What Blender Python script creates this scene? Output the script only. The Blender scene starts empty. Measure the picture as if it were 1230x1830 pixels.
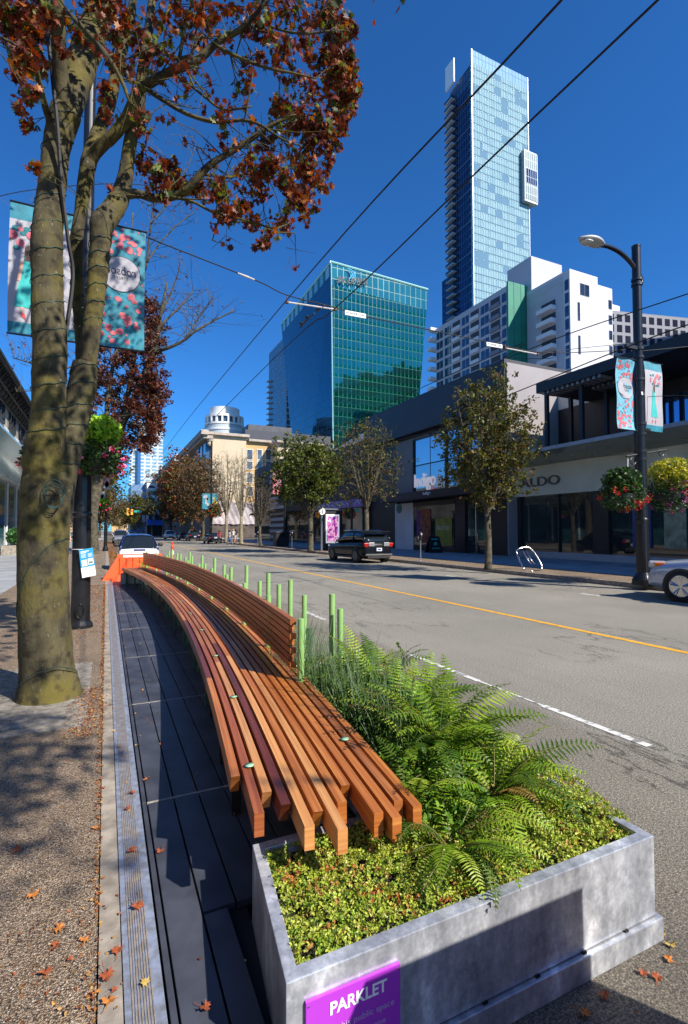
import bpy, math, random
import numpy as np
from math import sin, cos, pi, radians as R, atan, hypot, sqrt
from mathutils import Vector as V, Matrix
random.seed(7); RN = np.random.default_rng(11)
SC = bpy.context.scene; COL = SC.collection
# ---------------------------------------------------------------- camera model (used to survey the photo: pixel -> place)
F = 900.; YAW = atan(425/F); PIT = 33/F; H = 1.7
def ray(px, py):
    x = (px-615)/F; u = (915-py)/F
    f = cos(PIT)-u*sin(PIT); z = sin(PIT)+u*cos(PIT)
    return V((x*cos(YAW)+f*sin(YAW), -x*sin(YAW)+f*cos(YAW), z))
def G(px, py, z=0.):
    d = ray(px, py); t = (z-H)/d.z; return V((d.x*t, d.y*t, z))
def PX(px, py, X):
    d = ray(px, py); t = X/d.x; return V((X, d.y*t, H+d.z*t))
def PY(px, py, Y):
    d = ray(px, py); t = Y/d.y; return V((d.x*t, Y, H+d.z*t))
# ---------------------------------------------------------------- objects
def tag(o, label=None, cat=None, group=None, kind=None):
    if label: o['label'] = label
    if cat: o['category'] = cat
    if group: o['group'] = group
    if kind: o['kind'] = kind
    return o
def thing(name, label, cat, loc=(0,0,0), rz=0., group=None):
    o = bpy.data.objects.new(name, None); COL.objects.link(o)
    o.location = loc; o.rotation_euler = (0,0,rz); o.empty_display_size = .2
    return tag(o, label, cat, group)
def copy_tree(o, parent=None):
    c = o.copy(); COL.objects.link(c); c.parent = parent
    for ch in list(o.children): copy_tree(ch, c)
    return c
SPLIT=set('pillar glazing_bar spandrel_line banner_arm display_frame posts mullion balcony_slabs end_balconies bay bracket drain_gap rib bolt_heads floor_band arched_windows soffit_louvre dark_column balcony_stack white_bands roof_rail clamps panel_joint corner_fin string_course screw window_frame_bar glass_wall_bar upper_post clips insulators rail_bar door_frame canopy corner_cornice white_blocks bin_post signal_arm hub_ring cover_ring basket_bracket'.split())
class MB:
    def __init__(s): s.v=[]; s.f=[]; s.m=[]; s.u=[]
    def add(s, vs, fs, m=0, uvs=None):
        b=len(s.v); s.v+=[tuple(v) for v in vs]
        for i,f in enumerate(fs):
            s.f.append([b+k for k in f]); s.m.append(m); s.u.append(uvs[i] if uvs else None)
        return s
    def quad(s, a,b,c,d, m=0, uv=None): return s.add([a,b,c,d],[(0,1,2,3)],m,[uv] if uv else None)
    def box(s, c, d, rz=0., m=0, M=None):
        x,y,z=[k/2 for k in d]
        vs=[V((sx*x,sy*y,sz*z)) for sz in(-1,1) for sy in(-1,1) for sx in(-1,1)]
        if rz: vs=[Matrix.Rotation(rz,3,'Z')@v for v in vs]
        if M is not None: vs=[M@v for v in vs]
        c=V(c); vs=[v+c for v in vs]
        return s.add(vs,[(0,2,3,1),(4,5,7,6),(0,1,5,4),(2,6,7,3),(0,4,6,2),(1,3,7,5)],m)
    def bb(s, x0,x1,y0,y1,z0,z1, m=0): return s.box(((x0+x1)/2,(y0+y1)/2,(z0+z1)/2),(abs(x1-x0),abs(y1-y0),abs(z1-z0)),0,m)
    def tube(s, pts, r, n=8, m=0, cap=True, uvlen=False):
        pts=[V(p) for p in pts]; k=len(pts)
        rs=r if isinstance(r,(list,tuple)) else [r]*k
        T=[(pts[min(i+1,k-1)]-pts[max(i-1,0)]).normalized() for i in range(k)]
        a=V((0,0,1)) if abs(T[0].z)<.9 else V((1,0,0))
        N=T[0].cross(a).normalized(); vs=[]
        for i in range(k):
            N=(N-T[i]*N.dot(T[i])).normalized(); B=T[i].cross(N)
            for j in range(n):
                th=2*pi*j/n; vs.append(pts[i]+(N*cos(th)+B*sin(th))*rs[i])
        fs=[(i*n+j,i*n+(j+1)%n,(i+1)*n+(j+1)%n,(i+1)*n+j) for i in range(k-1) for j in range(n)]
        if cap: fs+=[tuple(range(n-1,-1,-1)),tuple((k-1)*n+j for j in range(n))]
        return s.add(vs,fs,m)
    def cyl(s,p,r,h,n=16,m=0,r2=None): p=V(p); return s.tube([p,p+V((0,0,h))],[r,r if r2 is None else r2],n,m)
    def lathe(s,c,prof,n=20,m=0,axis='Z'):
        c=V(c); vs=[]
        for (r,z) in prof:
            for j in range(n):
                th=2*pi*j/n; q=V((r*cos(th),r*sin(th),z))
                if axis=='X': q=V((q.z,q.x,q.y))
                if axis=='Y': q=V((q.x,q.z,q.y))
                vs.append(c+q)
        k=len(prof)
        fs=[(i*n+j,i*n+(j+1)%n,(i+1)*n+(j+1)%n,(i+1)*n+j) for i in range(k-1) for j in range(n)]
        if prof[0][0]>1e-4: fs.append(tuple(range(n-1,-1,-1)))
        if prof[-1][0]>1e-4: fs.append(tuple((k-1)*n+j for j in range(n)))
        return s.add(vs,fs,m)
    def prism(s,poly,z0,z1,m=0,bottom=True):
        n=len(poly); vs=[(p[0],p[1],z0) for p in poly]+[(p[0],p[1],z1) for p in poly]
        fs=[(i,(i+1)%n,n+(i+1)%n,n+i) for i in range(n)]+[tuple(range(n,2*n))]
        if bottom: fs.append(tuple(range(n-1,-1,-1)))
        return s.add(vs,fs,m)
    def loft(s,rings,m=0,closed=True,cap=True):
        n=len(rings[0]); vs=[v for r in rings for v in r]
        fs=[(i*n+j,i*n+(j+1)%n,(i+1)*n+(j+1)%n,(i+1)*n+j) for i in range(len(rings)-1) for j in range(n if closed else n-1)]
        if cap: fs+=[tuple(range(n-1,-1,-1)),tuple((len(rings)-1)*n+j for j in range(n))]
        return s.add(vs,fs,m)
    def islands(s):
        par=list(range(len(s.v)))
        def fd(a):
            while par[a]!=a: par[a]=par[par[a]]; a=par[a]
            return a
        for f in s.f:
            r=fd(f[0])
            for k in f[1:]: par[fd(k)]=r
        out={}
        for i,f in enumerate(s.f): out.setdefault(fd(f[0]),[]).append(i)
        res=[]
        for fi in out.values():
            m=MB(); mp={}
            for i in fi:
                for k in s.f[i]:
                    if k not in mp: mp[k]=len(m.v); m.v.append(s.v[k])
                m.f.append([mp[k] for k in s.f[i]]); m.m.append(s.m[i]); m.u.append(s.u[i])
            res.append(m)
        return res
    def build(s,name,mats,parent=None,smooth=False,bevel=0,sub=0,local=False,norm=True,split=True):
        if split and name in SPLIT:
            L=s.islands()
            if 1<len(L)<=100:
                o=[m.build(name,mats,parent,smooth,bevel,sub,local,norm,False) for m in L]
                return o[0]
        me=bpy.data.meshes.new(name)
        off=V((0,0,0))
        if parent is not None and not local:
            p=parent
            while p is not None: off=off+V(p.location); p=p.parent
        me.from_pydata([(v[0]-off.x,v[1]-off.y,v[2]-off.z) for v in s.v],[],s.f)
        if not isinstance(mats,(list,tuple)): mats=[mats]
        for k in mats: me.materials.append(k)
        me.polygons.foreach_set('material_index',s.m)
        if any(u is not None for u in s.u):
            ul=me.uv_layers.new(name='UVMap').data
            for p,u in zip(me.polygons,s.u):
                if u is None: continue
                for k,li in enumerate(p.loop_indices): ul[li].uv=u[k]
        if smooth: me.polygons.foreach_set('use_smooth',[True]*len(me.polygons))
        if norm and s.f:
            import bmesh
            bm=bmesh.new(); bm.from_mesh(me); bmesh.ops.recalc_face_normals(bm,faces=bm.faces); bm.to_mesh(me); bm.free()
        me.update()
        o=bpy.data.objects.new(name,me); COL.objects.link(o)
        if parent is not None: o.parent=parent
        if bevel:
            b=o.modifiers.new('b','BEVEL'); b.width=bevel; b.segments=2; b.limit_method='ANGLE'; b.angle_limit=R(40)
        if sub:
            b=o.modifiers.new('s','SUBSURF'); b.levels=sub; b.render_levels=sub
        return o
def spl(pts,n):
    """Catmull-Rom through tuples of any length"""
    P=[np.array(p,float) for p in pts]; P=[2*P[0]-P[1]]+P+[2*P[-1]-P[-2]]; out=[]
    for i in range(1,len(P)-2):
        for k in range(n):
            t=k/n; a,b,c,d=P[i-1:i+3]
            out.append(.5*((2*b)+(c-a)*t+(2*a-5*b+4*c-d)*t*t+(3*b-a-3*c+d)*t**3))
    out.append(P[-2]); return out
def text_geo(s,size=1.,extr=0.,bold=0.):
    cu=bpy.data.curves.new('t','FONT'); cu.body=s; cu.size=size; cu.offset=bold; cu.extrude=extr; cu.align_x='LEFT'
    o=bpy.data.objects.new('t',cu); COL.objects.link(o); bpy.context.view_layer.update()
    me=o.to_mesh(); vs=[V(v.co) for v in me.vertices]; fs=[tuple(p.vertices) for p in me.polygons]
    o.to_mesh_clear(); bpy.data.objects.remove(o); bpy.data.curves.remove(cu)
    return vs,fs
def put_text(mb,s,org,xd,yd,width,height=None,extr=.0,m=0,off=0.,shear=0.,fn=None,bold=0.):
    vs,fs=text_geo(s,1.,0.,bold)
    x0=min(v.x for v in vs); x1=max(v.x for v in vs); y0=min(v.y for v in vs); y1=max(v.y for v in vs)
    sx=width/(x1-x0); sy=sx if height is None else height/(y1-y0)
    xd=V(xd).normalized(); yd=V(yd).normalized(); nd=xd.cross(yd)
    def mp(v,d):
        a=(v.x-x0)*sx+shear*(v.y-y0)*sy; b=(v.y-y0)*sy
        p=V(org)+xd*a+yd*b+nd*(off+d)
        return fn(p) if fn else p
    a=[mp(v,extr) for v in vs]; mb.add(a,fs,m)
    if extr:
        b=[mp(v,0) for v in vs]; n=len(a)
        from collections import Counter
        ed=Counter(); dr={}
        for f in fs:
            for i in range(len(f)):
                e=(f[i],f[(i+1)%len(f)]); k=tuple(sorted(e)); ed[k]+=1; dr[k]=e
        side=[(dr[k][1],dr[k][0],n+dr[k][0],n+dr[k][1]) for k,c in ed.items() if c==1]
        mb.add(a+b,side,m)
    return mb
# ---------------------------------------------------------------- materials
def newmat(name):
    m=bpy.data.materials.new(name); m.use_nodes=True; nt=m.node_tree
    return m,nt,nt.nodes['Principled BSDF']
def nd(nt,t,**k):
    n=nt.nodes.new(t)
    for a,b in k.items(): setattr(n,a,b)
    return n
def c4(c): return (c[0],c[1],c[2],1.)
def ramp(nt,fac,stops):
    r=nd(nt,'ShaderNodeValToRGB'); e=r.color_ramp.elements
    while len(e)<len(stops): e.new(.5)
    for i,(p,c) in enumerate(stops): e[i].position=p; e[i].color=c4(c) if len(c)==3 else c
    nt.links.new(fac,r.inputs[0]); return r.outputs[0]
def mixc(nt,f,a,b,mode='MIX'):
    n=nd(nt,'ShaderNodeMix',data_type='RGBA',blend_type=mode)
    for k,v in ((0,f),(6,a),(7,b)):
        if hasattr(v,'links'): nt.links.new(v,n.inputs[k])
        elif k==0: n.inputs[k].default_value=v
        else: n.inputs[k].default_value=c4(v)
    return n.outputs[2]
def noise(nt,scale,detail=4,vec=None,rough=.55,kind='OBJ',stretch=None):
    tc=nd(nt,'ShaderNodeTexCoord'); o=tc.outputs['UV' if kind=='UV' else 'Object']
    if kind=='W': o=nd(nt,'ShaderNodeNewGeometry').outputs['Position']
    if stretch:
        mp=nd(nt,'ShaderNodeMapping'); mp.inputs['Scale'].default_value=stretch; nt.links.new(o,mp.inputs[0]); o=mp.outputs[0]
    n=nd(nt,'ShaderNodeTexNoise'); n.inputs['Scale'].default_value=scale; n.inputs['Detail'].default_value=detail; n.inputs['Roughness'].default_value=rough
    nt.links.new(o,n.inputs['Vector']); return n.outputs['Fac']
def bump(nt,b,h,strength=.3,dist=.01):
    n=nd(nt,'ShaderNodeBump'); n.inputs['Strength'].default_value=strength; n.inputs['Distance'].default_value=dist
    nt.links.new(h,n.inputs['Height']); nt.links.new(n.outputs[0],b.inputs['Normal'])
def mat(name,col,rough=.6,metal=0.,var=.25,vs=3.,bmp=0.,bs=40.,bd=.004,coat=0.,col2=None,kind='OBJ',emit=0.,spec=.5,stretch=None):
    m,nt,b=newmat(name)
    c2=col2 if col2 else tuple(max(0,c*(1-var)) for c in col); c1=tuple(min(1,c*(1+var*.5)) for c in col)
    if var or col2:
        f=noise(nt,vs,5,kind=kind,stretch=stretch)
        nt.links.new(ramp(nt,f,[(.35,c2),(.65,c1)]),b.inputs['Base Color'])
    else: b.inputs['Base Color'].default_value=c4(col)
    b.inputs['Roughness'].default_value=rough; b.inputs['Metallic'].default_value=metal
    b.inputs['Specular IOR Level'].default_value=spec
    if coat: b.inputs['Coat Weight'].default_value=coat; b.inputs['Coat Roughness'].default_value=.05
    if bmp: bump(nt,b,noise(nt,bs,4,kind=kind),bmp,bd)
    if emit: b.inputs['Emission Color'].default_value=c4(col); b.inputs['Emission Strength'].default_value=emit
    return m
def leafmat(name,trans=.35,rough=.5):
    m,nt,b=newmat(name)
    a=nd(nt,'ShaderNodeAttribute',attribute_name='Col')
    nt.links.new(a.outputs['Color'],b.inputs['Base Color']); b.inputs['Roughness'].default_value=rough
    b.inputs['Specular IOR Level'].default_value=.35
    t=nd(nt,'ShaderNodeBsdfTranslucent'); mx=nd(nt,'ShaderNodeMixShader'); mx.inputs[0].default_value=trans
    br=nd(nt,'ShaderNodeHueSaturation'); br.inputs['Value'].default_value=1.3; br.inputs['Saturation'].default_value=1.1
    nt.links.new(a.outputs['Color'],br.inputs['Color']); nt.links.new(br.outputs[0],t.inputs[0])
    o=nt.nodes['Material Output']
    nt.links.new(b.outputs[0],mx.inputs[1]); nt.links.new(t.outputs[0],mx.inputs[2]); nt.links.new(mx.outputs[0],o.inputs[0])
    return m
def curtain(name,c1,c2,mortar,w,h,ms=.06,rough=.06,metal=.8,wob=.02,band=None,bandc=None,bias=0.,mrough=.4,low=0.,spec=.5):
    """glass curtain wall: UV in metres, panel w x h"""
    m,nt,b=newmat(name)
    tc=nd(nt,'ShaderNodeTexCoord'); uv=tc.outputs['UV']
    br=nd(nt,'ShaderNodeTexBrick'); br.offset=0.; br.squash=1.
    for k,v in (('Color1',c1),('Color2',c2),('Mortar',mortar)): br.inputs[k].default_value=c4(v)
    br.inputs['Scale'].default_value=1.; br.inputs['Mortar Size'].default_value=ms; br.inputs['Mortar Smooth'].default_value=0.
    br.inputs['Bias'].default_value=bias; br.inputs['Brick Width'].default_value=w; br.inputs['Row Height'].default_value=h
    nt.links.new(uv,br.inputs['Vector']); colo=br.outputs['Color']
    if band:
        sp=nd(nt,'ShaderNodeSeparateXYZ'); nt.links.new(uv,sp.inputs[0])
        a=nd(nt,'ShaderNodeMath',operation='DIVIDE'); a.inputs[1].default_value=h; nt.links.new(sp.outputs[1],a.inputs[0])
        f=nd(nt,'ShaderNodeMath',operation='FRACT'); nt.links.new(a.outputs[0],f.inputs[0])
        l=nd(nt,'ShaderNodeMath',operation='LESS_THAN'); l.inputs[1].default_value=band; nt.links.new(f.outputs[0],l.inputs[0])
        colo=mixc(nt,l.outputs[0],colo,bandc)
    nt.links.new(colo,b.inputs['Base Color'])
    mr_=nd(nt,'ShaderNodeMapRange'); mr_.inputs[3].default_value=metal; mr_.inputs[4].default_value=0.; nt.links.new(br.outputs['Fac'],mr_.inputs[0]); nt.links.new(mr_.outputs[0],b.inputs['Metallic']); b.inputs['Specular IOR Level'].default_value=spec
    r=nd(nt,'ShaderNodeMapRange'); r.inputs[3].default_value=rough; r.inputs[4].default_value=mrough
    nt.links.new(br.outputs['Fac'],r.inputs[0]); nt.links.new(r.outputs[0],b.inputs['Roughness'])
    vm=nd(nt,'ShaderNodeVectorMath',operation='DIVIDE'); vm.inputs[1].default_value=(w,h,1); nt.links.new(uv,vm.inputs[0])
    fl=nd(nt,'ShaderNodeVectorMath',operation='FLOOR'); nt.links.new(vm.outputs[0],fl.inputs[0])
    wn=nd(nt,'ShaderNodeTexWhiteNoise',noise_dimensions='3D'); nt.links.new(fl.outputs[0],wn.inputs['Vector'])
    su=nd(nt,'ShaderNodeVectorMath',operation='SUBTRACT'); su.inputs[1].default_value=(.5,.5,.5); nt.links.new(wn.outputs['Color'],su.inputs[0])
    s2=nd(nt,'ShaderNodeVectorMath',operation='SCALE'); s2.inputs['Scale'].default_value=wob; nt.links.new(su.outputs[0],s2.inputs[0])
    ge=nd(nt,'ShaderNodeNewGeometry'); ad=nd(nt,'ShaderNodeVectorMath',operation='ADD')
    nt.links.new(ge.outputs['Normal'],ad.inputs[0]); nt.links.new(s2.outputs[0],ad.inputs[1])
    nrm=nd(nt,'ShaderNodeVectorMath',operation='NORMALIZE'); nt.links.new(ad.outputs[0],nrm.inputs[0])
    nt.links.new(nrm.outputs[0],b.inputs['Normal'])
    return m
def poly_uv(a,b,c,d):
    """uv in metres for a wall quad a(bottom-left) b(bottom-right) c(top-right) d(top-left)"""
    a,b,c,d=[V(k) for k in (a,b,c,d)]; x=(b-a); x.z=0; x.normalize()
    return [((k-a).dot(x),k.z) for k in (a,b,c,d)]
def wall(mb,a,b,c,d,m=0): return mb.quad(a,b,c,d,m,poly_uv(a,b,c,d))
# ---------------------------------------------------------------- leaves
MAPLE=[(0,-.5),(.12,-.22),(.42,-.38),(.36,-.12),(.55,.1),(.3,.1),(.32,.34),(.12,.24),(0,.55)]
OVAL=[(0,-.5),(.22,-.25),(.27,.05),(.16,.32),(0,.5)]
DIA=[(0,-.5),(.3,0),(0,.5)]
def leaf_cloud(name,C,size,cols,m,parent=None,shape=MAPLE,fold=.25,up=.0,szvar=.4,local=False,dirs=None):
    C=np.asarray(C,float); n=len(C); cols=np.asarray(cols,float)
    half=np.array(shape); k=len(half)
    R_=np.c_[half[:,0],half[:,1],half[:,0]*fold]; L_=np.c_[-half[1:-1,0],half[1:-1,1],half[1:-1,0]*fold]
    T=np.r_[R_,L_]; nv=len(T)
    fr=list(range(k)); fl=[0]+[k-1][:0]+[0][:0]
    fl=[0]+[k-1]+list(range(nv-1,k-1,-1))
    sz=size*(1+szvar*(RN.random(n)*2-1))
    nrm=RN.normal(size=(n,3)); nrm[:,2]+=up; nrm/=np.linalg.norm(nrm,axis=1)[:,None]
    a=RN.normal(size=(n,3)) if dirs is None else np.asarray(dirs)+RN.normal(size=(n,3))*.3
    y=a-nrm*(a*nrm).sum(1)[:,None]; y/=np.linalg.norm(y,axis=1)[:,None]+1e-9; x=np.cross(y,nrm)
    P=C[:,None,:]+sz[:,None,None]*(T[None,:,0,None]*x[:,None,:]+T[None,:,1,None]*y[:,None,:]+T[None,:,2,None]*nrm[:,None,:])
    off=np.zeros(3)
    if parent is not None and not local:
        p=parent
        while p is not None: off+=np.array(p.location); p=p.parent
    P=(P-off).reshape(-1,3)
    per=fr+fl; li=(np.array(per)[None,:]+np.arange(n)[:,None]*nv).ravel()
    me=bpy.data.meshes.new(name); me.vertices.add(len(P)); me.vertices.foreach_set('co',P.ravel())
    me.loops.add(len(li)); me.loops.foreach_set('vertex_index',li.astype(np.int32))
    me.polygons.add(2*n); tot=np.tile([len(fr),len(fl)],n); st=np.r_[0,np.cumsum(tot)[:-1]]
    me.polygons.foreach_set('loop_start',st.astype(np.int32)); me.polygons.foreach_set('loop_total',tot.astype(np.int32))
    me.materials.append(m); me.update(calc_edges=True)
    at=me.attributes.new('Col','FLOAT_COLOR','FACE'); cc=np.repeat(np.c_[cols,np.ones(n)],2,axis=0)
    at.data.foreach_set('color',cc.ravel().astype(np.float32))
    o=bpy.data.objects.new(name,me); COL.objects.link(o)
    if parent is not None: o.parent=parent
    return o
def pal(n,palette,weights=None,jit=.25):
    p=np.array(palette,float); i=RN.choice(len(p),n,p=weights)
    return np.clip(p[i]*(1+jit*(RN.random((n,1))*2-1)),0,1)
def blob(c,r,n):
    q=RN.normal(size=(n,3)); q/=np.linalg.norm(q,axis=1)[:,None]; q*=RN.random((n,1))**.5
    return np.array(c)[None,:]+q*np.array(r if hasattr(r,'__len__') else (r,r,r))[None,:]
# ---------------------------------------------------------------- shared materials
bark=mat('bark_mossy',(.15,.135,.055),.9,0,col2=(.055,.05,.035),vs=7.,bmp=.8,bs=60,bd=.012)
def barkmat(name,a,b_,c,sc=6.):
    m,nt,b=newmat(name)
    f=noise(nt,sc,7,stretch=(1,1,.35)); g=noise(nt,2.2,4); w=noise(nt,35,4,stretch=(1,1,.5))
    base=ramp(nt,f,[(.36,a),(.62,b_)]); moss=ramp(nt,g,[(.45,(0,0,0)),(.62,(1,1,1))])
    base=mixc(nt,moss,base,c); sp=ramp(nt,w,[(.64,(0,0,0)),(.72,(.8,.8,.8))]); dk_=ramp(nt,noise(nt,9,5,stretch=(1,1,1.1)),[(.34,(.35,.33,.3)),(.5,(1,1,1))]); base=mixc(nt,1.,base,dk_,'MULTIPLY')
    base=mixc(nt,sp,base,(.17,.155,.12)); nt.links.new(base,b.inputs['Base Color']); b.inputs['Roughness'].default_value=.95
    bump(nt,b,w,.7,.012); return m
bark=barkmat('maple_bark',(.028,.022,.012),(.085,.072,.034),(.105,.086,.016))
bark2=mat('grey_bark',(.10,.085,.055),.95,0,col2=(.035,.03,.02),vs=5.,bmp=.6,bs=40,bd=.01)
LEAF=leafmat('leaf_tissue',.35); LEAFD=leafmat('dense_leaf',.2)
steel=mat('galvanised_steel',(.42,.45,.5),.32,.85,col2=(.27,.30,.35),vs=14,bmp=.15,bs=60,bd=.002)
blackp=mat('black_paint',(.012,.012,.014),.28,0,.3,vs=6,bmp=.05,bs=30)
darkm=mat('dark_metal',(.03,.032,.036),.4,.3,.3)
white=mat('white_paint',(.78,.78,.76),.5,0,.08,vs=2)
tyre=mat('tyre_rubber',(.015,.015,.016),.8,0,.2)
glassd=mat('car_glass',(.012,.016,.018),.04,0,0,spec=.8)
chrome=mat('bright_metal',(.6,.6,.62),.2,1.,.05)
winglass=mat('window_glass',(.02,.035,.06),.05,.0,.6,vs=.6,spec=1.)
# ================================================================= SETTING
m_asphalt,nt,b=newmat('asphalt')
f1=noise(nt,.35,5,kind='W'); f2=noise(nt,140,3,kind='W'); f3=noise(nt,2.2,6,kind='W',stretch=(3,.25,1)); f4=noise(nt,45,3,kind='W')
base=ramp(nt,f1,[(.3,(.185,.178,.163)),(.7,(.25,.24,.218))])
base=mixc(nt,.85,base,ramp(nt,f2,[(.36,(.35,.35,.35)),(.5,(.95,.95,.93)),(.64,(1.9,1.85,1.75))]),'MULTIPLY')
base=mixc(nt,.22,base,ramp(nt,f3,[(.28,(.6,.6,.6)),(.45,(1,1,1)),(.7,(1.15,1.14,1.12))]),'MULTIPLY')
base=mixc(nt,1.,base,(.96,.94,.895),'MULTIPLY')
f6=noise(nt,62,2,kind='W',rough=.7); base=mixc(nt,.8,base,ramp(nt,f6,[(.36,(.55,.55,.55)),(.5,(.98,.98,.98)),(.62,(1.6,1.58,1.52))]),'MULTIPLY')
cr=noise(nt,.55,7,kind='W',stretch=(1.4,.35,1),rough=.62); crm=ramp(nt,cr,[(.492,(1,1,1)),(.5,(.32,.31,.3)),(.508,(1,1,1))]); msk=ramp(nt,noise(nt,.3,2,kind='W'),[(.5,(0,0,0)),(.56,(1,1,1))])
base=mixc(nt,msk,base,mixc(nt,1.,base,crm,'MULTIPLY'))
gx=nd(nt,'ShaderNodeNewGeometry'); sx_=nd(nt,'ShaderNodeSeparateXYZ'); nt.links.new(gx.outputs['Position'],sx_.inputs[0])
wv=nd(nt,'ShaderNodeMath',operation='MULTIPLY_ADD'); wv.inputs[1].default_value=.5; nt.links.new(noise(nt,2,4,kind='W'),wv.inputs[0]); nt.links.new(sx_.outputs[0],wv.inputs[2])
base=mixc(nt,1.,base,ramp(nt,(lambda m_:(nt.links.new(wv.outputs[0],m_.inputs[0]),setattr(m_.inputs[1],'default_value',10.),m_.outputs[0])[2])(nd(nt,'ShaderNodeMath',operation='DIVIDE')),[(.0,(.66,.62,.58)),(.235,(.5,.47,.45)),(.275,(.7,.67,.63)),(.395,(.8,.78,.75)),(.41,(1,1,1))]),'MULTIPLY')
f5=noise(nt,4,8,kind='W',stretch=(1.5,.35,1),rough=.75); base=mixc(nt,.8,base,ramp(nt,f5,[(.30,(.45,.44,.43)),(.36,(1,1,1))]),'MULTIPLY')
nt.links.new(base,b.inputs['Base Color']); b.inputs['Roughness'].default_value=.85
ad=nd(nt,'ShaderNodeMath',operation='ADD'); nt.links.new(f2,ad.inputs[0]); nt.links.new(f4,ad.inputs[1]); bump(nt,b,ad.outputs[0],.55,.006)
m_agg,nt,b=newmat('exposed_aggregate')
ge=nd(nt,'ShaderNodeNewGeometry'); vo=nd(nt,'ShaderNodeTexVoronoi'); vo.inputs['Scale'].default_value=165
nt.links.new(ge.outputs['Position'],vo.inputs['Vector'])
sh=nd(nt,'ShaderNodeSeparateColor'); nt.links.new(vo.outputs['Color'],sh.inputs[0])
base=ramp(nt,sh.outputs[0],[(0,(.09,.085,.08)),(.25,(.21,.16,.115)),(.5,(.32,.24,.17)),(.72,(.44,.36,.27)),(.93,(.3,.27,.25)),(1,(.7,.66,.6))])
base=mixc(nt,.55,base,ramp(nt,noise(nt,1.3,5,kind='W'),[(.35,(.62,.58,.56)),(.6,(1.05,1.0,.97))]),'MULTIPLY')
base=mixc(nt,1.,base,(1.1,1.04,.93),'MULTIPLY')
edge=ramp(nt,vo.outputs['Distance'],[(.4,(1,1,1)),(.75,(.25,.22,.2))])
base=mixc(nt,1.,base,edge,'MULTIPLY'); nt.links.new(base,b.inputs['Base Color']); b.inputs['Roughness'].default_value=.62
iv=nd(nt,'ShaderNodeMath',operation='SUBTRACT'); iv.inputs[0].default_value=1.; nt.links.new(vo.outputs['Distance'],iv.inputs[1]); bump(nt,b,iv.outputs[0],.9,.006)
m_curb=mat('curb_concrete',(.30,.26,.215),.9,0,.4,vs=9,kind='W',bmp=.5,bs=90)
m_walk=mat('sidewalk_concrete',(.30,.31,.33),.85,0,.25,vs=.8,kind='W',bmp=.3,bs=60)
m_pit=mat('tree_pit_grit',(.26,.235,.2),.95,0,.45,vs=14,kind='W',bmp=.9,bs=120,bd=.01)
def struct(name,mb,m,**k): return tag(mb.build(name,m,**k),kind='structure')
struct('ground',MB().quad((-900,-300,-.06),(900,-300,-.06),(900,1500,-.06),(-900,1500,-.06)),mat('far_ground',(.16,.16,.155),.9,vs=.05,kind='W'))
struct('road',MB().quad((-.05,-40,0),(14.15,-40,0),(14.15,700,0),(-.05,700,0)).bb(14.15,60,91,104,-.05,-.004).bb(-40,-.06,91,104,-.05,-.004),m_asphalt)
# pavements: aggregate strips with a real kerb step
def walk(name,x0,x1,y0,y1,m): struct(name,MB().bb(x0,x1,y0,y1,-.05,.15),m)
walk('sidewalk',-2.3,-.005,-8,90,m_agg); walk('sidewalk',-6.2,-2.304,-8,90,m_walk)
walk('sidewalk',-6.2,-.005,105,400,m_walk)
struct('curb',MB().bb(.0,.075,-8,16.6,-.05,.149).bb(.0,.16,16.6,90,-.05,.146),m_curb)
walk('sidewalk',14.3,16.4,-8,90,m_agg); walk('sidewalk',16.404,26,-8,90,m_walk)
walk('sidewalk',14.3,26,105,400,m_walk); struct('curb',MB().bb(14.15,14.298,-8,90,-.05,.146).bb(14.15,14.298,105,400,-.05,.146),m_curb)
struct('tree_pit',MB().prism([(-1.9,4.55),(-.12,4.55),(-.12,6.7),(-1.9,6.7)],.146,.154),m_pit)
# painted markings
m_yel=mat('yellow_road_paint',(.75,.38,.02),.7,0,.25,vs=9,kind='W',bmp=.3,bs=120)
m_wht,nt,b=newmat('worn_white_paint')
nt.links.new(ramp(nt,noise(nt,9,6,kind='W'),[(.4,(.2,.2,.19)),(.5,(.62,.61,.58))]),b.inputs['Base Color']); b.inputs['Roughness'].default_value=.8
struct('centre_line',MB().quad((7.26,3,.004),(7.38,3,.004),(7.38,89,.004),(7.26,89,.004)),m_yel)
mb=MB()
for (p,q,w) in [((3.80,5.95),(3.83,4.55),.07),((3.83,4.55),(3.86,3.65),.03),((3.86,3.65),(3.9,2.62),.075)]:
    mb.quad((p[0]-w/2,p[1],.004),(q[0]-w/2,q[1],.004),(q[0]+w/2,q[1],.004),(p[0]+w/2,p[1],.004))
for y in range(9,88,6): mb.quad((11.55,y,.004),(11.55,y+.6,.004),(11.65,y+.6,.004),(11.65,y,.004))
for y in (8.9,14.8,21,27): mb.quad((3.75,y,.004),(3.75,y+1.1,.004),(3.84,y+1.1,.004),(3.84,y,.004))
struct('lane_marks',mb,m_wht)
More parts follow.
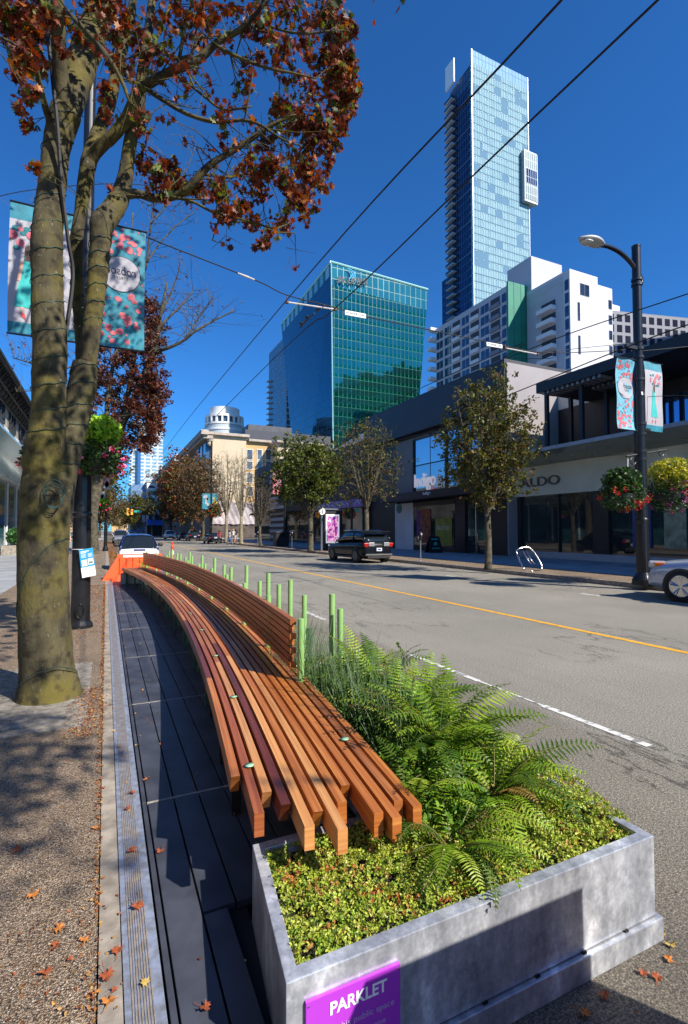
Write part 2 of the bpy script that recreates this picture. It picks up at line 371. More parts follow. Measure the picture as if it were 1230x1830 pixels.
# ================================================================= PARKLET
m_deck=mat('slate_deck_board',(.052,.057,.075),.5,0,.35,vs=5,kind='W',bmp=.12,bs=50,spec=.45)
m_gap_shade=mat('gap_and_shade_dark',(.008,.008,.009),.9)
m_seam=mat('deck_seam_strip',(.34,.31,.26),.7,0,.35,vs=20,kind='W')
dk=thing('parklet_deck','dark slate board deck laid flush with the sidewalk under the curved bench','deck',(1.1,8,0))
frame=MB().bb(.2,2.12,4.75,16.9,.0,.118).bb(.2,1.24,2.2,4.75,.0,.118).bb(.2,.478,.6,2.2,.0,.118)
frame.bb(.4785,.56,1.6,2.2,.0,.117); frame.build('deck_frame',m_gap_shade,dk)  # near-black filler beside the planter stands for the shadow there
seams=[1.32,3.12,4.91,6.71,8.68,10.35,12.2,14.0,15.8,16.9]
x=.205; i=0; boards=MB()
bx_=[.235,.378,.517,.667,.81,.953,1.096,1.239,1.382,1.525,1.668,1.811,1.954,2.10]
pr=[.205]+bx_
for a,b_ in zip(pr[:-1],pr[1:]):
    y0=.7 if b_<.45 else (2.14 if b_<1.25 else 4.72)
    ys=[y0]+[s for s in seams if s>y0+.1]
    for s,t in zip(ys[:-1],ys[1:]):
        boards.bb(a+.004,b_-.004,s+.007,t-.007,.12,.152+random.uniform(-.001,.001))
boards.bb(.382,.476,.7,1.313,.12,.152).bb(.382,.476,1.327,2.13,.12,.152); boards.build('deck_boards',m_deck,dk,bevel=.002)
sm=MB()
for s in seams[:-1]:
    sm.bb(.236 if s>2 else .236,.44 if s<2 else (1.2 if s<4.8 else 2.0),s-.008,s+.008,.12,.1525)
sm.build('seam_strip',m_seam,dk)
# threshold plate
m_pl=mat('threshold_metal',(.42,.47,.58),.45,.55,col2=(.30,.31,.33),vs=25,kind='W',bmp=.2,bs=80,bd=.002)
tp=thing('edging_strip','ribbed grey metal edging strip between the kerb and the slate deck','edging strip',(.14,8,.15))
mb=MB().bb(.078,.2,.5,16.6,.15,.1555)
mb.build('plate',m_pl,tp,bevel=.001)
m_rib=mat('rib_grit',(.27,.22,.17),.85,0,.3,vs=40,kind='W'); mb=MB()
for k in range(8): mb.bb(.101+k*.0088,.1045+k*.0088,.5,16.6,.156,.1585)
mb.build('grip_ribs',m_rib,tp)
# curved bench -----------------------------------------------------
def CX(Y): return 1.56-(Y-8.9)**2/110.
def CP(Y,off,z):
    s=-(Y-8.9)/55.; n=V((1,-s,0)).normalized(); return V((CX(Y),Y,z))+n*off
def woodmat(name,a,b_,c):
    m,nt,b=newmat(name)
    f=noise(nt,1,6,kind='UV',stretch=(1.2,60,1),rough=.6); g=noise(nt,1,3,kind='UV',stretch=(.7,8,1))
    base=ramp(nt,f,[(.3,a),(.52,b_),(.72,c)]); base=mixc(nt,.6,base,ramp(nt,g,[(.3,(.5,.4,.36)),(.5,(1.,.97,.95)),(.7,(1.25,1.2,1.15))]),'MULTIPLY')
    nt.links.new(base,b.inputs['Base Color']); b.inputs['Roughness'].default_value=.42; b.inputs['Coat Weight'].default_value=.15; b.inputs['Coat Roughness'].default_value=.3
    bump(nt,b,f,.15,.002); return m
wA=woodmat('oiled_wood_orange',(.26,.07,.014),(.42,.14,.028),(.55,.23,.06))
wB=woodmat('oiled_wood_red',(.18,.043,.014),(.30,.08,.022),(.40,.14,.04))
wC=woodmat('oiled_wood_light',(.42,.16,.045),(.56,.26,.085),(.64,.36,.15))
wD=woodmat('oiled_wood_mahogany',(.07,.013,.005),(.125,.025,.009),(.19,.048,.016))
wE=woodmat('oiled_wood_brown',(.19,.055,.015),(.32,.105,.028),(.44,.18,.06))
WM=[wA,wB,wC,wD,wE]
bn=thing('curved_bench','long curved slatted cedar bench with a low slatted backrest on green posts','bench',(1.1,9,.15))
def slat(name,off,y0,y1,z0,z1,w,mats,seq,n=70,bev=.003,cut=0.):
    mb=MB(); rings=[]; ys=[y0+(y1-y0)*i/n for i in range(n+1)]; zj=random.uniform(-.0012,.0012)
    for i,Y in enumerate(ys):
        rings.append([CP(Y,off-w/2,z0),CP(Y,off+w/2,z0),CP(Y,off+w/2,z1+zj),CP(Y,off-w/2,z1+zj)])
    if cut:
        rings[0][0]=CP(y0+cut,off-w/2,z0); rings[0][1]=CP(y0+cut,off+w/2,z0)
    us=random.uniform(0,50); vv=random.uniform(0,50)
    for i in range(n):
        u0=us+ys[i]; u1=us+ys[i+1]
        k=0
        for (lo,mi) in seq:
            if ys[i]>=lo: k=mi
        a,b_=rings[i],rings[i+1]
        for j,(p,q) in enumerate(((0,1),(1,2),(2,3),(3,0))):
            h=(w,z1-z0)[j%2]; v0=vv+j*.2
            mb.quad(a[p],a[q],b_[q],b_[p],k,[(u0,v0),(u0,v0+h),(u1,v0+h),(u1,v0)])
    for rg in (rings[0],rings[-1]):
        mb.quad(*rg,seq[0][1] if rg is rings[0] else seq[-1][1],[(us,vv),(us+.004,vv),(us+.004,vv+.09),(us,vv+.09)])
    o=mb.build(name,mats,bn); return o
ends=[2.21,1.88,2.03,1.91,1.74,1.82,1.68,1.86,1.98,1.74,1.69,1.80,1.74]
base_seq=[0,1,2,3,2,0,2,0,0,0,0,4,0]
cuts=[.05,0,.05,.05,0,.06,0,0,.05,0,0,0,0]
for i in range(13):
    off=-.615+i*.0554
    seq=[(-1,base_seq[i])]; y=random.uniform(3.6,5.5)
    while y<16:
        seq.append((y,random.choice([0,1,4,0,4,4,0,2,4,1,3,0]) if i<7 else random.choice([0,4,4,0,1,4]))); y+=random.uniform(2.,3.4)
    yy=ends[i]-(0 if i else 0)
    sl_=slat('seat_slat',off,yy,16.28+random.uniform(-.03,.03),.51,.6,.0385,WM,seq,cut=cuts[i])
    if i==3: tag(sl_,'dark mahogany seat slat, darkest one near the planter end')

for k in range(7):
    z=.685+k*.0525; y=random.uniform(5,7); seq=[(-1,random.choice([0,0,4]))]
    while y<16: seq.append((y,random.choice([0,4,4,1]))); y+=random.uniform(2.2,3.5)
    slat('backrest_slat',-.035,3.56+(.0,.05)[k%2]-(0,.0)[k%2],16.25,z,z+.041,.045,WM,seq)
m_grn=mat('apple_green_paint',(.235,.43,.135),.45,0,.12,vs=9,bmp=.05,bs=60)
m_grd=mat('dark_and_shade_green',(.03,.09,.05),.5,0,.2)
m_cap=mat('mint_cap',(.27,.5,.32),.5,0,.2,vs=30)
SUP=[3.39,4.55,5.78,7.0,8.25,9.48,10.72,11.98,13.25,14.62,15.95]
for i,Y in enumerate(SUP):
    p=CP(Y+.12,.012,.15)
    MB().cyl((p.x,p.y,.152),.024,.93 if i else .90,14).build('backrest_post',m_grn,bn,smooth=False,bevel=.002)
for i,Y in enumerate([2.75]+SUP):
    mb=MB()
    a=CP(Y,-.55,0); b_=CP(Y,-.08,0); z0=.152
    ang=math.atan2(b_.y-a.y,b_.x-a.x)
    mb.box(((a.x+b_.x)/2,(a.y+b_.y)/2,.485),(.66,.04,.045),ang)
    for q in (a,b_): mb.box((q.x,q.y,(.152+.462)/2),(.05,.05,.31),ang)
    mb.build('bench_support',m_grd if i>1 else m_gap_shade,bn)  # supports coloured dark for the shade under the seat, nearest ones near black
mb=MB().box((.72,16.05,.3),(.62,.28,.30),-.12); mb.build('end_footing',mat('footing_concrete',(.3,.31,.31),.8,vs=8,bmp=.3),bn,bevel=.01)
for (Y,off) in [(2.28,-.545)]+[(Y-.1,-.5) for Y in SUP]+[(2.42,-.03)]:
    p=CP(Y,off,.6)
    mb=MB().lathe((p.x,p.y,.6),[(.004,-.02),(.006,.0),(.012,.004),(.021,.008),(.022,.011),(0.0,.012)],20)
    mb.build('peg_cap',m_cap,bn,smooth=True)
# green posts along the road side ---------------------------------
ORD=['first','second','third','fourth','fifth','sixth','seventh','eighth','ninth','tenth','eleventh','twelfth','thirteenth','fourteenth','fifteenth','sixteenth','seventeenth','eighteenth','nineteenth','twentieth','twenty-first','twenty-second','twenty-third','twenty-fourth','twenty-fifth']
posts=[(4.47,.94),(4.60,1.07),(5.23,.62),(5.37,.97),(5.85,1.1),(6.3,1.0),(6.77,1.11),(7.2,.96),(7.97,1.14),(9.06,1.04),(9.65,1.05),(10.57,1.13),(11.67,.95),(12.07,1.12),(13.6,1.03),(13.99,1.12),(14.76,.95),(15.81,1.01),(16.6,.99),(18.0,1.06),(18.9,.98)]
for i,(Y,z) in enumerate(posts):
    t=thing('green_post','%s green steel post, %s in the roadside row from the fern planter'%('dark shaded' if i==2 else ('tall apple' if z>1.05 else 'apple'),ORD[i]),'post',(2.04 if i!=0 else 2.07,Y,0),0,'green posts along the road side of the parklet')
    MB().tube([(0,0,0),(0,0,z)],.029,16).build('shaft',m_grn if i!=2 else m_grd,t,local=True,bevel=.002)  # third post gets the darker green; its shade is put into the colour
    MB().cyl((0,0,.119),.042,.034,16).build('base_collar',m_grd,t,local=True)
struct_edge=thing('deck_edge_rail','low grey steel rail along the road edge of the deck','edge rail',(2.11,10,0))
MB().bb(2.115,2.135,4.75,17,0,.175).build('rail_face',steel,struct_edge); MB().bb(2.03,2.113,4.75,17,.154,.16).build('rail_top',steel,struct_edge)
# planter ----------------------------------------------------------
m_galv,nt,b=newmat('galvanised_sheet')
v=nd(nt,'ShaderNodeTexVoronoi'); v.inputs['Scale'].default_value=90; tcx=nd(nt,'ShaderNodeTexCoord'); nt.links.new(tcx.outputs['Object'],v.inputs['Vector'])
s_=nd(nt,'ShaderNodeSeparateColor'); nt.links.new(v.outputs['Color'],s_.inputs[0])
base=ramp(nt,s_.outputs[0],[(0,(.43,.445,.47)),(1,(.52,.535,.56))])
fl=noise(nt,3,6,stretch=(2.6,2.6,1.2),rough=.65); base=mixc(nt,.9,base,ramp(nt,fl,[(.34,(.5,.51,.54)),(.5,(.92,.93,.95)),(.6,(1.3,1.3,1.31)),(.68,(1.9,1.9,1.9))]),'MULTIPLY')
fw=noise(nt,28,5); base=mixc(nt,.5,base,ramp(nt,fw,[(.35,(.7,.72,.78)),(.6,(1.15,1.15,1.15))]),'MULTIPLY')
nt.links.new(base,b.inputs['Base Color']); b.inputs['Metallic'].default_value=.4; b.inputs['Roughness'].default_value=.3; bump(nt,b,fw,.2,.003)
pl=thing('planter','long galvanised steel planter of sedum and ferns at the near end of the parklet','planter',(1.3,1.4,0))
OUT=[(.48,1.4),(2.1,1.4),(2.1,4.6),(1.42,4.6),(1.34,2.6),(1.28,2.06),(.56,2.06)]
INN=[(.527,1.447),(2.053,1.447),(2.053,4.55),(1.467,4.55),(1.387,2.6),(1.325,2.012),(.598,2.012)]
n=len(OUT); zt=.42
vs=[(x,y,.1) for x,y in OUT]+[(x,y,zt) for x,y in OUT]+[(x,y,zt) for x,y in INN]+[(x,y,zt-.05) for x,y in INN]
fs=[]
for i in range(n):
    j=(i+1)%n; fs+=[(i,j,n+j,n+i),(n+i,n+j,2*n+j,2*n+i),(2*n+i,2*n+j,3*n+j,3*n+i)]
MB().add(vs,fs).build('steel_walls',m_galv,pl,bevel=.003)
SK=[(.482,1.38),(2.122,1.38),(2.122,4.63),(1.40,4.63),(1.3,2.62),(1.25,2.10),(.555,2.062)]
MB().prism(SK,.0,.094).build('base_skirt',m_galv,pl,bevel=.004)
mb=MB()
for k in range(6): mb.bb(.7+k*.24,.72+k*.24,1.392,1.4,.094,.1)
mb.build('drain_gap',m_gap_shade,pl)
MB().prism([(x,y) for x,y in INN],.30,.375).build('soil',mat('dark_soil',(.03,.022,.015),.95,0,.5,vs=20,bmp=1,bs=60,bd=.02),pl)
# sign plate
m_pur=mat('purple_sign_paint',(.42,.045,.56),.4,0,.06,vs=2)
a=PY(545,1789,1.397); b_=PY(713,1717,1.397)
sx0,sx1=a.x,b_.x; sz1=(a.z+b_.z)/2
sign=MB().bb(sx0,sx1,1.388,1.399,sz1-.24,sz1).build('sign_plate',m_pur,pl,bevel=.0015)
tag(sign,'purple plate lettered PARKLET')
tx=MB(); put_text(tx,'PARKLET',(sx0+.075,1.3875,sz1-.062),(1,0,0),(0,0,1),.19,.037,off=.0012,bold=.028)
tx2=MB(); put_text(tx2,'Enjoy this public space',(sx0+.03,1.3875,sz1-.118),(1,0,0),(0,0,1),.26,.024,off=.0012); put_text(tx2,'Everyone welcome',(sx0+.07,1.3875,sz1-.158),(1,0,0),(0,0,1),.19,.022,off=.0012)
m_let=mat('sign_lettering',(.85,.83,.86),.5,0,0)
tx.build('lettering',m_let,sign,norm=False); tx2.build('small_lettering',mat('small_lettering',(.55,.4,.65),.5,0,0),sign,norm=False)
mb=MB()
for (x,z) in ((sx0+.008,sz1-.012),(sx1-.008,sz1-.012)): mb.lathe((x,1.3872,z),[(.003,0),(.003,-.001),(0,-.002)],10,axis='Y')
mb.build('screw',chrome,sign)
# sedum cover -------------------------------------------------------
def in_poly(x,y,P):
    c=False; j=len(P)-1
    for i in range(len(P)):
        if (P[i][1]>y)!=(P[j][1]>y) and x<(P[j][0]-P[i][0])*(y-P[i][1])/(P[j][1]-P[i][1])+P[i][0]: c=not c
        j=i
    return c
C=[];D=[];CO=[]
pts=[]
while len(pts)<15000:
    x=random.uniform(.53,2.12); y=random.uniform(1.45,4.5)
    if y>2.6 and random.random()<.75: continue
    if in_poly(min(x,2.05),y,INN): pts.append((x,y))
SP=[(.36,.46,.05),(.5,.55,.08),(.22,.36,.035),(.60,.58,.14),(.5,.24,.07),(.12,.2,.025)]
from mathutils import noise as mnoise
for (x,y) in pts:
    hgt=.02+.034*(mnoise.noise(V((x*7,y*7,0)))+.6)+random.random()*.012
    zb=.375+hgt; q=mnoise.noise(V((x*3,y*3,5)))
    edge=min(x-.53,2.05-x,y-1.45)
    ed_=max(0,min(1,(x-1.55)/.4))*max(0,min(1,(y-1.5)/.35)); zb+=.075*ed_
    zb-=.012*(edge<.03 and x<1.9)
    q2=mnoise.noise(V((x*9,y*9,9))); wts=[.34,.24,.2,.08,.07,.07] if abs(q2)<.15 else ([.5,.1,.05,.25,.05,.05] if q2>0 else [.2,.5,.08,.02,.05,.15])
    if random.random()<.05: hgt+=.02; zb+=.02
    tone=.85*np.array(SP[RN.choice(6,p=wts)])
    if q>.25 and random.random()<.14: tone=np.array((.45,.15,.04))
    for k in range(6):
        a_=k*1.05+random.random(); r_=.0065*random.uniform(.6,1.4)
        C.append((x+r_*cos(a_),y+r_*sin(a_),zb-.003*(k%3)-random.random()*.008)); D.append((cos(a_),sin(a_),.6)); CO.append(tone*random.uniform(.7,1.25))
LEAFS=leafmat('sedum_leaf',.2,.4)
tag(leaf_cloud('sedum_cover',C,.0115,CO,LEAFS,shape=OVAL,fold=.4,up=.9,dirs=D),'low yellow green sedum filling the steel planter','ground cover',kind='stuff')
# ferns ---------------------------------------------------------------
def fern(base,nf,L,seed,label,tilt=None,cols=((.11,.21,.012),(.20,.33,.018),(.055,.12,.010),(.30,.41,.04)),spread=1.,width=.11):
    rnd=random.Random(seed); t=thing('fern',label,'fern',base,0,'sword ferns growing in the steel planter')
    st=MB(); vs=[];fs=[];cl=[]
    for k in range(nf):
        az=2*pi*(k+rnd.random()*.8)/nf; Lk=L*rnd.uniform(.7,1.15); el=rnd.uniform(.75,1.4)/spread
        if tilt: dx,dy=cos(az)+tilt[0],sin(az)+tilt[1]; az=math.atan2(dy,dx)
        droop=rnd.uniform(1.0,1.9); n=27; pts=[V((0,0,0))]; e=el; bend=rnd.gauss(0,.55); az0=az
        col=np.array(cols[rnd.randrange(len(cols))])*rnd.uniform(.75,1.2)
        if rnd.random()<.07: col=np.array((.3,.2,.05))
        for i in range(n):
            az=az0+bend*i/n; e-=droop/n*(.4+1.2*i/n); pts.append(pts[-1]+V((cos(az)*cos(e),sin(az)*cos(e),sin(e)))*(Lk/n))
        st.tube(pts[::3],[.0028*(1-i/11)+.0006 for i in range(len(pts[::3]))],4)
        tw=rnd.uniform(-.5,.5)
        for i in range(3,n):
          for h in (0,):
            q=i+h; ii=min(int(q),n-1); s_=(q/n); p=pts[ii].lerp(pts[ii+1],h); T=(pts[ii+1]-pts[ii]).normalized()
            side=T.cross(V((0,0,1))).normalized(); nr=side.cross(T)
            side=(side*cos(tw)+nr*sin(tw)).normalized(); nr=side.cross(T)
            w=(width*Lk/.5*(sin(pi*min(1,.12+s_*.9))**.75)*.56+.004)*rnd.uniform(.85,1.1)
            if rnd.random()<.03: w*=.35
            for sg in (-1,1):
                d=(side*sg+T*.35+V((0,0,-.22*rnd.random()-.1+nr.z*.0))).normalized(); pw=Lk*.0185
                b=len(vs); tip=p+d*w; mid=p+d*w*.45
                vs+= [p-T*pw*.4,p+T*pw*.5,mid+T*pw*.62+nr*.003,tip+T*pw*.2,mid-T*pw*.42+nr*.003]
                fs.append((b,b+1,b+2,b+3,b+4)); cl.append(col*rnd.uniform(.8,1.2))
    me=bpy.data.meshes.new('fronds'); me.from_pydata([tuple(v) for v in vs],[],fs); me.materials.append(LEAFF)
    at=me.attributes.new('Col','FLOAT_COLOR','FACE'); at.data.foreach_set('color',np.c_[np.array(cl),np.ones(len(cl))].ravel().astype(np.float32))
    o=bpy.data.objects.new('fronds',me); COL.objects.link(o); o.parent=t
    st.build('frond_stems',mat_stem,t,local=True)
    return t
LEAFF=leafmat('fern_leaf',.3,.45); mat_stem=mat('fern_stem',(.14,.12,.03),.6)
FB=[((1.30,1.72,.38),26,.42,'bright arching sword fern nearest the front rim of the planter',(.1,-.3),1.25),
    ((1.30,2.0,.38),26,.40,'sword fern tucked against the ends of the bench slats',(.3,-.15),1.05),
    ((1.66,2.25,.42),32,.64,'large light green sword fern in the middle of the planter',(.25,-.1),.95),
    ((1.66,2.6,.40),30,.60,'upright sword fern behind the middle of the planter',(.25,.0),.85),
    ((1.84,2.75,.42),30,.54,'sword fern leaning over the road edge of the planter',(.35,.0),.95),
    ((1.76,3.4,.40),28,.58,'dense sword fern beside the thin reeds',(.25,0),.85),
    ((1.85,3.8,.40),24,.46,'farthest sword fern near the tall pair of green posts',(.1,.1),.9),
    ((1.70,1.92,.42),26,.56,'low spreading sword fern over the sedum at the right of the planter',(.45,-.3),1.25),
    ((1.50,2.25,.40),24,.46,'shaded sword fern close to the bench side of the planter',(.2,-.2),.95),
    ((1.74,3.05,.42),26,.58,'tall sword fern hiding the back of the planter',(.15,-.1),.85)]
for i,(p,nf,L,lb,tl,sp_) in enumerate(FB): fern(p,nf,L,30+i,lb,tl,spread=sp_)
# reeds
rt=thing('reed_clump','clump of thin dark green rush stems between bench and ferns','reeds',(1.45,3.2,.38))
mb=MB(); rr=random.Random(3)
for k in range(620):
    x=rr.uniform(1.34,1.64); y=rr.uniform(2.2,4.4); h=rr.uniform(.3,.66); dx,dy=rr.uniform(-.16,.16),rr.uniform(-.16,.16)
    mb.tube([(x,y,.36),(x+dx*.4,y+dy*.4,.36+h*.55),(x+dx,y+dy,.36+h)],[.0022,.002,.0009],3,cap=False)
mb.build('stems',mat('rush_green',(.055,.11,.03),.5,0,.5,vs=30),rt,norm=False)
# broad leafy underplanting at the right front
C=[];
for c_,r_,n_ in [((1.25,1.95,.47),(.12,.14,.08),500),((1.5,2.2,.52),(.28,.32,.13),2200),((1.6,2.7,.55),(.36,.5,.16),2400),((1.6,3.4,.55),(.36,.7,.18),2000)]:
    C+=list(blob(c_,r_,n_))
C+=list(blob((1.42,1.85,.47),(.2,.2,.1),900)); up=thing('leafy_groundcover','glossy small leaved green plant filling the planter under the ferns','plant',(1.5,2.3,.38))
leaf_cloud('leaves',C,.024,pal(len(C),[(.05,.12,.015),(.09,.2,.02),(.15,.28,.03)]),LEAFF,up,shape=OVAL,up=.8)
tall=thing('leafy_shoot','single tall thin leafy shoot rising above the ferns near the green posts','plant',(1.73,3.3,.38))
q=[PY(722,1230,3.6),PY(718,1195,3.6),PY(722,1175,3.6),PY(711,1150,3.6)]; q=[V(a) for a in spl(q,5)]
MB().tube([V((1.8,3.55,.4))]+q,.0025,5).build('stem',mat_stem,tall)
leaf_cloud('leaves',[a+V((random.uniform(-.012,.012),0,random.uniform(-.01,.01))) for a in q for _ in range(4)],.028,pal(len(q)*4,[(.09,.17,.02)]),LEAFF,tall,shape=OVAL)
# ================================================================= TREES
RED=[(.15,.028,.012),(.22,.045,.013),(.08,.02,.010),(.38,.12,.02),(.12,.15,.02),(.045,.065,.014)]
RW=[.28,.22,.2,.1,.1,.1]
OLV=[(.075,.085,.015),(.13,.13,.022),(.045,.06,.012),(.19,.13,.025),(.17,.07,.02)]
OW=[.34,.26,.2,.12,.08]
GRN=[(.06,.085,.013),(.10,.13,.016),(.04,.06,.01),(.15,.15,.02)]
BRN=[(.13,.075,.03),(.18,.10,.035),(.08,.05,.025),(.10,.085,.03)]
FT=thing('street_tree','big mossy maple with forked trunk and red autumn leaves beside the parklet','tree',(-.48,5.5,.15))
SC_=1/189.
def pd(px,py,d,Y):          # pixel, width in pixels, distance -> point and radius
    p=PY(px,py,Y); dep=p.x*sin(YAW)+p.y*cos(YAW)
    return (p.x,p.y,p.z,d/2*dep/F)
def limb(mb,pts,n=5,seg=10,knob=0.):
    P=spl([pd(*q) for q in pts],n)
    rs=[max(.002,p[3]*(1+knob*(random.random()*2-1))) for p in P]
    mb.tube([p[:3] for p in P],rs,seg); return P
Y0=5.5
trunk=MB()
TP=[(88,1262,142,5.5),(88,1247,118,5.5),(87,1225,104,5.5),(84,1190,93,5.5),(80,1100,88,5.5),(77,1000,86,5.5),(80,930,88,5.5),(86,875,92,5.5),(88,845,88,5.5)]
TP=[(a,b_,c*.93,d) for a,b_,c,d in TP]; P0=limb(trunk,TP,6,22,.015)
LS=[(90,870,72,5.5),(80,830,70,5.45),(84,780,62,5.4),(88,735,57,5.4),(88,680,56,5.4),(90,620,57,5.4),(86,560,54,5.4),(85,500,52,5.45),(84,440,52,5.45),(88,380,47,5.5),(95,320,45,5.55),(102,260,46,5.6),(118,200,52,5.6)]
P1=limb(trunk,LS,6,18,.03)
RS=[(96,880,66,5.5),(112,830,54,5.5),(124,785,50,5.55),(136,740,48,5.6),(147,690,46,5.6),(153,650,42,5.6)]
P2=limb(trunk,RS,6,16,.02)
trunk.build('trunk',bark,FT,smooth=True)
br=MB(); SKEL=[]
def LB(pts,n=5,seg=8,kn=.04): 
    P=limb(br,pts,n,seg,kn); SKEL.extend(P); return P
LB([(115,215,48,5.6),(128,170,50,5.7),(142,125,52,5.8),(158,80,50,5.9),(172,40,46,6.),(182,0,42,6.1),(190,-60,38,6.2),(196,-130,30,6.3)],5,12)
LB([(118,205,34,5.6),(111,150,28,5.5),(106,100,26,5.4),(105,50,25,5.3),(102,-20,22,5.2),(98,-90,16,5.1)],5,10)
LB([(92,225,14,5.6),(78,180,12,5.3),(66,130,10,5.1),(58,105,9,5.),(40,92,7,4.9),(14,72,5,4.8),(-30,60,4,4.6)])
LB([(153,655,34,5.6),(146,600,23,5.75),(140,540,21,5.8),(137,480,22,5.8),(137,430,23,5.8),(144,380,21,5.8),(152,330,26,5.8),(160,285,28,5.8),(180,225,24,6.),(197,180,22,6.1),(208,130,20,6.2),(224,68,18,6.3),(236,15,15,6.4),(245,-60,10,6.5)],5,10)
LB([(155,293,24,5.8),(180,262,22,5.7),(203,242,22,5.6),(229,208,22,5.5),(248,163,18,5.4),(270,148,16,5.3),(317,122,15,5.1),(354,107,15,5.),(390,75,12,4.9),(426,55,10,4.8),(452,31,8,4.7),(470,8,6,4.6),(500,-40,4,4.5)],5,9)
LB([(153,658,36,5.6),(162,600,32,5.5),(170,540,31,5.5),(176,480,34,5.5),(180,430,36,5.5),(183,400,40,5.5),(200,378,38,5.55),(214,352,34,5.6),(224,318,26,5.6),(229,280,23,5.6),(236,240,22,5.65),(248,198,20,5.7),(255,130,19,5.8),(265,62,17,5.9),(271,15,15,6.),(276,-50,10,6.1)],5,12)
LB([(220,345,22,5.6),(249,347,15,5.5),(276,355,14,5.35),(317,349,14,5.2),(340,332,14,5.1),(374,296,12,5.),(416,270,10,4.9),(458,242,9,4.8),(489,222,7,4.7),(530,205,4,4.6)])
LB([(262,158,10,5.4),(281,172,8,5.2),(333,203,7,5.),(385,218,7,4.8),(430,215,6,4.7),(463,222,5,4.6),(500,246,4,4.5),(540,262,2.5,4.5)])
LB([(385,80,8,4.9),(405,92,7,4.8),(440,108,6,4.7),(480,122,5,4.6),(520,130,4,4.5),(565,140,2.5,4.4)])
LB([(305,128,6,5.1),(335,148,5,5.),(365,172,5,4.9),(400,196,4,4.8),(450,190,3,4.7)])
LB([(345,325,8,5.1),(364,312,6,5.2),(406,317,5,5.3),(440,310,4,5.4),(475,308,3,5.4),(520,295,2,5.5)])
LB([(305,352,6,5.2),(343,360,5,5.1),(385,381,5,5.),(432,392,4,4.9),(484,408,3,4.8),(500,420,2,4.8)])
LB([(110,10,9,5.4),(130,31,9,5.),(166,68,9,4.9),(198,109,8,4.8),(218,146,7,4.8),(233,184,6,4.8)])
LB([(268,100,9,5.8),(290,90,7,5.6),(310,105,6,5.5),(340,100,5,5.4)])
LB([(452,31,5,4.7),(490,50,4,4.6),(540,60,4,4.5),(590,55,3,4.4)])
LB([(317,122,7,5.1),(325,80,6,5.),(330,40,5,4.9),(345,0,4,4.8),(350,-60,3,4.8)])
LB([(255,140,8,5.8),(280,70,6,6.),(300,20,5,6.2),(320,-50,4,6.4)])
LB([(180,20,10,6.),(160,-30,8,5.6),(120,-90,6,5.)]);LB([(205,140,8,6.2),(185,90,6,6.5),(170,40,5,6.8)])
rnd=random.Random(21)
_sk=[p for p in SKEL if p[3]<.05 and p[2]>4.2 and p[0]>-.35]
TWL=[]
for k in range(120):
    a=V(_sk[rnd.randrange(len(_sk))][:3]); d=V((rnd.gauss(.25,.5),rnd.gauss(0,.5),rnd.gauss(.15,.45))); L_=rnd.uniform(.2,.55); TWL.append(a+d*L_)
    m_=a+d*L_*.5+V((rnd.gauss(0,.09),rnd.gauss(0,.08),rnd.gauss(.03,.07))); e=a+d*L_
    br.tube([a,m_,e],[.009,.006,.0025],4,cap=False)
    for q in range(2):
        s0=a.lerp(e,rnd.uniform(.3,.8)); br.tube([s0,s0+V((rnd.gauss(0,.14),rnd.gauss(0,.14),rnd.gauss(.02,.14)))],[.004,.0015],3,cap=False)
br.build('limbs',bark,FT,smooth=True)
SK=np.array([p for p in SKEL])
def clumps(tree,LIST,size,palette,weights,twm,sk,yr=(4.6,6.2),rpx=None,per=20,parent=None,mname='leaves',lm=None,dens=1.,seedtw=3,lmat=LEAF,shape=MAPLE,szd=(4,8)):
    tw=MB(); C=[]
    for (px,py,r,nn) in LIST:
        d=np.array([ (p[0]) for p in sk]); Yc=random.uniform(*yr)
        p=PY(px,py,Yc); dep=p.x*sin(YAW)+p.y*cos(YAW); rw=r*dep/F
        dist=np.linalg.norm(sk[:,:3]-np.array(p)[None],axis=1); a=sk[int(np.argmin(dist))]
        mid=(V(a[:3])+p)/2+V((random.uniform(-.05,.05),random.uniform(-.05,.05),random.uniform(-.03,.1)))*dep/5
        S=spl([tuple(a[:3]),tuple(mid),tuple(p)],4)
        tw.tube([tuple(q) for q in S],[.0035*dep/5*(1.7-i/len(S)) for i in range(len(S))],4,cap=False)
        for k in range(seedtw):
            q=p+V(np.array(blob((0,0,0),rw*1.15,1)[0])); s0=V(S[random.randrange(3,len(S))])
            m_=(s0+q)/2+V((0,0,rw*.15)); tw.tube([s0,m_,q],[.0025*dep/5,.002*dep/5,.001*dep/5],3,cap=False)
            cnt=int(nn*dens/seedtw*.5)
            if cnt: C+=list(blob(q,rw*.6,cnt))
        C+=list(blob(p,(rw,rw*1.2,rw*.8),int(nn*dens*.5)))
    tw.build('twigs',twm,tree,norm=False)
    leaf_cloud(mname,C,size,pal(len(C),palette,weights),lmat,tree,shape=shape,fold=.3,up=-.2)
    return C
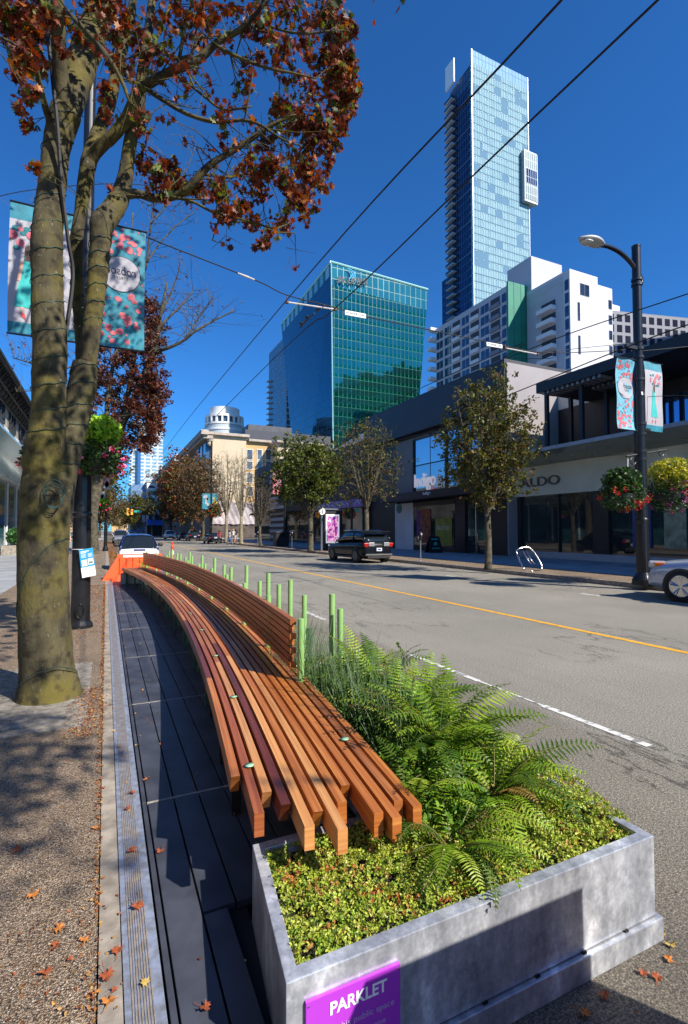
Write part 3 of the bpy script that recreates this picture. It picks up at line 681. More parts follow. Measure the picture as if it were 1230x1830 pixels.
CL=[(560,40,26,46),(600,62,24,60),(618,110,22,60),(622,165,20,56),(612,205,22,60),(580,110,24,50),(590,150,24,50),(585,230,26,60),(560,258,26,60),(545,300,24,52),(515,330,22,36),(560,330,20,30),(530,362,20,28),(505,398,18,22),(480,422,16,18),(452,398,20,26),(428,370,20,28),(392,352,20,26),(500,190,24,30),(475,245,24,34),(520,215,26,40),(485,300,26,42),(445,305,24,32),(460,340,24,32),(520,130,24,30),(500,85,24,26),(470,50,26,26),(450,110,22,14),(430,165,20,12),(400,205,20,12),(350,60,26,18),(330,25,28,24),(300,45,24,16),(290,95,20,10),(380,30,24,14),(420,20,24,14),(520,25,26,36),(545,80,24,40),(555,160,26,46),(545,215,26,50),(600,190,20,44),(628,190,14,24),(620,140,16,30),
 (258,300,24,26),(285,318,24,40),(305,300,22,28),(320,335,20,26),(345,335,20,24),(365,345,18,22),(400,385,20,26),(250,235,18,8),(260,215,14,8),(190,205,18,12),(185,165,16,10),(395,250,16,8),(180,10,30,40),(215,35,28,30),(248,90,20,12),(225,120,20,12),(200,60,22,18),
 (25,45,26,46),(42,88,24,40),(60,55,24,34),(68,112,20,24),(30,130,22,26),(55,25,26,40),(20,20,24,40),(58,165,16,14),(35,188,16,14),(55,228,14,12),(60,298,12,9),(85,30,20,16),(110,90,16,10),(620,40,16,26),(585,20,20,40),(560,370,14,14),(460,20,18,14),
 (630,60,12,22),(632,120,12,22),(634,160,14,30),(600,95,16,34),(606,135,16,34),(612,230,14,26),(596,255,16,30),(590,290,14,22),(575,330,16,26),(548,345,14,22),(545,390,12,16),(470,440,12,12),(350,30,22,22),(240,60,20,20),(200,110,16,12),(330,110,14,8),(440,50,16,14),(90,60,20,26),(30,70,24,30),(50,110,22,24),(140,60,16,16),
 (200,-40,40,50),(300,-50,50,50),(400,-60,50,50),(500,-50,50,60),(100,-60,50,50),(20,-60,50,50),(590,-40,40,50)]
clumps(FT,CL,.068,RED,RW,bark,SK,(4.4,6.0),dens=2.5,seedtw=6)
leaf_cloud('leaves',np.concatenate([blob(q,.07,5) for q in TWL]),.066,pal(5*len(TWL),RED,RW),LEAF,FT,fold=.3)
# bulk of the crown, over and behind the street lamp (mostly above the frame; some clumps added to shade trunk, banner and pavement)
C=[]
for c_,r_,n_ in [((-.5,3.6,7.2),(1.5,1.5,.7),420),((1.3,4.5,7.6),(1.6,1.6,.6),420),((-.8,7,8.3),(1.5,1.5,.8),260),((1.75,1.4,6.1),(1.0,1.0,.5),420),((1.2,2.4,6.0),(.6,.6,.3),160),((2.2,4.9,10.0),(1.4,1.2,.7),520)]: C+=list(blob(c_,r_,n_))
leaf_cloud('leaves',C,.095,pal(len(C),RED,RW),LEAF,FT,fold=.3)
# string lights wrapped around the trunk
m_wire=mat('green_light_cord',(.01,.05,.045),.5,0,.3)
sl=thing('string_lights','dark green cord of little lights wound round the big forked maple','string lights',(-.48,5.4,.15))
mb=MB(); bulbs=MB()
def wind(P,turns,ph=0.,a=0,b_=None,slope=0.):
    P=P[a:b_]; n=len(P); tot=turns*26; pts=[]
    for k in range(tot+1):
        t=k/tot*(n-1.001); i=int(t); f=t-i; p=V(P[i][:3]).lerp(V(P[i+1][:3]),f); r=P[i][3]*(1-f)+P[i+1][3]*f
        th=ph+2*pi*k/26; wob=.006*sin(k*1.7)
        pts.append(p+V((cos(th)*(r+.006),sin(th)*(r+.006),wob+slope*r*sin(th))))
        if k%9==4: bulbs.tube([pts[-1],pts[-1]+V((cos(th),sin(th),-.5))*.022],[.004,.002],5)
    mb.tube(pts,.0038,5)
wind(P1,13,0,10,None,.18); wind(P2,6,1.,2,None,-.3); 
Q=spl([pd(162,600,32,5.5),pd(170,540,31,5.5),pd(176,480,34,5.5),pd(180,430,36,5.5)],6); wind(Q,6,0,0,None,-.3)
Q=spl([pd(146,600,23,5.75),pd(140,540,21,5.8),pd(137,480,22,5.8),pd(137,430,23,5.8)],6); wind(Q,5,0,0,None,-.3)
wind(P0,2,2.2,4,40,-.9)
c0=PY(101,885,5.5); rr_=.085
for j in range(3):
    mb.tube([c0+V((cos(t)*rr_*(1-.12*j),-.27-.012*j,sin(t)*rr_*1.45*(1-.1*j)-.02*j)) for t in [2*pi*k/24 for k in range(25)]],.0038,5)
mb.build('cord',m_wire,sl,smooth=True,norm=False); bulbs.build('bulbs',m_wire,sl,norm=False)
# ---- generic street tree ------------------------------------------------
def tree(name,label,base,trh,trr,cc,cr,nl,nc,per,lsize,pl,w,seed,group=None,bare=0.,twigs=3,shape=OVAL,up=.1,clr=.38,bk=None,limbr=.45):
    rnd=random.Random(seed); bk=bk or bark2
    t=thing(name,label,'tree',base,0,group); b=V(base); c=V(cc); mb=MB()
    top=b+V((rnd.uniform(-.1,.1),rnd.uniform(-.1,.1),trh))
    mb.tube([b,b+V((0,0,.12)),b+(top-b)*.5+V((rnd.uniform(-.05,.05),0,0)),top],[trr*1.5,trr*1.08,trr*.92,trr*.8],10)
    mb.build('trunk',bk,t,smooth=True)
    lb=MB(); sk=[]
    for k in range(nl):
        az=2*pi*(k+rnd.random()*.6)/nl; f=rnd.uniform(.35,.85)
        e=c+V((cos(az)*cr[0]*f,sin(az)*cr[1]*f,cr[2]*rnd.uniform(.1,.85)*(1.1-f*.4)))
        if k==0: e=c+V((0,0,cr[2]*.9))
        m_=top+(e-top)*.45+V((cos(az)*cr[0]*.06,sin(az)*cr[1]*.06,-.03*cr[2]))
        S=spl([tuple(top-V((0,0,trr))),tuple(m_),tuple(e)],5); n=len(S)
        rs=[trr*limbr*2*.5*(1-i/n)**.8+.012 for i in range(n)]
        lb.tube([tuple(q) for q in S],rs,6); sk+=[(q,r_) for q,r_ in zip(S,rs)][2:]
    sp_=np.array([q for q,_ in sk]); C=[]
    for k in range(nc):
        q=V(blob((0,0,0),(1,1,1),1)[0]); q=q*(.75+.25*rnd.random())/(q.length**.5+.01) if q.length>0 else q
        p=c+V((q.x*cr[0],q.y*cr[1],q.z*cr[2]))
        i=int(np.argmin(np.linalg.norm(sp_-np.array(p),axis=1)+ (sp_[:,2]>p.z)*cr[2]*.3)); a=V(sp_[i])
        m_=(a+p)/2+V((0,0,.06*cr[2]))
        r0=min(sk[i][1]*.6,.035)
        lb.tube([a,m_,p],[r0,r0*.6,.005],4,cap=False)
        for j in range(twigs):
            s0=a.lerp(p,rnd.uniform(.4,1)); e=p+V((rnd.gauss(0,1),rnd.gauss(0,1),rnd.gauss(.35,1)))*clr*.9
            lb.tube([s0,(s0+e)/2+V((0,0,.05)),e],[.009,.006,.003],3,cap=False)
            if rnd.random()>bare: C+=list(blob(e,clr*.55,per//(twigs+1)))
        if rnd.random()>bare: C+=list(blob(p,clr,per//(twigs+1)))
    lb.build('limbs',bk,t,norm=False)
    if C: leaf_cloud('leaves',C,lsize,pal(len(C),pl,w),LEAF,t,shape=shape,fold=.3,up=up)
    return t
GT='street trees in the opposite pavement'
tree('street_tree','thin young olive leaved tree in front of the glass shopfront, nearest across the road',(13.75,15.7,.15),2.35,.14,(13.7,15.7,5.2),(1.95,2.1,2.8),10,190,62,.12,OLV,OW,5,GT,clr=.3,twigs=4)
def at_X(px,X,Y=None): return PX(px,960,X).y
y2=at_X(655,14.0); tree('street_tree','sparse twiggy olive tree behind the parked black car',(14.0,y2,.15),2.9,.16,(14.0,y2,5.6),(2.4,2.3,3.0),10,130,34,.14,OLV,OW,6,GT,bare=.35,clr=.4,twigs=5)
tree('street_tree','dense round green tree behind the information pillar',(13.9,35.3,.15),2.6,.2,(13.9,35.8,6.0),(2.9,3.0,2.75),9,210,60,.2,GRN,None,7,GT,clr=.55,twigs=3)
y4=at_X(466,13.9); tree('street_tree','small nearly bare brown tree in front of the striped shop column',(13.9,y4,.15),2.0,.15,(13.9,y4,4.9),(2.3,2.3,2.6),9,80,10,.17,BRN,None,8,GT,bare=.6,clr=.5,twigs=6)
y5=at_X(430,14.2); tree('street_tree','pale bare tree in front of the cream building, nearer of the two',(14.3,y5,.15),3.2,.2,(14.3,y5,7.6),(2.2,2.2,4.2),10,90,4,.15,BRN,None,9,GT,bare=.95,clr=.6,twigs=7,bk=(pb:=mat('pale_bark',(.24,.2,.13),.9,0,.4,vs=4)))
y6=at_X(403,14.2); tree('street_tree','pale bare tree in front of the cream building, farther of the two',(14.3,y6,.15),3.5,.22,(14.3,y6,8.2),(2.9,2.9,4.6),11,100,5,.15,BRN,None,10,GT,bare=.9,clr=.7,twigs=7,bk=pb)
y7=at_X(362,14.2); tree('street_tree','brown leaved tree beside the row of parked cars, with a hanging flower basket near it',(14.3,y7,.15),3.2,.25,(13.8,y7,8.2),(4.4,4.4,5.0),10,190,45,.32,BRN,None,11,GT,bare=.1,clr=1.,twigs=4)
y8=at_X(330,14.2); tree('street_tree','rusty red tree across the road beyond the cream corner building',(14.3,y8*.92,.15),3.2,.28,(13.6,y8*.92,9.4),(5.2,5.2,6.0),9,170,60,.42,RED,None,12,GT,clr=1.3)
tree('street_tree','distant dark tree across the road by the white arched building',(15.5,140,.15),4,.3,(16.5,142,9.5),(5.5,5.5,6),8,120,50,.5,BRN,None,13,GT,clr=1.6)
tree('street_tree','distant brown tree closing the far end of the street on the right',(18,185,.15),4,.3,(10,190,8.5),(8,5,5.5),8,120,50,.6,OLV,OW,14,GT,clr=2.)
tree('street_tree','distant orange brown tree low at the far end of the street',(4.5,215,.15),4,.3,(4.5,230,7.5),(7,5,5),8,110,50,.6,BRN,None,15,GT,clr=2.)
# left pavement trees
p=G(168,990,.15)
T2=thing('street_tree','tall second maple with dark red crown and bare top limbs beyond the black lamp post','tree',(p.x,p.y,.15))
Yt=p.y; tr=MB()
Pt=limb(tr,[(168,996,28,Yt),(167,985,20,Yt),(165,930,18,Yt),(171,880,18,Yt),(182,835,17,Yt),(196,800,17,Yt)],5,12,.04); tr.build('trunk',bark2,T2,smooth=True)
br=MB(); SKEL=[]
LB([(196,802,15,Yt),(221,752,13,Yt),(246,700,12,Yt),(264,655,11,Yt),(277,619,9,Yt),(284,580,7,Yt),(292,540,5,Yt),(299,505,3,Yt)])
LB([(275,628,8,Yt),(300,622,6,Yt-1),(329,608,5,Yt-1.5),(352,590,4,Yt-2),(385,572,3,Yt-2),(418,555,2,Yt-2)])
LB([(329,608,4,Yt-1.5),(345,585,3,Yt-1),(360,560,2.5,Yt-1),(380,535,1.6,Yt-1)]);LB([(284,585,5,Yt),(310,560,3.5,Yt),(330,540,2.5,Yt),(345,520,1.6,Yt)]);LB([(288,560,4,Yt),(305,525,3,Yt+.5),(318,490,2,Yt+.5),(322,465,1.3,Yt)])
LB([(192,806,12,Yt),(215,760,10,Yt+1),(230,700,9,Yt+1.5),(238,650,8,Yt+1.5),(243,600,6,Yt+1.5),(245,540,4,Yt+1.5),(262,470,4,Yt+1.5),(270,400,3,Yt+1.5),(282,330,2.5,Yt+1.5),(296,280,1.6,Yt+1.5)])
LB([(184,830,10,Yt),(190,760,9,Yt-1),(194,700,8,Yt-1),(205,640,6,Yt-1),(215,590,5,Yt-1),(225,520,4,Yt-1),(232,450,3,Yt-1),(238,380,2,Yt-1)])
LB([(175,860,8,Yt),(165,780,7,Yt+1),(160,700,6,Yt+1),(155,620,5,Yt+1),(165,520,4,Yt+1),(185,440,3,Yt+1)])
LB([(262,470,3,Yt),(290,430,2.5,Yt),(320,400,2,Yt),(345,380,1.3,Yt)]);LB([(270,400,2.5,Yt),(310,350,2,Yt),(335,300,1.5,Yt),(350,260,1,Yt)])
LB([(165,560,4,Yt),(120,480,3,Yt),(90,420,2.5,Yt),(60,380,1.6,Yt)]);LB([(162,640,4,Yt),(110,660,3,Yt),(60,650,2.5,Yt),(25,640,1.6,Yt)]);LB([(165,700,4,Yt),(120,720,3,Yt),(70,700,2,Yt),(30,700,1.6,Yt)])
br.build('limbs',bark2,T2,smooth=True); SK2=np.array(SKEL)
CL2=[]
rnd=random.Random(4)
for k in range(230):
    x=rnd.uniform(150,296); y=rnd.uniform(530,812)
    if y<620 and x<240: continue
    if x>300-abs(y-680)*.22: continue
    CL2.append((x,y,13,95))
for k in range(34): CL2.append((rnd.uniform(265,292),rnd.uniform(545,790),11,80))
clumps(T2,CL2,.2,[(.13,.035,.018),(.085,.022,.014),(.19,.06,.02),(.06,.032,.016)],[.35,.35,.15,.15],bark2,SK2,(Yt-2.6,Yt+2.6),dens=1.,seedtw=3,shape=OVAL)
# bare twiggery with a few leaves
tw=MB(); C=[]
for k in range(420):
    i=rnd.randrange(len(SK2)); a=V(SK2[i][:3])
    if a.z<10: continue
    e=a+V((rnd.gauss(0,1.1),rnd.gauss(0,.8),abs(rnd.gauss(.7,.8)))); m_=(a+e)/2+V((rnd.gauss(0,.15),0,rnd.gauss(0,.12)))
    tw.tube([a,m_,e],[.018,.012,.005],3,cap=False)
    for q in range(2):
        e2=e+V((rnd.gauss(0,.4),rnd.gauss(0,.3),rnd.gauss(.3,.3))); tw.tube([m_,e2],[.008,.004],3,cap=False)
        if rnd.random()<.25: C+=list(blob(e2,.12,3))
tw.build('bare_twigs',bark2,T2,norm=False)
leaf_cloud('sparse_leaves',C,.14,pal(len(C),RED,RW),LEAF,T2,shape=OVAL)
tree('street_tree','olive green tree on the left pavement before the far crossing',(-1.6,84,.15),3.6,.3,(-2.2,84,10.5),(4.6,4.6,5.6),8,170,60,.4,OLV,OW,22,clr=1.2)
tree('street_tree','brown tree on the left pavement behind the silver van',(-1.2,112,.15),3.,.3,(-1.5,112,7.0),(4.4,4,4.6),8,100,50,.45,BRN,None,23,clr=1.4)
tree('street_tree','maple standing on the left pavement nearer the viewer than the forked maple',(-.5,-3.6,.15),3.2,.2,(2.3,-2.2,5.8),(1.05,1.9,.7),7,72,34,.11,RED,RW,24,clr=.34)
# ================================================================= LAMP POSTS
def prof_pole(mb,x,y,prof,n=20): mb.lathe((x,y,0),prof,n)
LP=thing('lamp_post','black lamp post with a cable tied notice on the left pavement behind the forked maple','lamp post',(-.35,9.15,.15))
mb=MB(); prof_pole(mb,-.35,9.15,[(.19,.15),(.185,.2),(.145,.26),(.14,.3),(.135,1.9),(.145,1.93),(.145,1.98),(.13,2.0),(.128,2.9),(.10,3.0),(.095,5.),(.085,9.2),(.085,9.4),(0,9.42)],24)
mb.build('pole',blackp,LP,smooth=False,bevel=.0)
mb=MB(); 
ring=[(-.35+.055*cos(t)*1.0,9.0-.0,.43+.11*sin(t)) for t in [2*pi*k/24 for k in range(25)]]
mb.tube([(a[0],8.99-.01+abs(a[0]+.35)*.3,a[2]) for a in ring],.008,6); mb.box((-.35,9.005,.43),(.07,.012,.15))
mb.build('access_cover',blackp,LP)
mb=MB()
for z in (4.74,6.82): mb.tube([(-1.43,9.12,z-.0),(.56,9.12,z)],.016,8)
mb.build('banner_arm',blackp,LP)
m_pole_grey=mat('pole_grey_wrap',(.3,.31,.33),.35,.6,.3)
RL=thing('lamp_post','tall black lamp post with curved arm and banners at the opposite kerb','lamp post',(13.95,9.45,.15))
mb=MB(); prof_pole(mb,13.95,9.45,[(.30,.15),(.28,.3),(.2,.42),(.17,.5),(.17,1.9),(.185,1.95),(.185,2.02),(.16,2.06),(.15,5.6),(.125,5.7),(.12,9.98),(.125,10.0),(.125,10.05),(0,10.08)],24); mb.build('pole',blackp,RL)
a=PY(1145,496,9.45); e=PY(1062,440,9.45); arm=[a+V((0,0,-.2)),a,PY(1128,470,9.45),PY(1108,451,9.45),PY(1088,441,9.45),PY(1075,438,9.45)]
MB().tube([tuple(q) for q in spl([tuple(k) for k in arm],5)],.062,10).build('curved_arm',blackp,RL,smooth=True)
hd=MB(); c=PY(1060,436,9.45); rings=[]
for k in range(9):
    t=k/8; x=c.x+.33-.86*t; w=.05+.17*sin(pi*min(1,t*.9+.12))**.7*(1 if t<.95 else .6); h=.05+.07*sin(pi*min(1,t+.08))
    rings.append([(x,9.45+w*cos(q),c.z+.03+.12*t*(1-t)+h*sin(q)*(1 if sin(q)>0 else .55)) for q in [2*pi*j/14 for j in range(14)]])
lh=hd.loft(rings).build('lamp_head',mat('lamp_head_grey',(.42,.42,.4),.45,0,.1),RL,smooth=True)
hd=MB(); rings=[]
for k in range(7):
    t=k/6; x=c.x-.02-.42*t; w=.03+.12*sin(pi*t)**.5
    rings.append([(x,9.45+w*cos(q),c.z-.012+.05*sin(q)*(.2+sin(pi*t))) for q in [pi+pi*j/8 for j in range(9)]])
hd.loft(rings,closed=True).build('lens',mat('lamp_lens',(.5,.5,.47),.15,0,.05),lh,smooth=True)
mb=MB()
for z in (9.0,8.85,6.95,6.7,6.05,4.75,4.45,3.95,3.72): mb.cyl((13.95,9.45,z),.15 if z>5.7 else .172,.07,16)
mb.box((14.15,9.4,4.62),(.3,.08,.08)); mb.box((13.6,9.42,6.98),(.5,.08,.1))
mb.build('clamps',darkm,RL)
mb=MB()
a=PY(1122,815,9.4);b_=PY(1196,803,9.4); mb.tube([(a.x,9.45,a.z),(b_.x,9.45,b_.z)],.03,8)
for q,s_ in ((a,1),(b_,-1)): mb.tube([(q.x+s_*.3+.12*cos(t),9.45,q.z-.12+.1*sin(t)) for t in [pi*.5+k*pi*.2 for k in range(8)]],.012,6)
mb.build('basket_bracket',darkm,RL)
mb=MB()
for (x0,x1,z) in ((12.85,13.85,6.62),(12.95,13.85,4.56),(14.05,15.0,6.66),(14.05,15.0,4.6)): mb.tube([(x0,9.42,z),(x1,9.42,z)],.016,8)
mb.build('banner_arm',blackp,RL)
# ================================================================= BANNERS
m_teal=mat('banner_shaded_teal',(.02,.21,.29),.65,0,.4,vs=3,bmp=.1,bs=8); m_wcl=mat('banner_white',(.38,.37,.41),.7,0,.08)
m_pk=mat('banner_pink',(.55,.12,.15),.65,0,.3,vs=9); m_tl2=mat('banner_dark_teal',(.01,.16,.19),.7,0,.2); m_lbl=mat('banner_light_blue',(.14,.42,.55),.65,0,.25,vs=5); m_ink=mat('banner_ink',(.02,.02,.03),.6,0,0); m_skin2=mat('banner_skin',(.6,.33,.25),.7,0,0)
def banner(label,O,U,Wv,Hh,kind,mirror,sway,seed,thick=.006,front=-1):
    """O lower left corner, U horizontal unit vector; local (u,v) -> world with a gentle sway"""
    rnd=random.Random(seed); O=V(O); U=V(U).normalized(); N=U.cross(V((0,0,1))); 
    if N.y>0: N=-N
    t=thing('banner',label,'banner',tuple(O))
    def mp(u,v,d=0.):
        uu=Wv-u if mirror else u
        w=sway*(sin(pi*v/Hh)*.9+.25*sin(2.6*pi*v/Hh+1)+.12*sin(9*u))
        skew=sway*.9*sin(pi*v/Hh)
        return O+U*(uu+skew*(-.5))+V((0,0,v))+N*(w+d)
    nx,nz=8,24; vs=[];fs=[];mi=[]
    mb=MB()
    for d in (0,-thick):
        g=[[mp(Wv*i/nx,Hh*j/nz,d) for i in range(nx+1)] for j in range(nz+1)]
        for j in range(nz):
            for i in range(nx):
                v=(j+.5)/nz; k=0
                if kind=='lady': k=0 if (v<.1 or v>.86) else 1
                mb.quad(g[j][i],g[j][i+1],g[j+1][i+1],g[j+1][i],k)
    mb.build('cloth',[m_teal if kind!='pattern' else m_lbl if front==1 else m_teal,m_wcl],t,norm=False,smooth=True)  # pattern cloth seen from behind gets the darker teal; shade is in the colour
    def shape(name,polys,m,d):
        q=MB()
        ox=.2*Wv if (kind=='lady' and mirror) else 0.
        for P in polys: q.add([mp(min(a+ox,Wv-.01),b_,d) for a,b_ in P],[tuple(range(len(P)))])
        q.build(name,m,t,norm=False)
    def ell(cx,cy,rx,ry,n=14,rot=0.): return [(cx+rx*cos(a)*cos(rot)-ry*sin(a)*sin(rot),cy+rx*cos(a)*sin(rot)+ry*sin(a)*cos(rot)) for a in [2*pi*k/n for k in range(n)]]
    if kind=='pattern':
        A=[];B=[];Cc=[]
        for k in range(150):
            x,y=rnd.uniform(.04,Wv-.04),rnd.uniform(.04,Hh-.04)
            r_=rnd.choice([.012,.018,.025,.04,.055])
            if x-r_<.01 or x+r_>Wv-.01: continue
            if hypot(x-Wv/2,(y-Hh*.6))<Wv*.4+r_*.6: continue
            if r_>.035: A.append(ell(x,y,r_*1.2,r_,12,rnd.random()*3)); 
            elif rnd.random()<.5: A.append(ell(x,y,r_,r_,10))
            else: B.append(ell(x,y,r_*.9,r_*1.3,10,rnd.random()*3))
        shape('pink_flowers',A,m_pk,.006); shape('teal_dots',B,m_tl2,.005)
        c_=(Wv/2,Hh*.6); shape('ink_ring',[ell(*c_,Wv*.41,Wv*.41,40)],m_ink,.008); shape('white_disc',[ell(*c_,Wv*.395,Wv*.395,40)],m_wcl,.010)
        for s_,w_,h_,yy in (('robson',.62,None,-.02),('STREET',.3,None,-.13)):
            vs_,fs_=text_geo(s_); x0=min(v.x for v in vs_); x1=max(v.x for v in vs_); sc=Wv*w_/(x1-x0)
            mb=MB().add([mp(c_[0]-Wv*w_/2+(v.x-x0)*sc+.12*v.y*sc,c_[1]+Wv*yy+v.y*sc*(1.25 if s_=='robson' else 1.),.013) for v in vs_],fs_); mb.build('lettering',m_ink,t,norm=False)
        mb=MB()
    else:
        W=Wv;Z=Hh
        shape('dress',[[(W*.3,Z*.2),(W*.72,Z*.2),(W*.62,Z*.45),(W*.58,Z*.6),(W*.42,Z*.6),(W*.40,Z*.42)]],m_teal if 0 else mat('dress_teal',(.03,.42,.40),.7,0,.1),.006)
        shape('figure_skin',[[(W*.38,Z*.125),(W*.42,Z*.125),(W*.45,Z*.2),(W*.41,Z*.2)],[(W*.56,Z*.125),(W*.60,Z*.125),(W*.62,Z*.2),(W*.58,Z*.2)],ell(W*.5,Z*.65,W*.06,Z*.03),[(W*.58,Z*.56),(W*.63,Z*.55),(W*.68,Z*.4),(W*.63,Z*.4)]],m_skin2,.007)
        shape('figure_hair',[[(W*.48,Z*.56),(W*.58,Z*.56),(W*.57,Z*.67),(W*.5,Z*.69),(W*.47,Z*.65)]],mat('hair_brown',(.08,.05,.04),.7,0,0),.009)
        shape('red_shoes',[[(W*.33,Z*.105),(W*.42,Z*.13),(W*.42,Z*.16),(W*.37,Z*.15)],[(W*.54,Z*.105),(W*.61,Z*.13),(W*.61,Z*.16),(W*.56,Z*.15)]],mat('shoe_red',(.6,.06,.08),.6,0,0),.009)
        shape('bouquet_flowers',[ell(W*rnd.uniform(.28,.85),Z*rnd.uniform(.68,.82),W*r_,W*r_) for r_ in [.05,.07,.06,.04,.05,.06,.08,.05,.04]],m_pk,.008)
        shape('bouquet_leaves',[ell(W*rnd.uniform(.3,.88),Z*rnd.uniform(.64,.82),W*.05,W*.04) for _ in range(9)],m_tl2,.007)
    return t
banner('teal banner with pink flowers seen from the back on the left lamp post',(-.20,9.12,4.76),(1,0,0),.74,2.06,'pattern',True,.02,2)
banner('pale banner with a drawn woman carrying flowers, at the left edge above the pavement',(-1.42,9.12,4.76),(1,0,0),.95,2.04,'lady',True,.02,3)
banner('light blue flowered banner swaying on the opposite lamp post',(13.0,9.42,4.57),(1,0,0),.78,2.04,'pattern',False,-.13,4,front=1)
banner('white banner with a drawn woman in a teal dress on the opposite lamp post',(14.12,9.42,4.61),(1,0,0),.78,2.04,'lady',False,.08,5,front=1)
for (px,py,Y,w,h,lb) in [(96/3.84+177,0,60,0,0,'')][:0]: pass
def far_banner(x0,x1,Y,z0,z1,lb,m1,m2):
    t=thing('banner',lb,'banner',(x0,Y,z0)); MB().bb(x0,x1,Y-.01,Y+.01,z0,z1).build('cloth',m1,t)
    mb=MB(); r_=random.Random(lb)
    for k in range(7):
        x=r_.uniform(x0+.1,x1-.1); z=r_.uniform(z0+.15,z1-.15); mb.add([(x+.14*cos(a),Y-.014,z+.2*sin(a)) for a in [k2*pi/4 for k2 in range(8)]],[tuple(range(8))])
    mb.build('printed_flowers',m2,t,norm=False)
def FB_(px0,py0,px1,py1,X,lb,m1,m2,Y):
    a=PY(px0,py0,Y); b_=PY(px1,py1,Y); far_banner(a.x,b_.x,Y,b_.z,a.z,lb,m1,m2)
FB_(488,838,503,884,0,'dark pink flowered banner beside the dense green tree',m_pk,m_wcl,44)
FB_(362,882,376,910,0,'green banner left of the far right hand pole',m_teal,m_wcl,66); FB_(379,882,389,910,0,'green and yellow banner right of the far pole',m_teal,mat('flower_yellow',(.6,.4,.05),.6),66)
FB_(186,854,197,876,0,'pink banner above the left pavement beyond the flower basket',m_pk,m_wcl,42); FB_(178,878,188,907,0,'green banner above the left pavement beyond the flower basket',m_teal,m_wcl,42)
FB_(254,921,259,933,0,'left one of two small white banners far down the street',m_wcl,m_wcl,150); FB_(261,921,266,933,0,'right one of two small white banners far down the street',m_wcl,m_wcl,150)
FB_(273,919,277,932,0,'small teal banner beside the blue awning',m_teal,m_wcl,150)
# ================================================================= BASKETS
LIME=[(.28,.5,.03),(.4,.6,.05),(.17,.34,.02)]; YEL=[(.42,.42,.025),(.3,.34,.025),(.5,.4,.05)]; DKG=[(.03,.08,.015),(.06,.12,.02),(.02,.045,.01)]
def basket(label,c,r,top,flower,seed,hang=None,scale=1.,lime=True,n=1400,ls=.055,topoff=.2):
    t=thing('hanging_basket',label,'hanging basket',(c[0],c[1],c[2]-r)); c=V(c)
    MB().lathe(tuple(c),[(0,-r*.55),(r*.3,-r*.5),(r*.48,-r*.25),(r*.5,0),(r*.46,.0)],18).build('basket_bowl',darkm,t)
    C=list(blob(c+V((0,0,-.05*r)),(r,r,r*.75),n)); leaf_cloud('trailing_foliage',C,ls,pal(len(C),DKG),LEAFD,t,shape=OVAL,up=.3)
    C=list(blob(c+V((0,0,r*topoff+r*.35)),(r*.8,r*.8,r*.62),int(n*1.1))); leaf_cloud('bright_foliage',C,ls*1.1,pal(len(C),top),LEAFD,t,shape=MAPLE,up=.8)
    C=[]; 
    for k in range(26):
        q=V(blob((0,0,0),1,1)[0]); q.normalize(); q.z=q.z*.55-.15; p=c+q*r*1.0; C+=list(blob(p,r*.13,14))
    leaf_cloud('flowers',C,ls*.8,pal(len(C),flower),LEAFD,t,shape=OVAL,up=.2)
    if hang:
        mb=MB(); 
        for k in range(3): mb.tube([c+V((cos(k*2.1)*r*.45,sin(k*2.1)*r*.45,0)),V(hang)],.004,4)
        mb.build('hanger_chain',mat('chain_metal',(.5,.5,.5),.4,.8),t)
    return t
PINK=[(.75,.05,.15),(.8,.25,.45),(.6,.02,.08)]; REDF=[(.55,.015,.03),(.35,.01,.03),(.6,.12,.02)]; MIX=[(.5,.02,.06),(.5,.15,.5),(.3,.01,.04)]
basket('round basket with bright lime top and pink flowers on the left black lamp post',(-.12,8.75,2.86),.42,LIME,PINK,1,n=1800,ls=.06,topoff=.6)
basket('hanging basket with trailing pink flowers at the left edge behind the forked maple',(-.98,8.9,2.75),.26,DKG,[(.8,.35,.35),(.7,.2,.2)],5,n=500,ls=.05)
basket('hanging basket of dark red flowers left of the opposite lamp post',(13.05,9.4,2.72),.66,DKG,REDF,2,hang=(13.4,9.45,3.75),n=1800,ls=.075)
basket('hanging basket with yellow green top and magenta flowers right of the opposite lamp post',(15.25,9.4,2.85),.82,YEL,MIX,3,hang=(15.1,9.45,4.0),n=2200,ls=.07,topoff=.3)
yb=66.; a=PY(383,915,yb); basket('distant hanging basket of red flowers by the far banners',(a.x,yb,a.z),1.,BRN,REDF,4,n=700,ls=.2)
a=PY(186,895,40); basket('distant hanging basket on the left pavement beyond the second maple',(a.x,40,a.z-.4),.5,LIME,PINK,6,n=700,ls=.12)
# notice tied to the left post
a=PY(141,984,8.97); b_=PY(172,1030,8.97)
nt_=thing('notice_board','blue and white printed notice tied round the black lamp post','notice',((a.x+b_.x)/2,8.97,b_.z))
O=PY(147,1033,8.96); U=(PY(172,1028,8.96)-O); Vv=(PY(141,983,8.96)-O)
def nq(u0,u1,v0,v1,d): return [O+U*u+Vv*v+V((0,-d,0)) for u,v in ((u0,v0),(u1,v0),(u1,v1),(u0,v1))]
mb=MB(); q=nq(0,1,0,1,0); mb.add(q+[k+V((0,.012,0)) for k in q],[(0,1,2,3),(7,6,5,4),(0,4,5,1),(1,5,6,2),(2,6,7,3),(3,7,4,0)]); mb.build('sheet',white,nt_)
m_cy=mat('notice_cyan',(.02,.3,.55),.5,0,.05)
MB().quad(*nq(.0,1,.36,1,.002)).build('blue_panel',m_cy,nt_,norm=False)
mb=MB().quad(*nq(.1,.48,.4,.62,.004)).quad(*nq(.55,.93,.42,.64,.004))
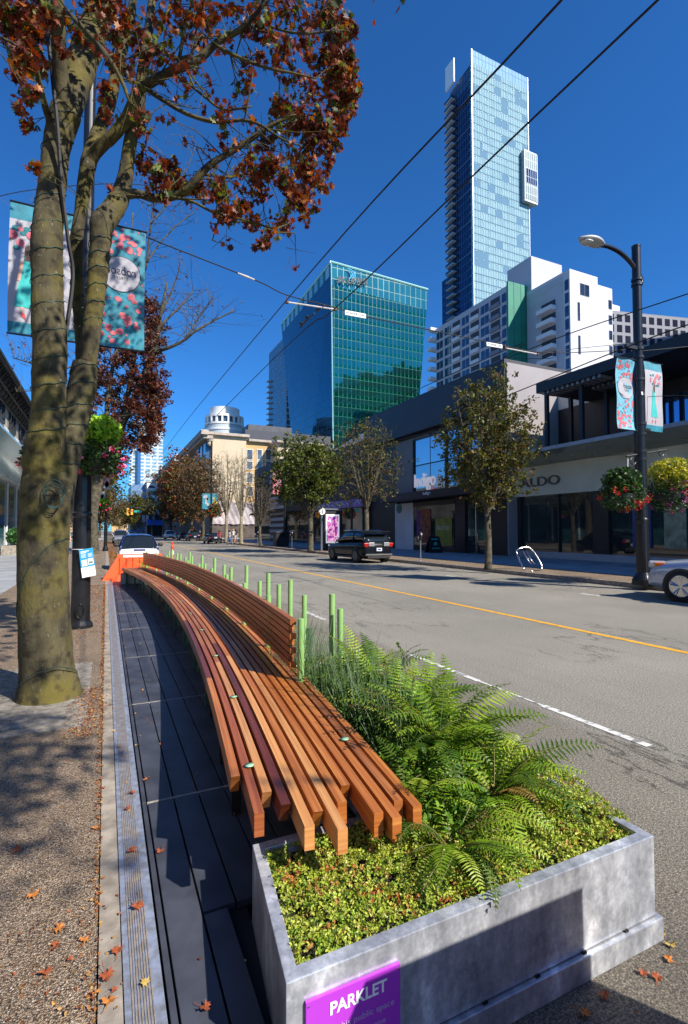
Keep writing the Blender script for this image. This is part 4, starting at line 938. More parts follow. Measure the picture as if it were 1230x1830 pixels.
for k in range(4): mb.quad(*nq(.1,.45,.70+k*.035,.715+k*.035,.004)); mb.quad(*nq(.58,.9,.70+k*.035,.715+k*.035,.004))
mb.quad(*nq(.1,.7,.9,.93,.004)).quad(*nq(.1,.5,.855,.88,.004)); mb.build('white_blocks',white,nt_,norm=False)
mb=MB().quad(*nq(.6,.88,.46,.53,.006))
for k in range(3): mb.quad(*nq(.12,.45,.18+k*.05,.19+k*.05,.004)); mb.quad(*nq(.55,.85,.2+k*.05,.21+k*.05,.004))
mb.build('printed_marks',mat('notice_ink',(.15,.18,.2),.6,0,0),nt_,norm=False)
mb=MB(); ring=[(-.35+.143*cos(t),9.15+.143*sin(t),1.40) for t in [2*pi*k/24 for k in range(25)]]; mb.tube(ring,.005,5); mb.build('cable_tie',white,nt_)
# ================================================================= BUILDINGS
def zc_pt(px,py,zc):
    d=ray(px,py); f=d.x*sin(YAW)+d.y*cos(YAW); t=zc/f; return V((d.x*t,d.y*t,H+d.z*t))
def bld(name,label,loc,cat='building'): return thing(name,label,cat,loc)
def windows(parent,O,U,N,items,mf,mg,depth=.12,fw=.08,name='window'):
    """items: (u,z,w,h) lower-left corner on the wall plane; each a frame part with its pane as sub-part"""
    O=V(O);U=V(U).normalized();N=V(N).normalized(); o0=None
    for (u,z,w,h) in items:
        mb=MB(); c=lambda a,b_,d: O+U*a+V((0,0,b_))+N*d
        def slab(a0,a1,b0,b1,d0,d1):
            vs=[c(a,b_,d) for d in(d0,d1) for b_ in(b0,b1) for a in(a0,a1)]
            mb.add(vs,[(0,1,3,2),(4,6,7,5),(0,4,5,1),(2,3,7,6),(0,2,6,4),(1,5,7,3)])
        slab(u-fw,u,z-fw,z+h+fw,.004,depth*.5);slab(u+w,u+w+fw,z-fw,z+h+fw,.004,depth*.5);slab(u,u+w,z-fw,z,.004,depth*.5);slab(u,u+w,z+h,z+h+fw,.004,depth*.5)
        if w>1.6: slab(u+w/2-.03,u+w/2+.03,z,z+h,.004,depth*.4)
        f=mb.build(name,mf,parent,norm=False)
        MB().quad(c(u,z,.012),c(u+w,z,.012),c(u+w,z+h,.012),c(u,z+h,.012)).build('pane',mg,f,norm=False)
XF=22.
m_char=mat('charcoal_panel',(.028,.026,.036),.55,0,.15,vs=.6); m_taupe=mat('taupe_cladding',(.19,.17,.155),.6,0,.12,vs=.5)
m_blk=mat('black_cladding',(.014,.013,.016),.5,0,.2); m_frm=mat('window_frame_dark',(.02,.02,.022),.4,.2,0)
m_shop=mat('shop_glass',(.012,.016,.018),.03,0,.3,vs=.4,spec=1.,col2=(.03,.035,.035))
m_refl=curtain('sky_glass',(.35,.42,.5),(.25,.3,.38),(.02,.02,.02),2.2,2.3,.05,.02,.9,.012)
bA=bld('shop_building','dark charcoal shop building with a deep fascia and big picture window across the road',(30,32,.15))
MB().bb(21.9,40,23.4,42,9.45,12.25).bb(22.7,40,23.4,42,9.2,9.448).build('fascia',m_char,bA,bevel=.03)
MB().bb(22.6,38,37.15,41.95,.15,9.2).build('end_wall',m_blk,bA)
mb=MB().bb(22.5,38,23.45,25.9,.15,9.2).bb(22.5,38,34.4,37.1,4.7,9.2).bb(22.5,38,25.9,34.4,9.0,9.2).bb(22.5,38,25.9,34.4,4.4,4.75)
mb.build('wall',m_taupe,bA)
# side wall facing the viewer, above the neighbour's roof
mb=MB().bb(22.02,40,23.30,23.398,.15,12.0).build('side_wall',mat('side_wall_grey',(.30,.27,.27),.7,0,.12,vs=.4),bA)
w=MB(); wall(w,(22.55,34.35,4.8),(22.55,25.95,4.8),(22.55,25.95,9.0),(22.55,34.35,9.0)); pw=w.build('picture_window',m_refl,bA,norm=False)
mb=MB(); 
for y in (25.9,30.1,34.4): mb.bb(22.42,22.56,y-.06,y+.06,4.75,9.05)
for z in (4.78,9.02): mb.bb(22.42,22.56,25.9,34.4,z-.05,z+.05)
mb.build('frame',m_frm,pw)
MB().bb(20.9,22.5,23.5,37.1,4.05,4.2).bb(20.9,21.0,23.5,37.1,4.2,4.62).build('canopy',m_blk,bA)
MB().bb(22.35,38,34.3,37.1,.15,3.95).build('white_panel_wall',mat('pale_panel',(.6,.6,.62),.6,0,.1,vs=.6),bA)
MB().bb(22.3,38,27.75,28.85,.15,4.05).bb(22.3,38,23.45,25.7,.15,4.05).build('dark_column',m_blk,bA)
w=MB(); w.quad((22.4,34.3,.15),(22.4,28.85,.15),(22.4,28.85,3.9),(22.4,34.3,3.9)); dw=w.build('display_window',m_shop,bA,norm=False)
tag(dw,'display window with orange, purple and olive poster panels')
mb=MB().bb(22.3,22.38,34.2,28.9,.15,.5).bb(22.3,22.38,28.9,34.25,3.6,3.95); mb.build('display_frame',m_frm,dw)
def disp(y0,y1,z0,z1,m,nm='poster_panel'): MB().bb(22.36,22.385,y1,y0,z0,z1).build(nm,m,dw)
disp(33.8,33.3,.8,3.3,mat('poster_purple',(.14,.03,.22),.6,0,.5,vs=3)); disp(33.28,31.9,.75,3.35,mat('poster_orange',(.30,.07,.015),.6,0,.7,vs=3,col2=(.04,.02,.02)))
disp(31.3,29.3,.6,2.6,mat('poster_olive',(.22,.23,.02),.6,0,.3,vs=2))
tx=MB(); put_text(tx,'back to',(22.34,31.1,1.75),(0,-1,0),(0,0,1),1.5,.42,shear=.25); tx.build('lettering',mat('dim_white_lettering',(.6,.6,.55),.6,0,0),dw,norm=False)
w=MB(); w.quad((22.45,27.75,.15),(22.45,25.7,.15),(22.45,25.7,4.0),(22.45,27.75,4.0)); w=w.build('glass_door',m_shop,bA,norm=False)
mb=MB().bb(22.38,22.44,26.7,26.76,.15,3.9).bb(22.36,22.42,26.55,26.6,1.,1.5); mb.build('door_frame',chrome,w)
tx=MB(); put_text(tx,'Indigo',(21.95,33.35,4.72),(0,-1,0),(0,0,1),2.75,1.35,extr=.12); s=tx.build('sign_lettering',mat('sign_white',(.8,.76,.8),.5,0,0,emit=.18),bA,norm=False)
tx=MB(); put_text(tx,'Indigo',(20.88,30.7,4.22),(0,-1,0),(0,0,1),.9,.3,extr=.02); tx.build('small_sign_lettering',m_let,bA,norm=False)
# round green emblem
mb=MB().lathe((22.3,36.4,3.55),[(.0,0),(.42,0),(.42,.04),(0,.04)],28,axis='X'); em=mb.build('round_emblem',mat('emblem_green',(.01,.14,.13),.5,0,0),bA)
mb=MB(); 
for k in range(24):
    a0=2*pi*k/24; a1=2*pi*(k+1)/24; mb.quad(*[(22.295,36.4+r*cos(a),3.55+r*sin(a)) for r,a in((.3,a0),(.35,a0),(.35,a1),(.3,a1))])
mb.build('emblem_ring',mat('emblem_pale',(.2,.4,.38),.6,0,0),em,norm=False)
# ---- glass-fronted shoe shop ------------------------------------------
bB=bld('glass_shop_building','low black roofed building with a pale glass band and dark shop windows at the right',(28,12,.15))
m_gband=mat('frosted_green_band',(.58,.61,.50),.3,0,.15,vs=.4,spec=.6)
MB().bb(21.9,40,-12,20.9,9.45,10.0).build('roof_slab',m_blk,bB)
MB().bb(22.5,40,-12,23.28,3.72,5.42).build('sign_band',m_gband,bB)
MB().bb(26.3,40,-12,23.28,5.42,9.45).build('upper_wall',m_blk,bB)
w=MB(); wall(w,(22.7,23.28,.5),(22.7,-12,.5),(22.7,-12,3.72),(22.7,23.28,3.72)); sg=w.build('shop_glazing',m_shop,bB,norm=False)
mb=MB()
for y in (22.9,20.1,17.6,15.3,12.6,10.,7,4,1,-2,-5,-8): mb.bb(22.6,22.72,y-.04,y+.04,.5,3.72)
mb.bb(22.55,22.72,17.0,17.9,.5,3.7); mb.build('glazing_bar',m_frm,sg)
MB().bb(22.5,22.75,-12,23.2,.15,.5).build('plinth',mat('plinth_grey',(.38,.38,.4),.6,0,.1),bB)
# things seen behind / in the glass: pale blinds and blue panel
mb=MB().bb(22.62,22.69,13.35,14.3,.9,3.3); mb.build('pale_curtain',mat('curtain_pale',(.35,.35,.22),.8,0,.4,vs=3),sg)
mb=MB().bb(22.62,22.69,14.9,15.8,.9,3.3); mb.build('blue_panel',mat('blue_panel',(.02,.06,.2),.5,0,.1),sg)
cn=MB().add([(22.5,-12,5.42),(22.5,23.2,5.42),(20.1,23.2,5.82),(20.1,-12,5.82),(22.5,-12,5.47),(22.5,23.2,5.47),(20.1,23.2,5.87),(20.1,-12,5.87)],[(0,1,2,3),(7,6,5,4),(0,4,5,1),(1,5,6,2),(2,6,7,3),(3,7,4,0)]).build('glass_canopy',mat('canopy_glass',(.10,.15,.14),.12,0,.2,vs=.8,spec=.8),bB)
mb=MB().bb(20.04,20.1,-12,23.2,5.76,5.93); 
for k in range(14): mb.bb(20.2,22.6,22.9-k*2.4,22.97-k*2.4,5.9,5.98)
mb.build('canopy_edge',mat('canopy_edge',(.30,.33,.37),.35,.5,.1),cn)
mb=MB()
for y in (20.6,18.3,16.6,15.3,12.4,9.5,6.5,3,0): mb.bb(24.2,24.4,y-.09,y+.09,5.5,9.45)
for y in (20.6,18.3): mb.bb(22.3,22.48,y-.1,y+.1,5.5,9.45)
mb.build('posts',m_blk,bB)
w=MB(); wall(w,(26.2,17.9,5.8),(26.2,-10,5.8),(26.2,-10,8.7),(26.2,17.9,8.7)); ug=w.build('upper_glazing',curtain('upper_blue_glass',(.18,.3,.5),(.12,.22,.4),(.01,.01,.01),1.4,3.2,.1,.03,.9,.02),bB,norm=False)
mb=MB()
for k in range(12): mb.bb(22.0,22.9,20.4-k*.32,20.55-k*.32,9.3,9.44)
for k in range(7): mb.bb(23.6,24.4,18.5-k*.3,18.64-k*.3,9.3,9.44)
mb.build('soffit_louvre',mat('louvre_grey',(.22,.22,.24),.5,.2,0),bB)
tx=MB(); put_text(tx,'ALDO',(22.46,22.75,4.25),(0,-1,0),(0,0,1),2.9,.52,extr=.06); tx.build('sign_lettering',mat('bronze_letters',(.11,.10,.085),.35,.4,0),bB,norm=False)
MB().bb(26.3,34,20.95,23.28,9.46,10.45).build('cream_parapet',mat('parapet_cream',(.6,.57,.5),.7,0,.1),bB)
# ---- row of dark shops farther along -----------------------------------
bC=bld('shop_building','dark brown two storey shop row with a lit purple sign behind the green tree',(28,49,.15))
m_db=mat('dark_brown_cladding',(.045,.035,.032),.6,0,.3,vs=.5)
MB().bb(22.3,40,42.05,56.6,4.4,10.35).bb(22.2,40,56.6,56.9,.15,11.9).build('wall',m_db,bC)
w=MB(); wall(w,(22.35,56.6,.4),(22.35,42.05,.4),(22.35,42.05,4.0),(22.35,56.6,4.0)); sg=w.build('shop_glazing',m_shop,bC,norm=False)
mb=MB()
for y in (43,45.5,48,50.5,53,55.5): mb.bb(22.25,22.36,y-.05,y+.05,.15,4.0)
mb.bb(22.25,22.36,42.1,56.6,.15,.45); mb.build('glazing_bar',mat('bar_grey',(.12,.12,.13),.5,.2,0),sg)
MB().bb(21.7,22.3,42.1,54,4.0,4.75).build('fascia_sign',mat('sign_violet',(.08,.06,.22),.5,0,.2,emit=.15),bC)
tx=MB()
for k in range(9): tx.tube([(21.68,53-k*1.2,4.2+.1*sin(k)),(21.68,52.5-k*1.2,4.5-.1*cos(k*2)),(21.68,52.1-k*1.2,4.25)],.05,4)
tx.build('sign_strokes',m_let,bC,norm=False)
MB().add([(22.25,42.1,10.36),(22.25,50,10.36),(25,50,12.2),(25,42.1,12.2),(25,42.1,10.36),(25,50,10.36)],[(0,1,2,3),(0,3,4),(1,5,2),(3,2,5,4),(0,4,5,1)]).build('skylight',curtain('skylight_glass',(.15,.2,.3),(.1,.13,.2),(.2,.2,.22),1.1,1.2,.06,.1,.8),bC)
bD=bld('shop_building','dark shop with black and white striped columns between the bare trees',(28,69,.15))
MB().bb(22.25,40,57,82,4.2,11.8).build('wall',mat('dark_panel_cladding',(.05,.042,.042),.55,0,.25,vs=.5),bD)
mb=MB(); wall(mb,(22.3,82,.2),(22.3,57,.2),(22.3,57,4.2),(22.3,82,4.2)); mb.build('shop_glazing',m_shop,bD,norm=False)
mb=MB()
for (y0,y1,z0,z1) in ((65.6,72.5,.15,4.9),(69,72.5,4.9,11.2)):
    k=0; z=z0
    while z<z1-.1:
        if k%2: mb.bb(22.0,22.24,y0,y1,z,z+.42)
        z+=.42;k+=1
mb.build('white_stripes',mat('stripe_white',(.45,.45,.46),.6,0,0),bD)
MB().bb(22.1,22.24,65.7,72.4,.15,4.9).build('striped_column',m_blk,bD)
tx=MB(); put_text(tx,'SEPHORA',(22.2,69,10.2),(0,-1,0),(0,0,1),8.5,1.1,extr=.05); tx.build('sign_lettering',mat('grey_lettering',(.35,.34,.38),.6,0,0),bD,norm=False)
MB().bb(21.5,22.24,57,82,4.2,4.5).build('canopy',m_blk,bD)
# ---- cream corner building --------------------------------------------
Yc=107.
def cpt(px,py): return PY(px,py,Yc)
cx0=cpt(375,772); zt=cx0.z; 
bE=bld('corner_building','cream and peach corner building with a classical cornice across the side street',(30,112,.15))
m_cream=mat('cream_render',(.56,.45,.31),.8,0,.06,vs=.3); m_peach=mat('peach_render',(.55,.35,.15),.8,0,.08,vs=.3); m_corn=mat('cornice_stone',(.42,.36,.30),.8,0,.2,vs=1)
xa=cpt(379,800).x; xb=cpt(440,800).x; xc=cpt(486,800).x; xd=cpt(556,800).x
MB().bb(xa,xb,Yc,150,6.2,zt-.6).build('wall',m_cream,bE); MB().bb(xb+.004,xc,Yc+.6,150,4,zt-1.3).build('wall',m_peach,bE)
MB().bb(xc+.004,xd,Yc-4,150,4,cpt(500,795).z-.3).build('wall',m_cream,bE)
MB().bb(xa-1.0,xb+.6,Yc-.8,150,zt-.6,zt).bb(xb+.604,xc-.1,Yc-.2,150,zt-1.3,zt-.8).bb(xc-.4,xd+1.,Yc-5.0,150,cpt(500,795).z-.298,cpt(500,795).z+.1).build('cornice',m_corn,bE,bevel=.05)
items=[]
for (px,w_) in ((441.5,10),(460,8),(475,9)):
    for (py0,py1) in ((804,821),(825,838),(846,862),(870,886)):
        a=PY(px,py1,Yc+.6); b_=PY(px+w_,py0,Yc+.6); items.append((a.x,a.z,b_.x-a.x,b_.z-a.z))
windows(bE,(0,Yc+.6,0),(1,0,0),(0,-1,0),items,white,mat('grey_window',(.10,.12,.14),.1,0,.5,vs=.8,spec=.9),depth=.2,fw=.12)
# street side with bays; the dark stone colour also carries its shade
xs=19.5
MB().bb(xs,xa-.004,Yc+.2,175,.15,zt-1.6).build('street_wall',mat('shaded_green_stone',(.16,.15,.13),.8,0,.3,vs=.5),bE)
MB().bb(xs-1.6,xa-.004,Yc-1.2,146,zt-1.6,zt-.9).bb(xs-2.2,xa-1.004,Yc-1.8,147,zt-.9,zt+.1).build('corner_cornice',m_corn,bE,bevel=.08)
mb=MB()
for y in (Yc+.4,Yc+4.5,Yc+9): mb.bb(xs-.9,xs-.004,y,y+2.6,5,zt-2.2)
mb.build('bay',mat('bay_blue_glass',(.06,.12,.22),.15,.2,.3),bE)
MB().bb(xs+.35,xa-.01,Yc-.3,Yc+.196,5.5,zt-3).build('brick_pilaster',mat('red_brick',(.32,.09,.04),.85,0,.3,vs=3),bE)
MB().lathe((xa-.4,Yc-.35,zt-3.0),[(.5,0),(.65,.4),(.5,.7),(.75,1.3),(.8,1.5)],12).build('capital',m_cream,bE)
mb=MB()
for k in range(24): mb.bb(xs-2.1,xs-1.62,Yc+k*1.6,Yc+.6+k*1.6,zt-1.25,zt-.9)
mb.build('bracket',m_corn,bE)
# hoarding with draped cloth
hb=MB(); x0=cpt(377,900).x; x1=cpt(452,900).x; g=[]
for i in range(41):
    x=x0+(x1-x0)*i/40; g.append([(x,Yc-2.2+.12*sin(i*1.3+j*1.2),cpt(400,937).z+(cpt(400,898).z-cpt(400,937).z)*j/10+.05*sin(i*.55)*(1-j/10)) for j in range(11)])
hb.loft(g,closed=False,cap=False).build('draped_hoarding',mat('hoarding_cloth',(.50,.45,.46),.7,0,.0,col2=(.28,.24,.25),vs=.35,bmp=.6,bs=.9,bd=.4),bE,norm=False,smooth=True)
MB().bb(x0,x1+.5,Yc-1.9,Yc-.1,.15,cpt(400,936).z).build('site_hoarding',mat('hoarding_dark',(.09,.07,.06),.8,0,.4,vs=.8),bE)
# row behind the corner building
bE2=bld('low_building','shaded older building with a deep cornice running down the street beyond the corner building',(28,200,.15))
a=PX(352,800,22); 
MB().bb(22,40,176,330,.15,25).build('wall',mat('grey_brown_stone',(.13,.11,.1),.85,0,.3,vs=.3),bE2); MB().bb(20.3,40,175.5,330,25,27).build('cornice',m_corn,bE2)
MB().bb(21.2,21.99,176,330,9,9.8).bb(21.2,21.99,176,330,16.5,17.2).build('string_course',m_corn,bE2)
# ---- leaning green glass office ---------------------------------------
A=zc_pt(592,468,178); 
gA=dict(t=A,b=PX(600,900,A.x)); 
L_t=PX(503,586,A.x); L_b=PX(536,902,A.x); R_t=PY(765,527,A.y); R_b=PY(731,902,A.y); A_b=PX(600,900,A.x); A_b.y=A.y; 
zb=.2
for q in (A_b,L_b,R_b): q.z=zb
A_b.x+=1.2
B_t=V((R_t.x,L_t.y,(L_t.z+R_t.z)/2)); B_b=V((R_b.x,L_b.y,zb))
ztop=A.z; L_t.z=R_t.z=B_t.z=ztop-1.5
bF=bld('glass_office','tall leaning green and blue mirrored glass office block',(90,190,.2))
def lerp(a,b_,t): return a+(b_-a)*t
m_gl=curtain('office_glass_blue',(.008,.13,.19),(.006,.11,.17),(.002,.04,.07),1.6,3.55,.10,.05,.9,.010,mrough=.3)
m_gr=curtain('office_glass_teal',(.024,.25,.21),(.016,.21,.18),(.003,.055,.05),1.75,3.55,.07,.04,.9,.022,mrough=.3,band=.34,bandc=(.006,.19,.13))
m_gc=curtain('office_crown_glass',(.05,.30,.30),(.035,.24,.26),(.03,.15,.14),2.4,4.2,.10,.08,.7,.05,mrough=.4)
t1=.915
def seg(a_b,a_t,b_b,b_t,f0,f1): return (lerp(a_b,a_t,f0),lerp(b_b,b_t,f0),lerp(b_b,b_t,f1),lerp(a_b,a_t,f1))
mb=MB(); wall(mb,*seg(L_b,L_t,A_b,A,0,.955)); mb.build('left_glass_face',m_gl,bF,norm=False)
mb=MB(); wall(mb,*seg(A_b,A,R_b,R_t,0,t1)); mb.build('right_glass_face',m_gr,bF,norm=False)
mb=MB(); wall(mb,*seg(A_b,A,R_b,R_t,t1,1.)); mb.build('crown_glazing',m_gc,bF,norm=False)
mb=MB(); q=seg(L_b,L_t,A_b,A,.955,1.); wall(mb,*q); mb.build('crown_glazing',curtain('crown_glass_side',(.35,.62,.62),(.16,.42,.46),(.01,.14,.16),5.5,9,1.2,.2,.2,.02,mrough=.3),bF,norm=False)
mb=MB().quad(A,R_t,B_t,L_t).quad(R_b,B_b,B_t,R_t).quad(B_b,L_b,L_t,B_t); mb.build('rear_glass',m_gl,bF,norm=False)
mb=MB(); mb.tube([A,R_t],.45,6); mb.tube([A,L_t],.45,6); mb.tube([A_b,A],.22,6); mb.build('crown_rail',mat('crown_rail_metal',(.35,.65,.62),.4,.3,0),bF)
a=PY(601,511,A.y-.3); b_=PY(655,524,A.y-.3); tx=MB(); put_text(tx,'SNC-LAVALIN',(a.x,A.y-.9,b_.z+1.0),(b_.x-a.x,0,b_.z-a.z+2),(0,0,1),b_.x-a.x,2.4,extr=.3); tx.build('sign_lettering',mat('dark_letters',(.02,.03,.04),.5,0,0),bF,norm=False)
mb=MB(); c=PY(621,492,A.y-1)
for k in range(3): mb.tube([(c.x+(1.5+k*.8)*cos(t),A.y-.9,c.z+(1.3+k*.7)*sin(t)) for t in [-1.4+k*.4+j*.28 for j in range(9)]],[.08+.22*sin(pi*j/8) for j in range(9)],6)
mb.build('swirl_emblem',mat('emblem_blue',(.12,.5,.75),.4,0,0),bF)
# ---- grey blue apartment tower behind it --------------------------------
def boxb(bd,name,X0,X1,Y0,Y1,z0,z1,mS,mW,roof=None):
    mb=MB(); wall(mb,(X0,Y0,z0),(X1,Y0,z0),(X1,Y0,z1),(X0,Y0,z1)); mb.build(name+'_face',mS,bd,norm=False)
    mb=MB(); wall(mb,(X0,Y1,z0),(X0,Y0,z0),(X0,Y0,z1),(X0,Y1,z1)); mb.build(name+'_side',mW,bd,norm=False)
    mb=MB().quad((X0,Y0,z1),(X1,Y0,z1),(X1,Y1,z1),(X0,Y1,z1)).quad((X1,Y0,z0),(X1,Y1,z0),(X1,Y1,z1),(X1,Y0,z1)).quad((X1,Y1,z0),(X0,Y1,z0),(X0,Y1,z1),(X1,Y1,z1)); mb.build(name+'_roof',roof or m_taupe,bd,norm=False)
g=zc_pt(481,632,275)
bG=bld('apartment_tower','grey blue apartment tower rising behind the leaning glass office',(g.x+12,g.y,.2))
mg1=curtain('grey_tower_glass',(.20,.36,.44),(.12,.26,.36),(.55,.58,.62),2.9,3.0,.32,.08,.6,.02,mrough=.6)
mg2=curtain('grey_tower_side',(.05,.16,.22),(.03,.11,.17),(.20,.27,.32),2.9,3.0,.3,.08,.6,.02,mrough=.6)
gn=PX(512,600,g.x)
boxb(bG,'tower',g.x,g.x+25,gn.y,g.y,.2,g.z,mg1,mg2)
mb=MB()
for k in range(26): mb.bb(g.x-1.6,g.x-.004,g.y-4,g.y-.1,8+k*3,8.35+k*3)
mb.build('balcony_slabs',mat('slab_grey',(.5,.52,.55),.7,0,0),bG)
# ---- tall tower ---------------------------------------------------------
T=zc_pt(843,88,209); TX,TY,TZ=T.x,T.y,T.z
bT=bld('skyscraper','slender very tall pale blue glass tower with balconies down its left edge',(TX+16,TY+9,.2))
xr=PY(942,135,TY).x; yl=PX(815,123,TX).y+.5
m_t1=curtain('tower_glass_pale',(.27,.41,.46),(.19,.33,.41),(.07,.16,.23),1.35,3.45,.10,.75,.0,.02,bias=-.35,mrough=.9,spec=.08,band=.13,bandc=(.10,.19,.26))
# darker panels where no blinds are drawn
nt=m_t1.node_tree; b=nt.nodes['Principled BSDF']; br0=[n for n in nt.nodes if n.type=='MIX'][-1]
tc=nd(nt,'ShaderNodeTexCoord'); vm=nd(nt,'ShaderNodeVectorMath',operation='DIVIDE'); vm.inputs[1].default_value=(4.05,3.45,1); nt.links.new(tc.outputs['UV'],vm.inputs[0])
fl=nd(nt,'ShaderNodeVectorMath',operation='FLOOR'); nt.links.new(vm.outputs[0],fl.inputs[0]); wn=nd(nt,'ShaderNodeTexWhiteNoise'); nt.links.new(fl.outputs[0],wn.inputs['Vector'])
lf=nd(nt,'ShaderNodeTexNoise'); lf.inputs['Scale'].default_value=.05; nt.links.new(tc.outputs['UV'],lf.inputs['Vector'])
sm_=nd(nt,'ShaderNodeMath',operation='MULTIPLY'); nt.links.new(wn.outputs['Value'],sm_.inputs[0]); nt.links.new(lf.outputs['Fac'],sm_.inputs[1])
lt=nd(nt,'ShaderNodeMath',operation='LESS_THAN'); lt.inputs[1].default_value=.065; nt.links.new(sm_.outputs[0],lt.inputs[0])
nt.links.new(mixc(nt,lt.outputs[0],br0.outputs[2],(.12,.23,.33)),b.inputs['Base Color'])
zcr=PX(843,113,TX).z
zcr=PY(848,113,TY).z
mb=MB(); wall(mb,(TX,TY,.2),(xr,TY,.2),(xr,TY,zcr),(TX,TY,zcr)); mb.build('glass_face',m_t1,bT,norm=False)
m_cr=curtain('tower_crown_glass',(.10,.22,.38),(.08,.19,.35),(.13,.22,.33),1.9,4.2,.14,.5,.1,.01,mrough=.9,spec=.1)
mb=MB(); wall(mb,(TX,TY,zcr),(xr,TY,zcr),(xr,TY,TZ),(TX,TY,TZ)); mb.build('crown_screen',m_cr,bT,norm=False)
m_t2=curtain('tower_glass_navy',(.03,.06,.12),(.02,.045,.10),(.07,.11,.18),1.6,3.45,.12,.05,.85,.02,mrough=.3)
zs=PX(838,128,TX).z-5
mb=MB(); wall(mb,(TX+.6,yl+7,.2),(TX+.6,TY+.9,.2),(TX+.6,TY+.9,zs),(TX+.6,yl+7,zs)); mb.build('navy_side',m_t2,bT,norm=False)
mb=MB(); wall(mb,(TX+.6,yl+4.5,zs),(TX+.6,TY+.9,zs),(TX+.6,TY+.9,TZ-5),(TX+.6,yl+4.5,TZ-6)); mb.build('crown_screen',curtain('crown_side_glass',(.07,.16,.30),(.05,.12,.25),(.015,.03,.06),2.2,4.4,.35,.2,.3,.01),bT,norm=False)
mb=MB().quad((TX+.6,TY+.9,zs),(xr,TY+.9,zs),(xr,yl+7,zs),(TX+.6,yl+7,zs)).quad((xr,TY,.2),(xr,yl+7,.2),(xr,yl+7,zs),(xr,TY,zs)).quad((TX+.6,yl+7,.2),(xr,yl+7,.2),(xr,yl+7,zs),(TX+.6,yl+7,zs)); mb.build('core',m_t2,bT,norm=False)
MB().bb(TX-.25,TX+.35,TY+.3,TY+.9,.2,TZ-3).bb(TX-.3,TX,TY-.25,TY-.004,.2,TZ).bb(xr,xr+.3,TY-.25,TY-.004,.2,TZ).build('corner_fin',mat('fin_pale',(.5,.55,.6),.4,.4,0),bT)
mb=MB()
for k in range(56): mb.bb(TX+.02,TX+.5,TY+1.0,TY+2.3,6+k*3.45,7.2+k*3.45)
mb.build('corner_reveal',mat('reveal_teal',(.05,.2,.2),.3,.3,0),bT)
# spandrel lines across the navy side every fourth floor
mb=MB()
for k in range(14): mb.bb(TX+.4,TX+.598,TY+2.4,yl+3,10+k*13.8,10.5+k*13.8)
mb.build('spandrel_line',mat('spandrel_pale',(.12,.18,.3),.5,.2,0),bT)
zb0=PX(808,150,TX).z
m_bal=mat('balcony_slab',(.55,.58,.62),.6,0,.1)
nb=0
z=PX(812,176,TX).z
while z>75 and nb<48:
    o=MB().bb(TX-1.3,TX+.55,yl+1.2,yl+6.5,z,z+.45).build('balcony',m_bal,bT)
    MB().bb(TX-1.35,TX-1.25,yl+1.2,yl+6.5,z+.45,z+1.5).bb(TX-1.25,TX+.5,yl+1.1,yl+1.198,z+.45,z+1.5).build('balustrade',mat('balustrade_glass',(.04,.07,.11),.2,.3,0) if nb==0 else bpy.data.materials['balustrade_glass'],o)
    z-=3.45; nb+=1
mb=MB(); 
for k in range(int((zcr-20)/3.45)):
    for j in range(9): x=TX+1.6+j*(xr-TX-3)/8; z=zcr-3.2-k*3.45; mb.bb(x-.16,x+.16,TY-.2,TY-.01,z,z+.34)
tag(mb.build('facade_brackets',mat('bracket_pale',(.5,.56,.58),.5,.0,0),bT),kind='stuff')
a=PX(797,123,TX); a_=V((TX-.6,yl+4,0)); z1=PX(800,125,TX-.6).z; 
p0=PX(797,165,TX-.6); p1=PX(797,123,TX-.6); p2=PX(812,133,TX-.6); MB().bb(TX-.9,TX-.3,p2.y,p0.y,p0.z,p1.z).build('white_sign_fin',mat('fin_white',(.85,.85,.85),.6,0,0),bT)
# projecting pod
a=PY(938,268,TY-2.2); b_=PY(961,362,TY-2.2)
mb=MB(); wall(mb,(a.x,TY-2.2,b_.z),(b_.x,TY-2.2,b_.z),(b_.x,TY-2.2,a.z),(a.x,TY-2.2,a.z)); 
pm=curtain('pod_glass',(.26,.31,.30),(.22,.28,.28),(.38,.40,.39),1.3,3.9,.16,.2,.3,.01)
pd_=mb.build('projecting_pod',pm,bT,norm=False)
MB().bb(a.x-.3,a.x-.004,TY-2.2,TY-.3,b_.z,a.z+.5).bb(a.x-.3,b_.x+.2,TY-2.1,TY-.3,b_.z-1,b_.z-.004).bb(b_.x+.004,b_.x+.3,TY-2.2,TY+8,b_.z,a.z).bb(a.x,b_.x,TY-2.1,TY-.3,a.z+.004,a.z+.5).bb(a.x,b_.x+.0,TY-2.1,TY+8,b_.z+.1,b_.z+.3).build('pod_casing',mat('pod_casing',(.32,.36,.36),.5,.2,0),pd_)
mb=MB(); za=a.z-(a.z-b_.z)*.36; zb_=a.z-(a.z-b_.z)*.66; wall(mb,(a.x+.8,TY-2.24,zb_),(b_.x-.3,TY-2.24,zb_),(b_.x-.3,TY-2.24,za),(a.x+.8,TY-2.24,za)); mb.build('pod_dark_glazing',curtain('pod_dark',(.06,.12,.25),(.04,.08,.18),(.3,.35,.4),1.3,3.9,.1,.08,.7,.01),pd_,norm=False)
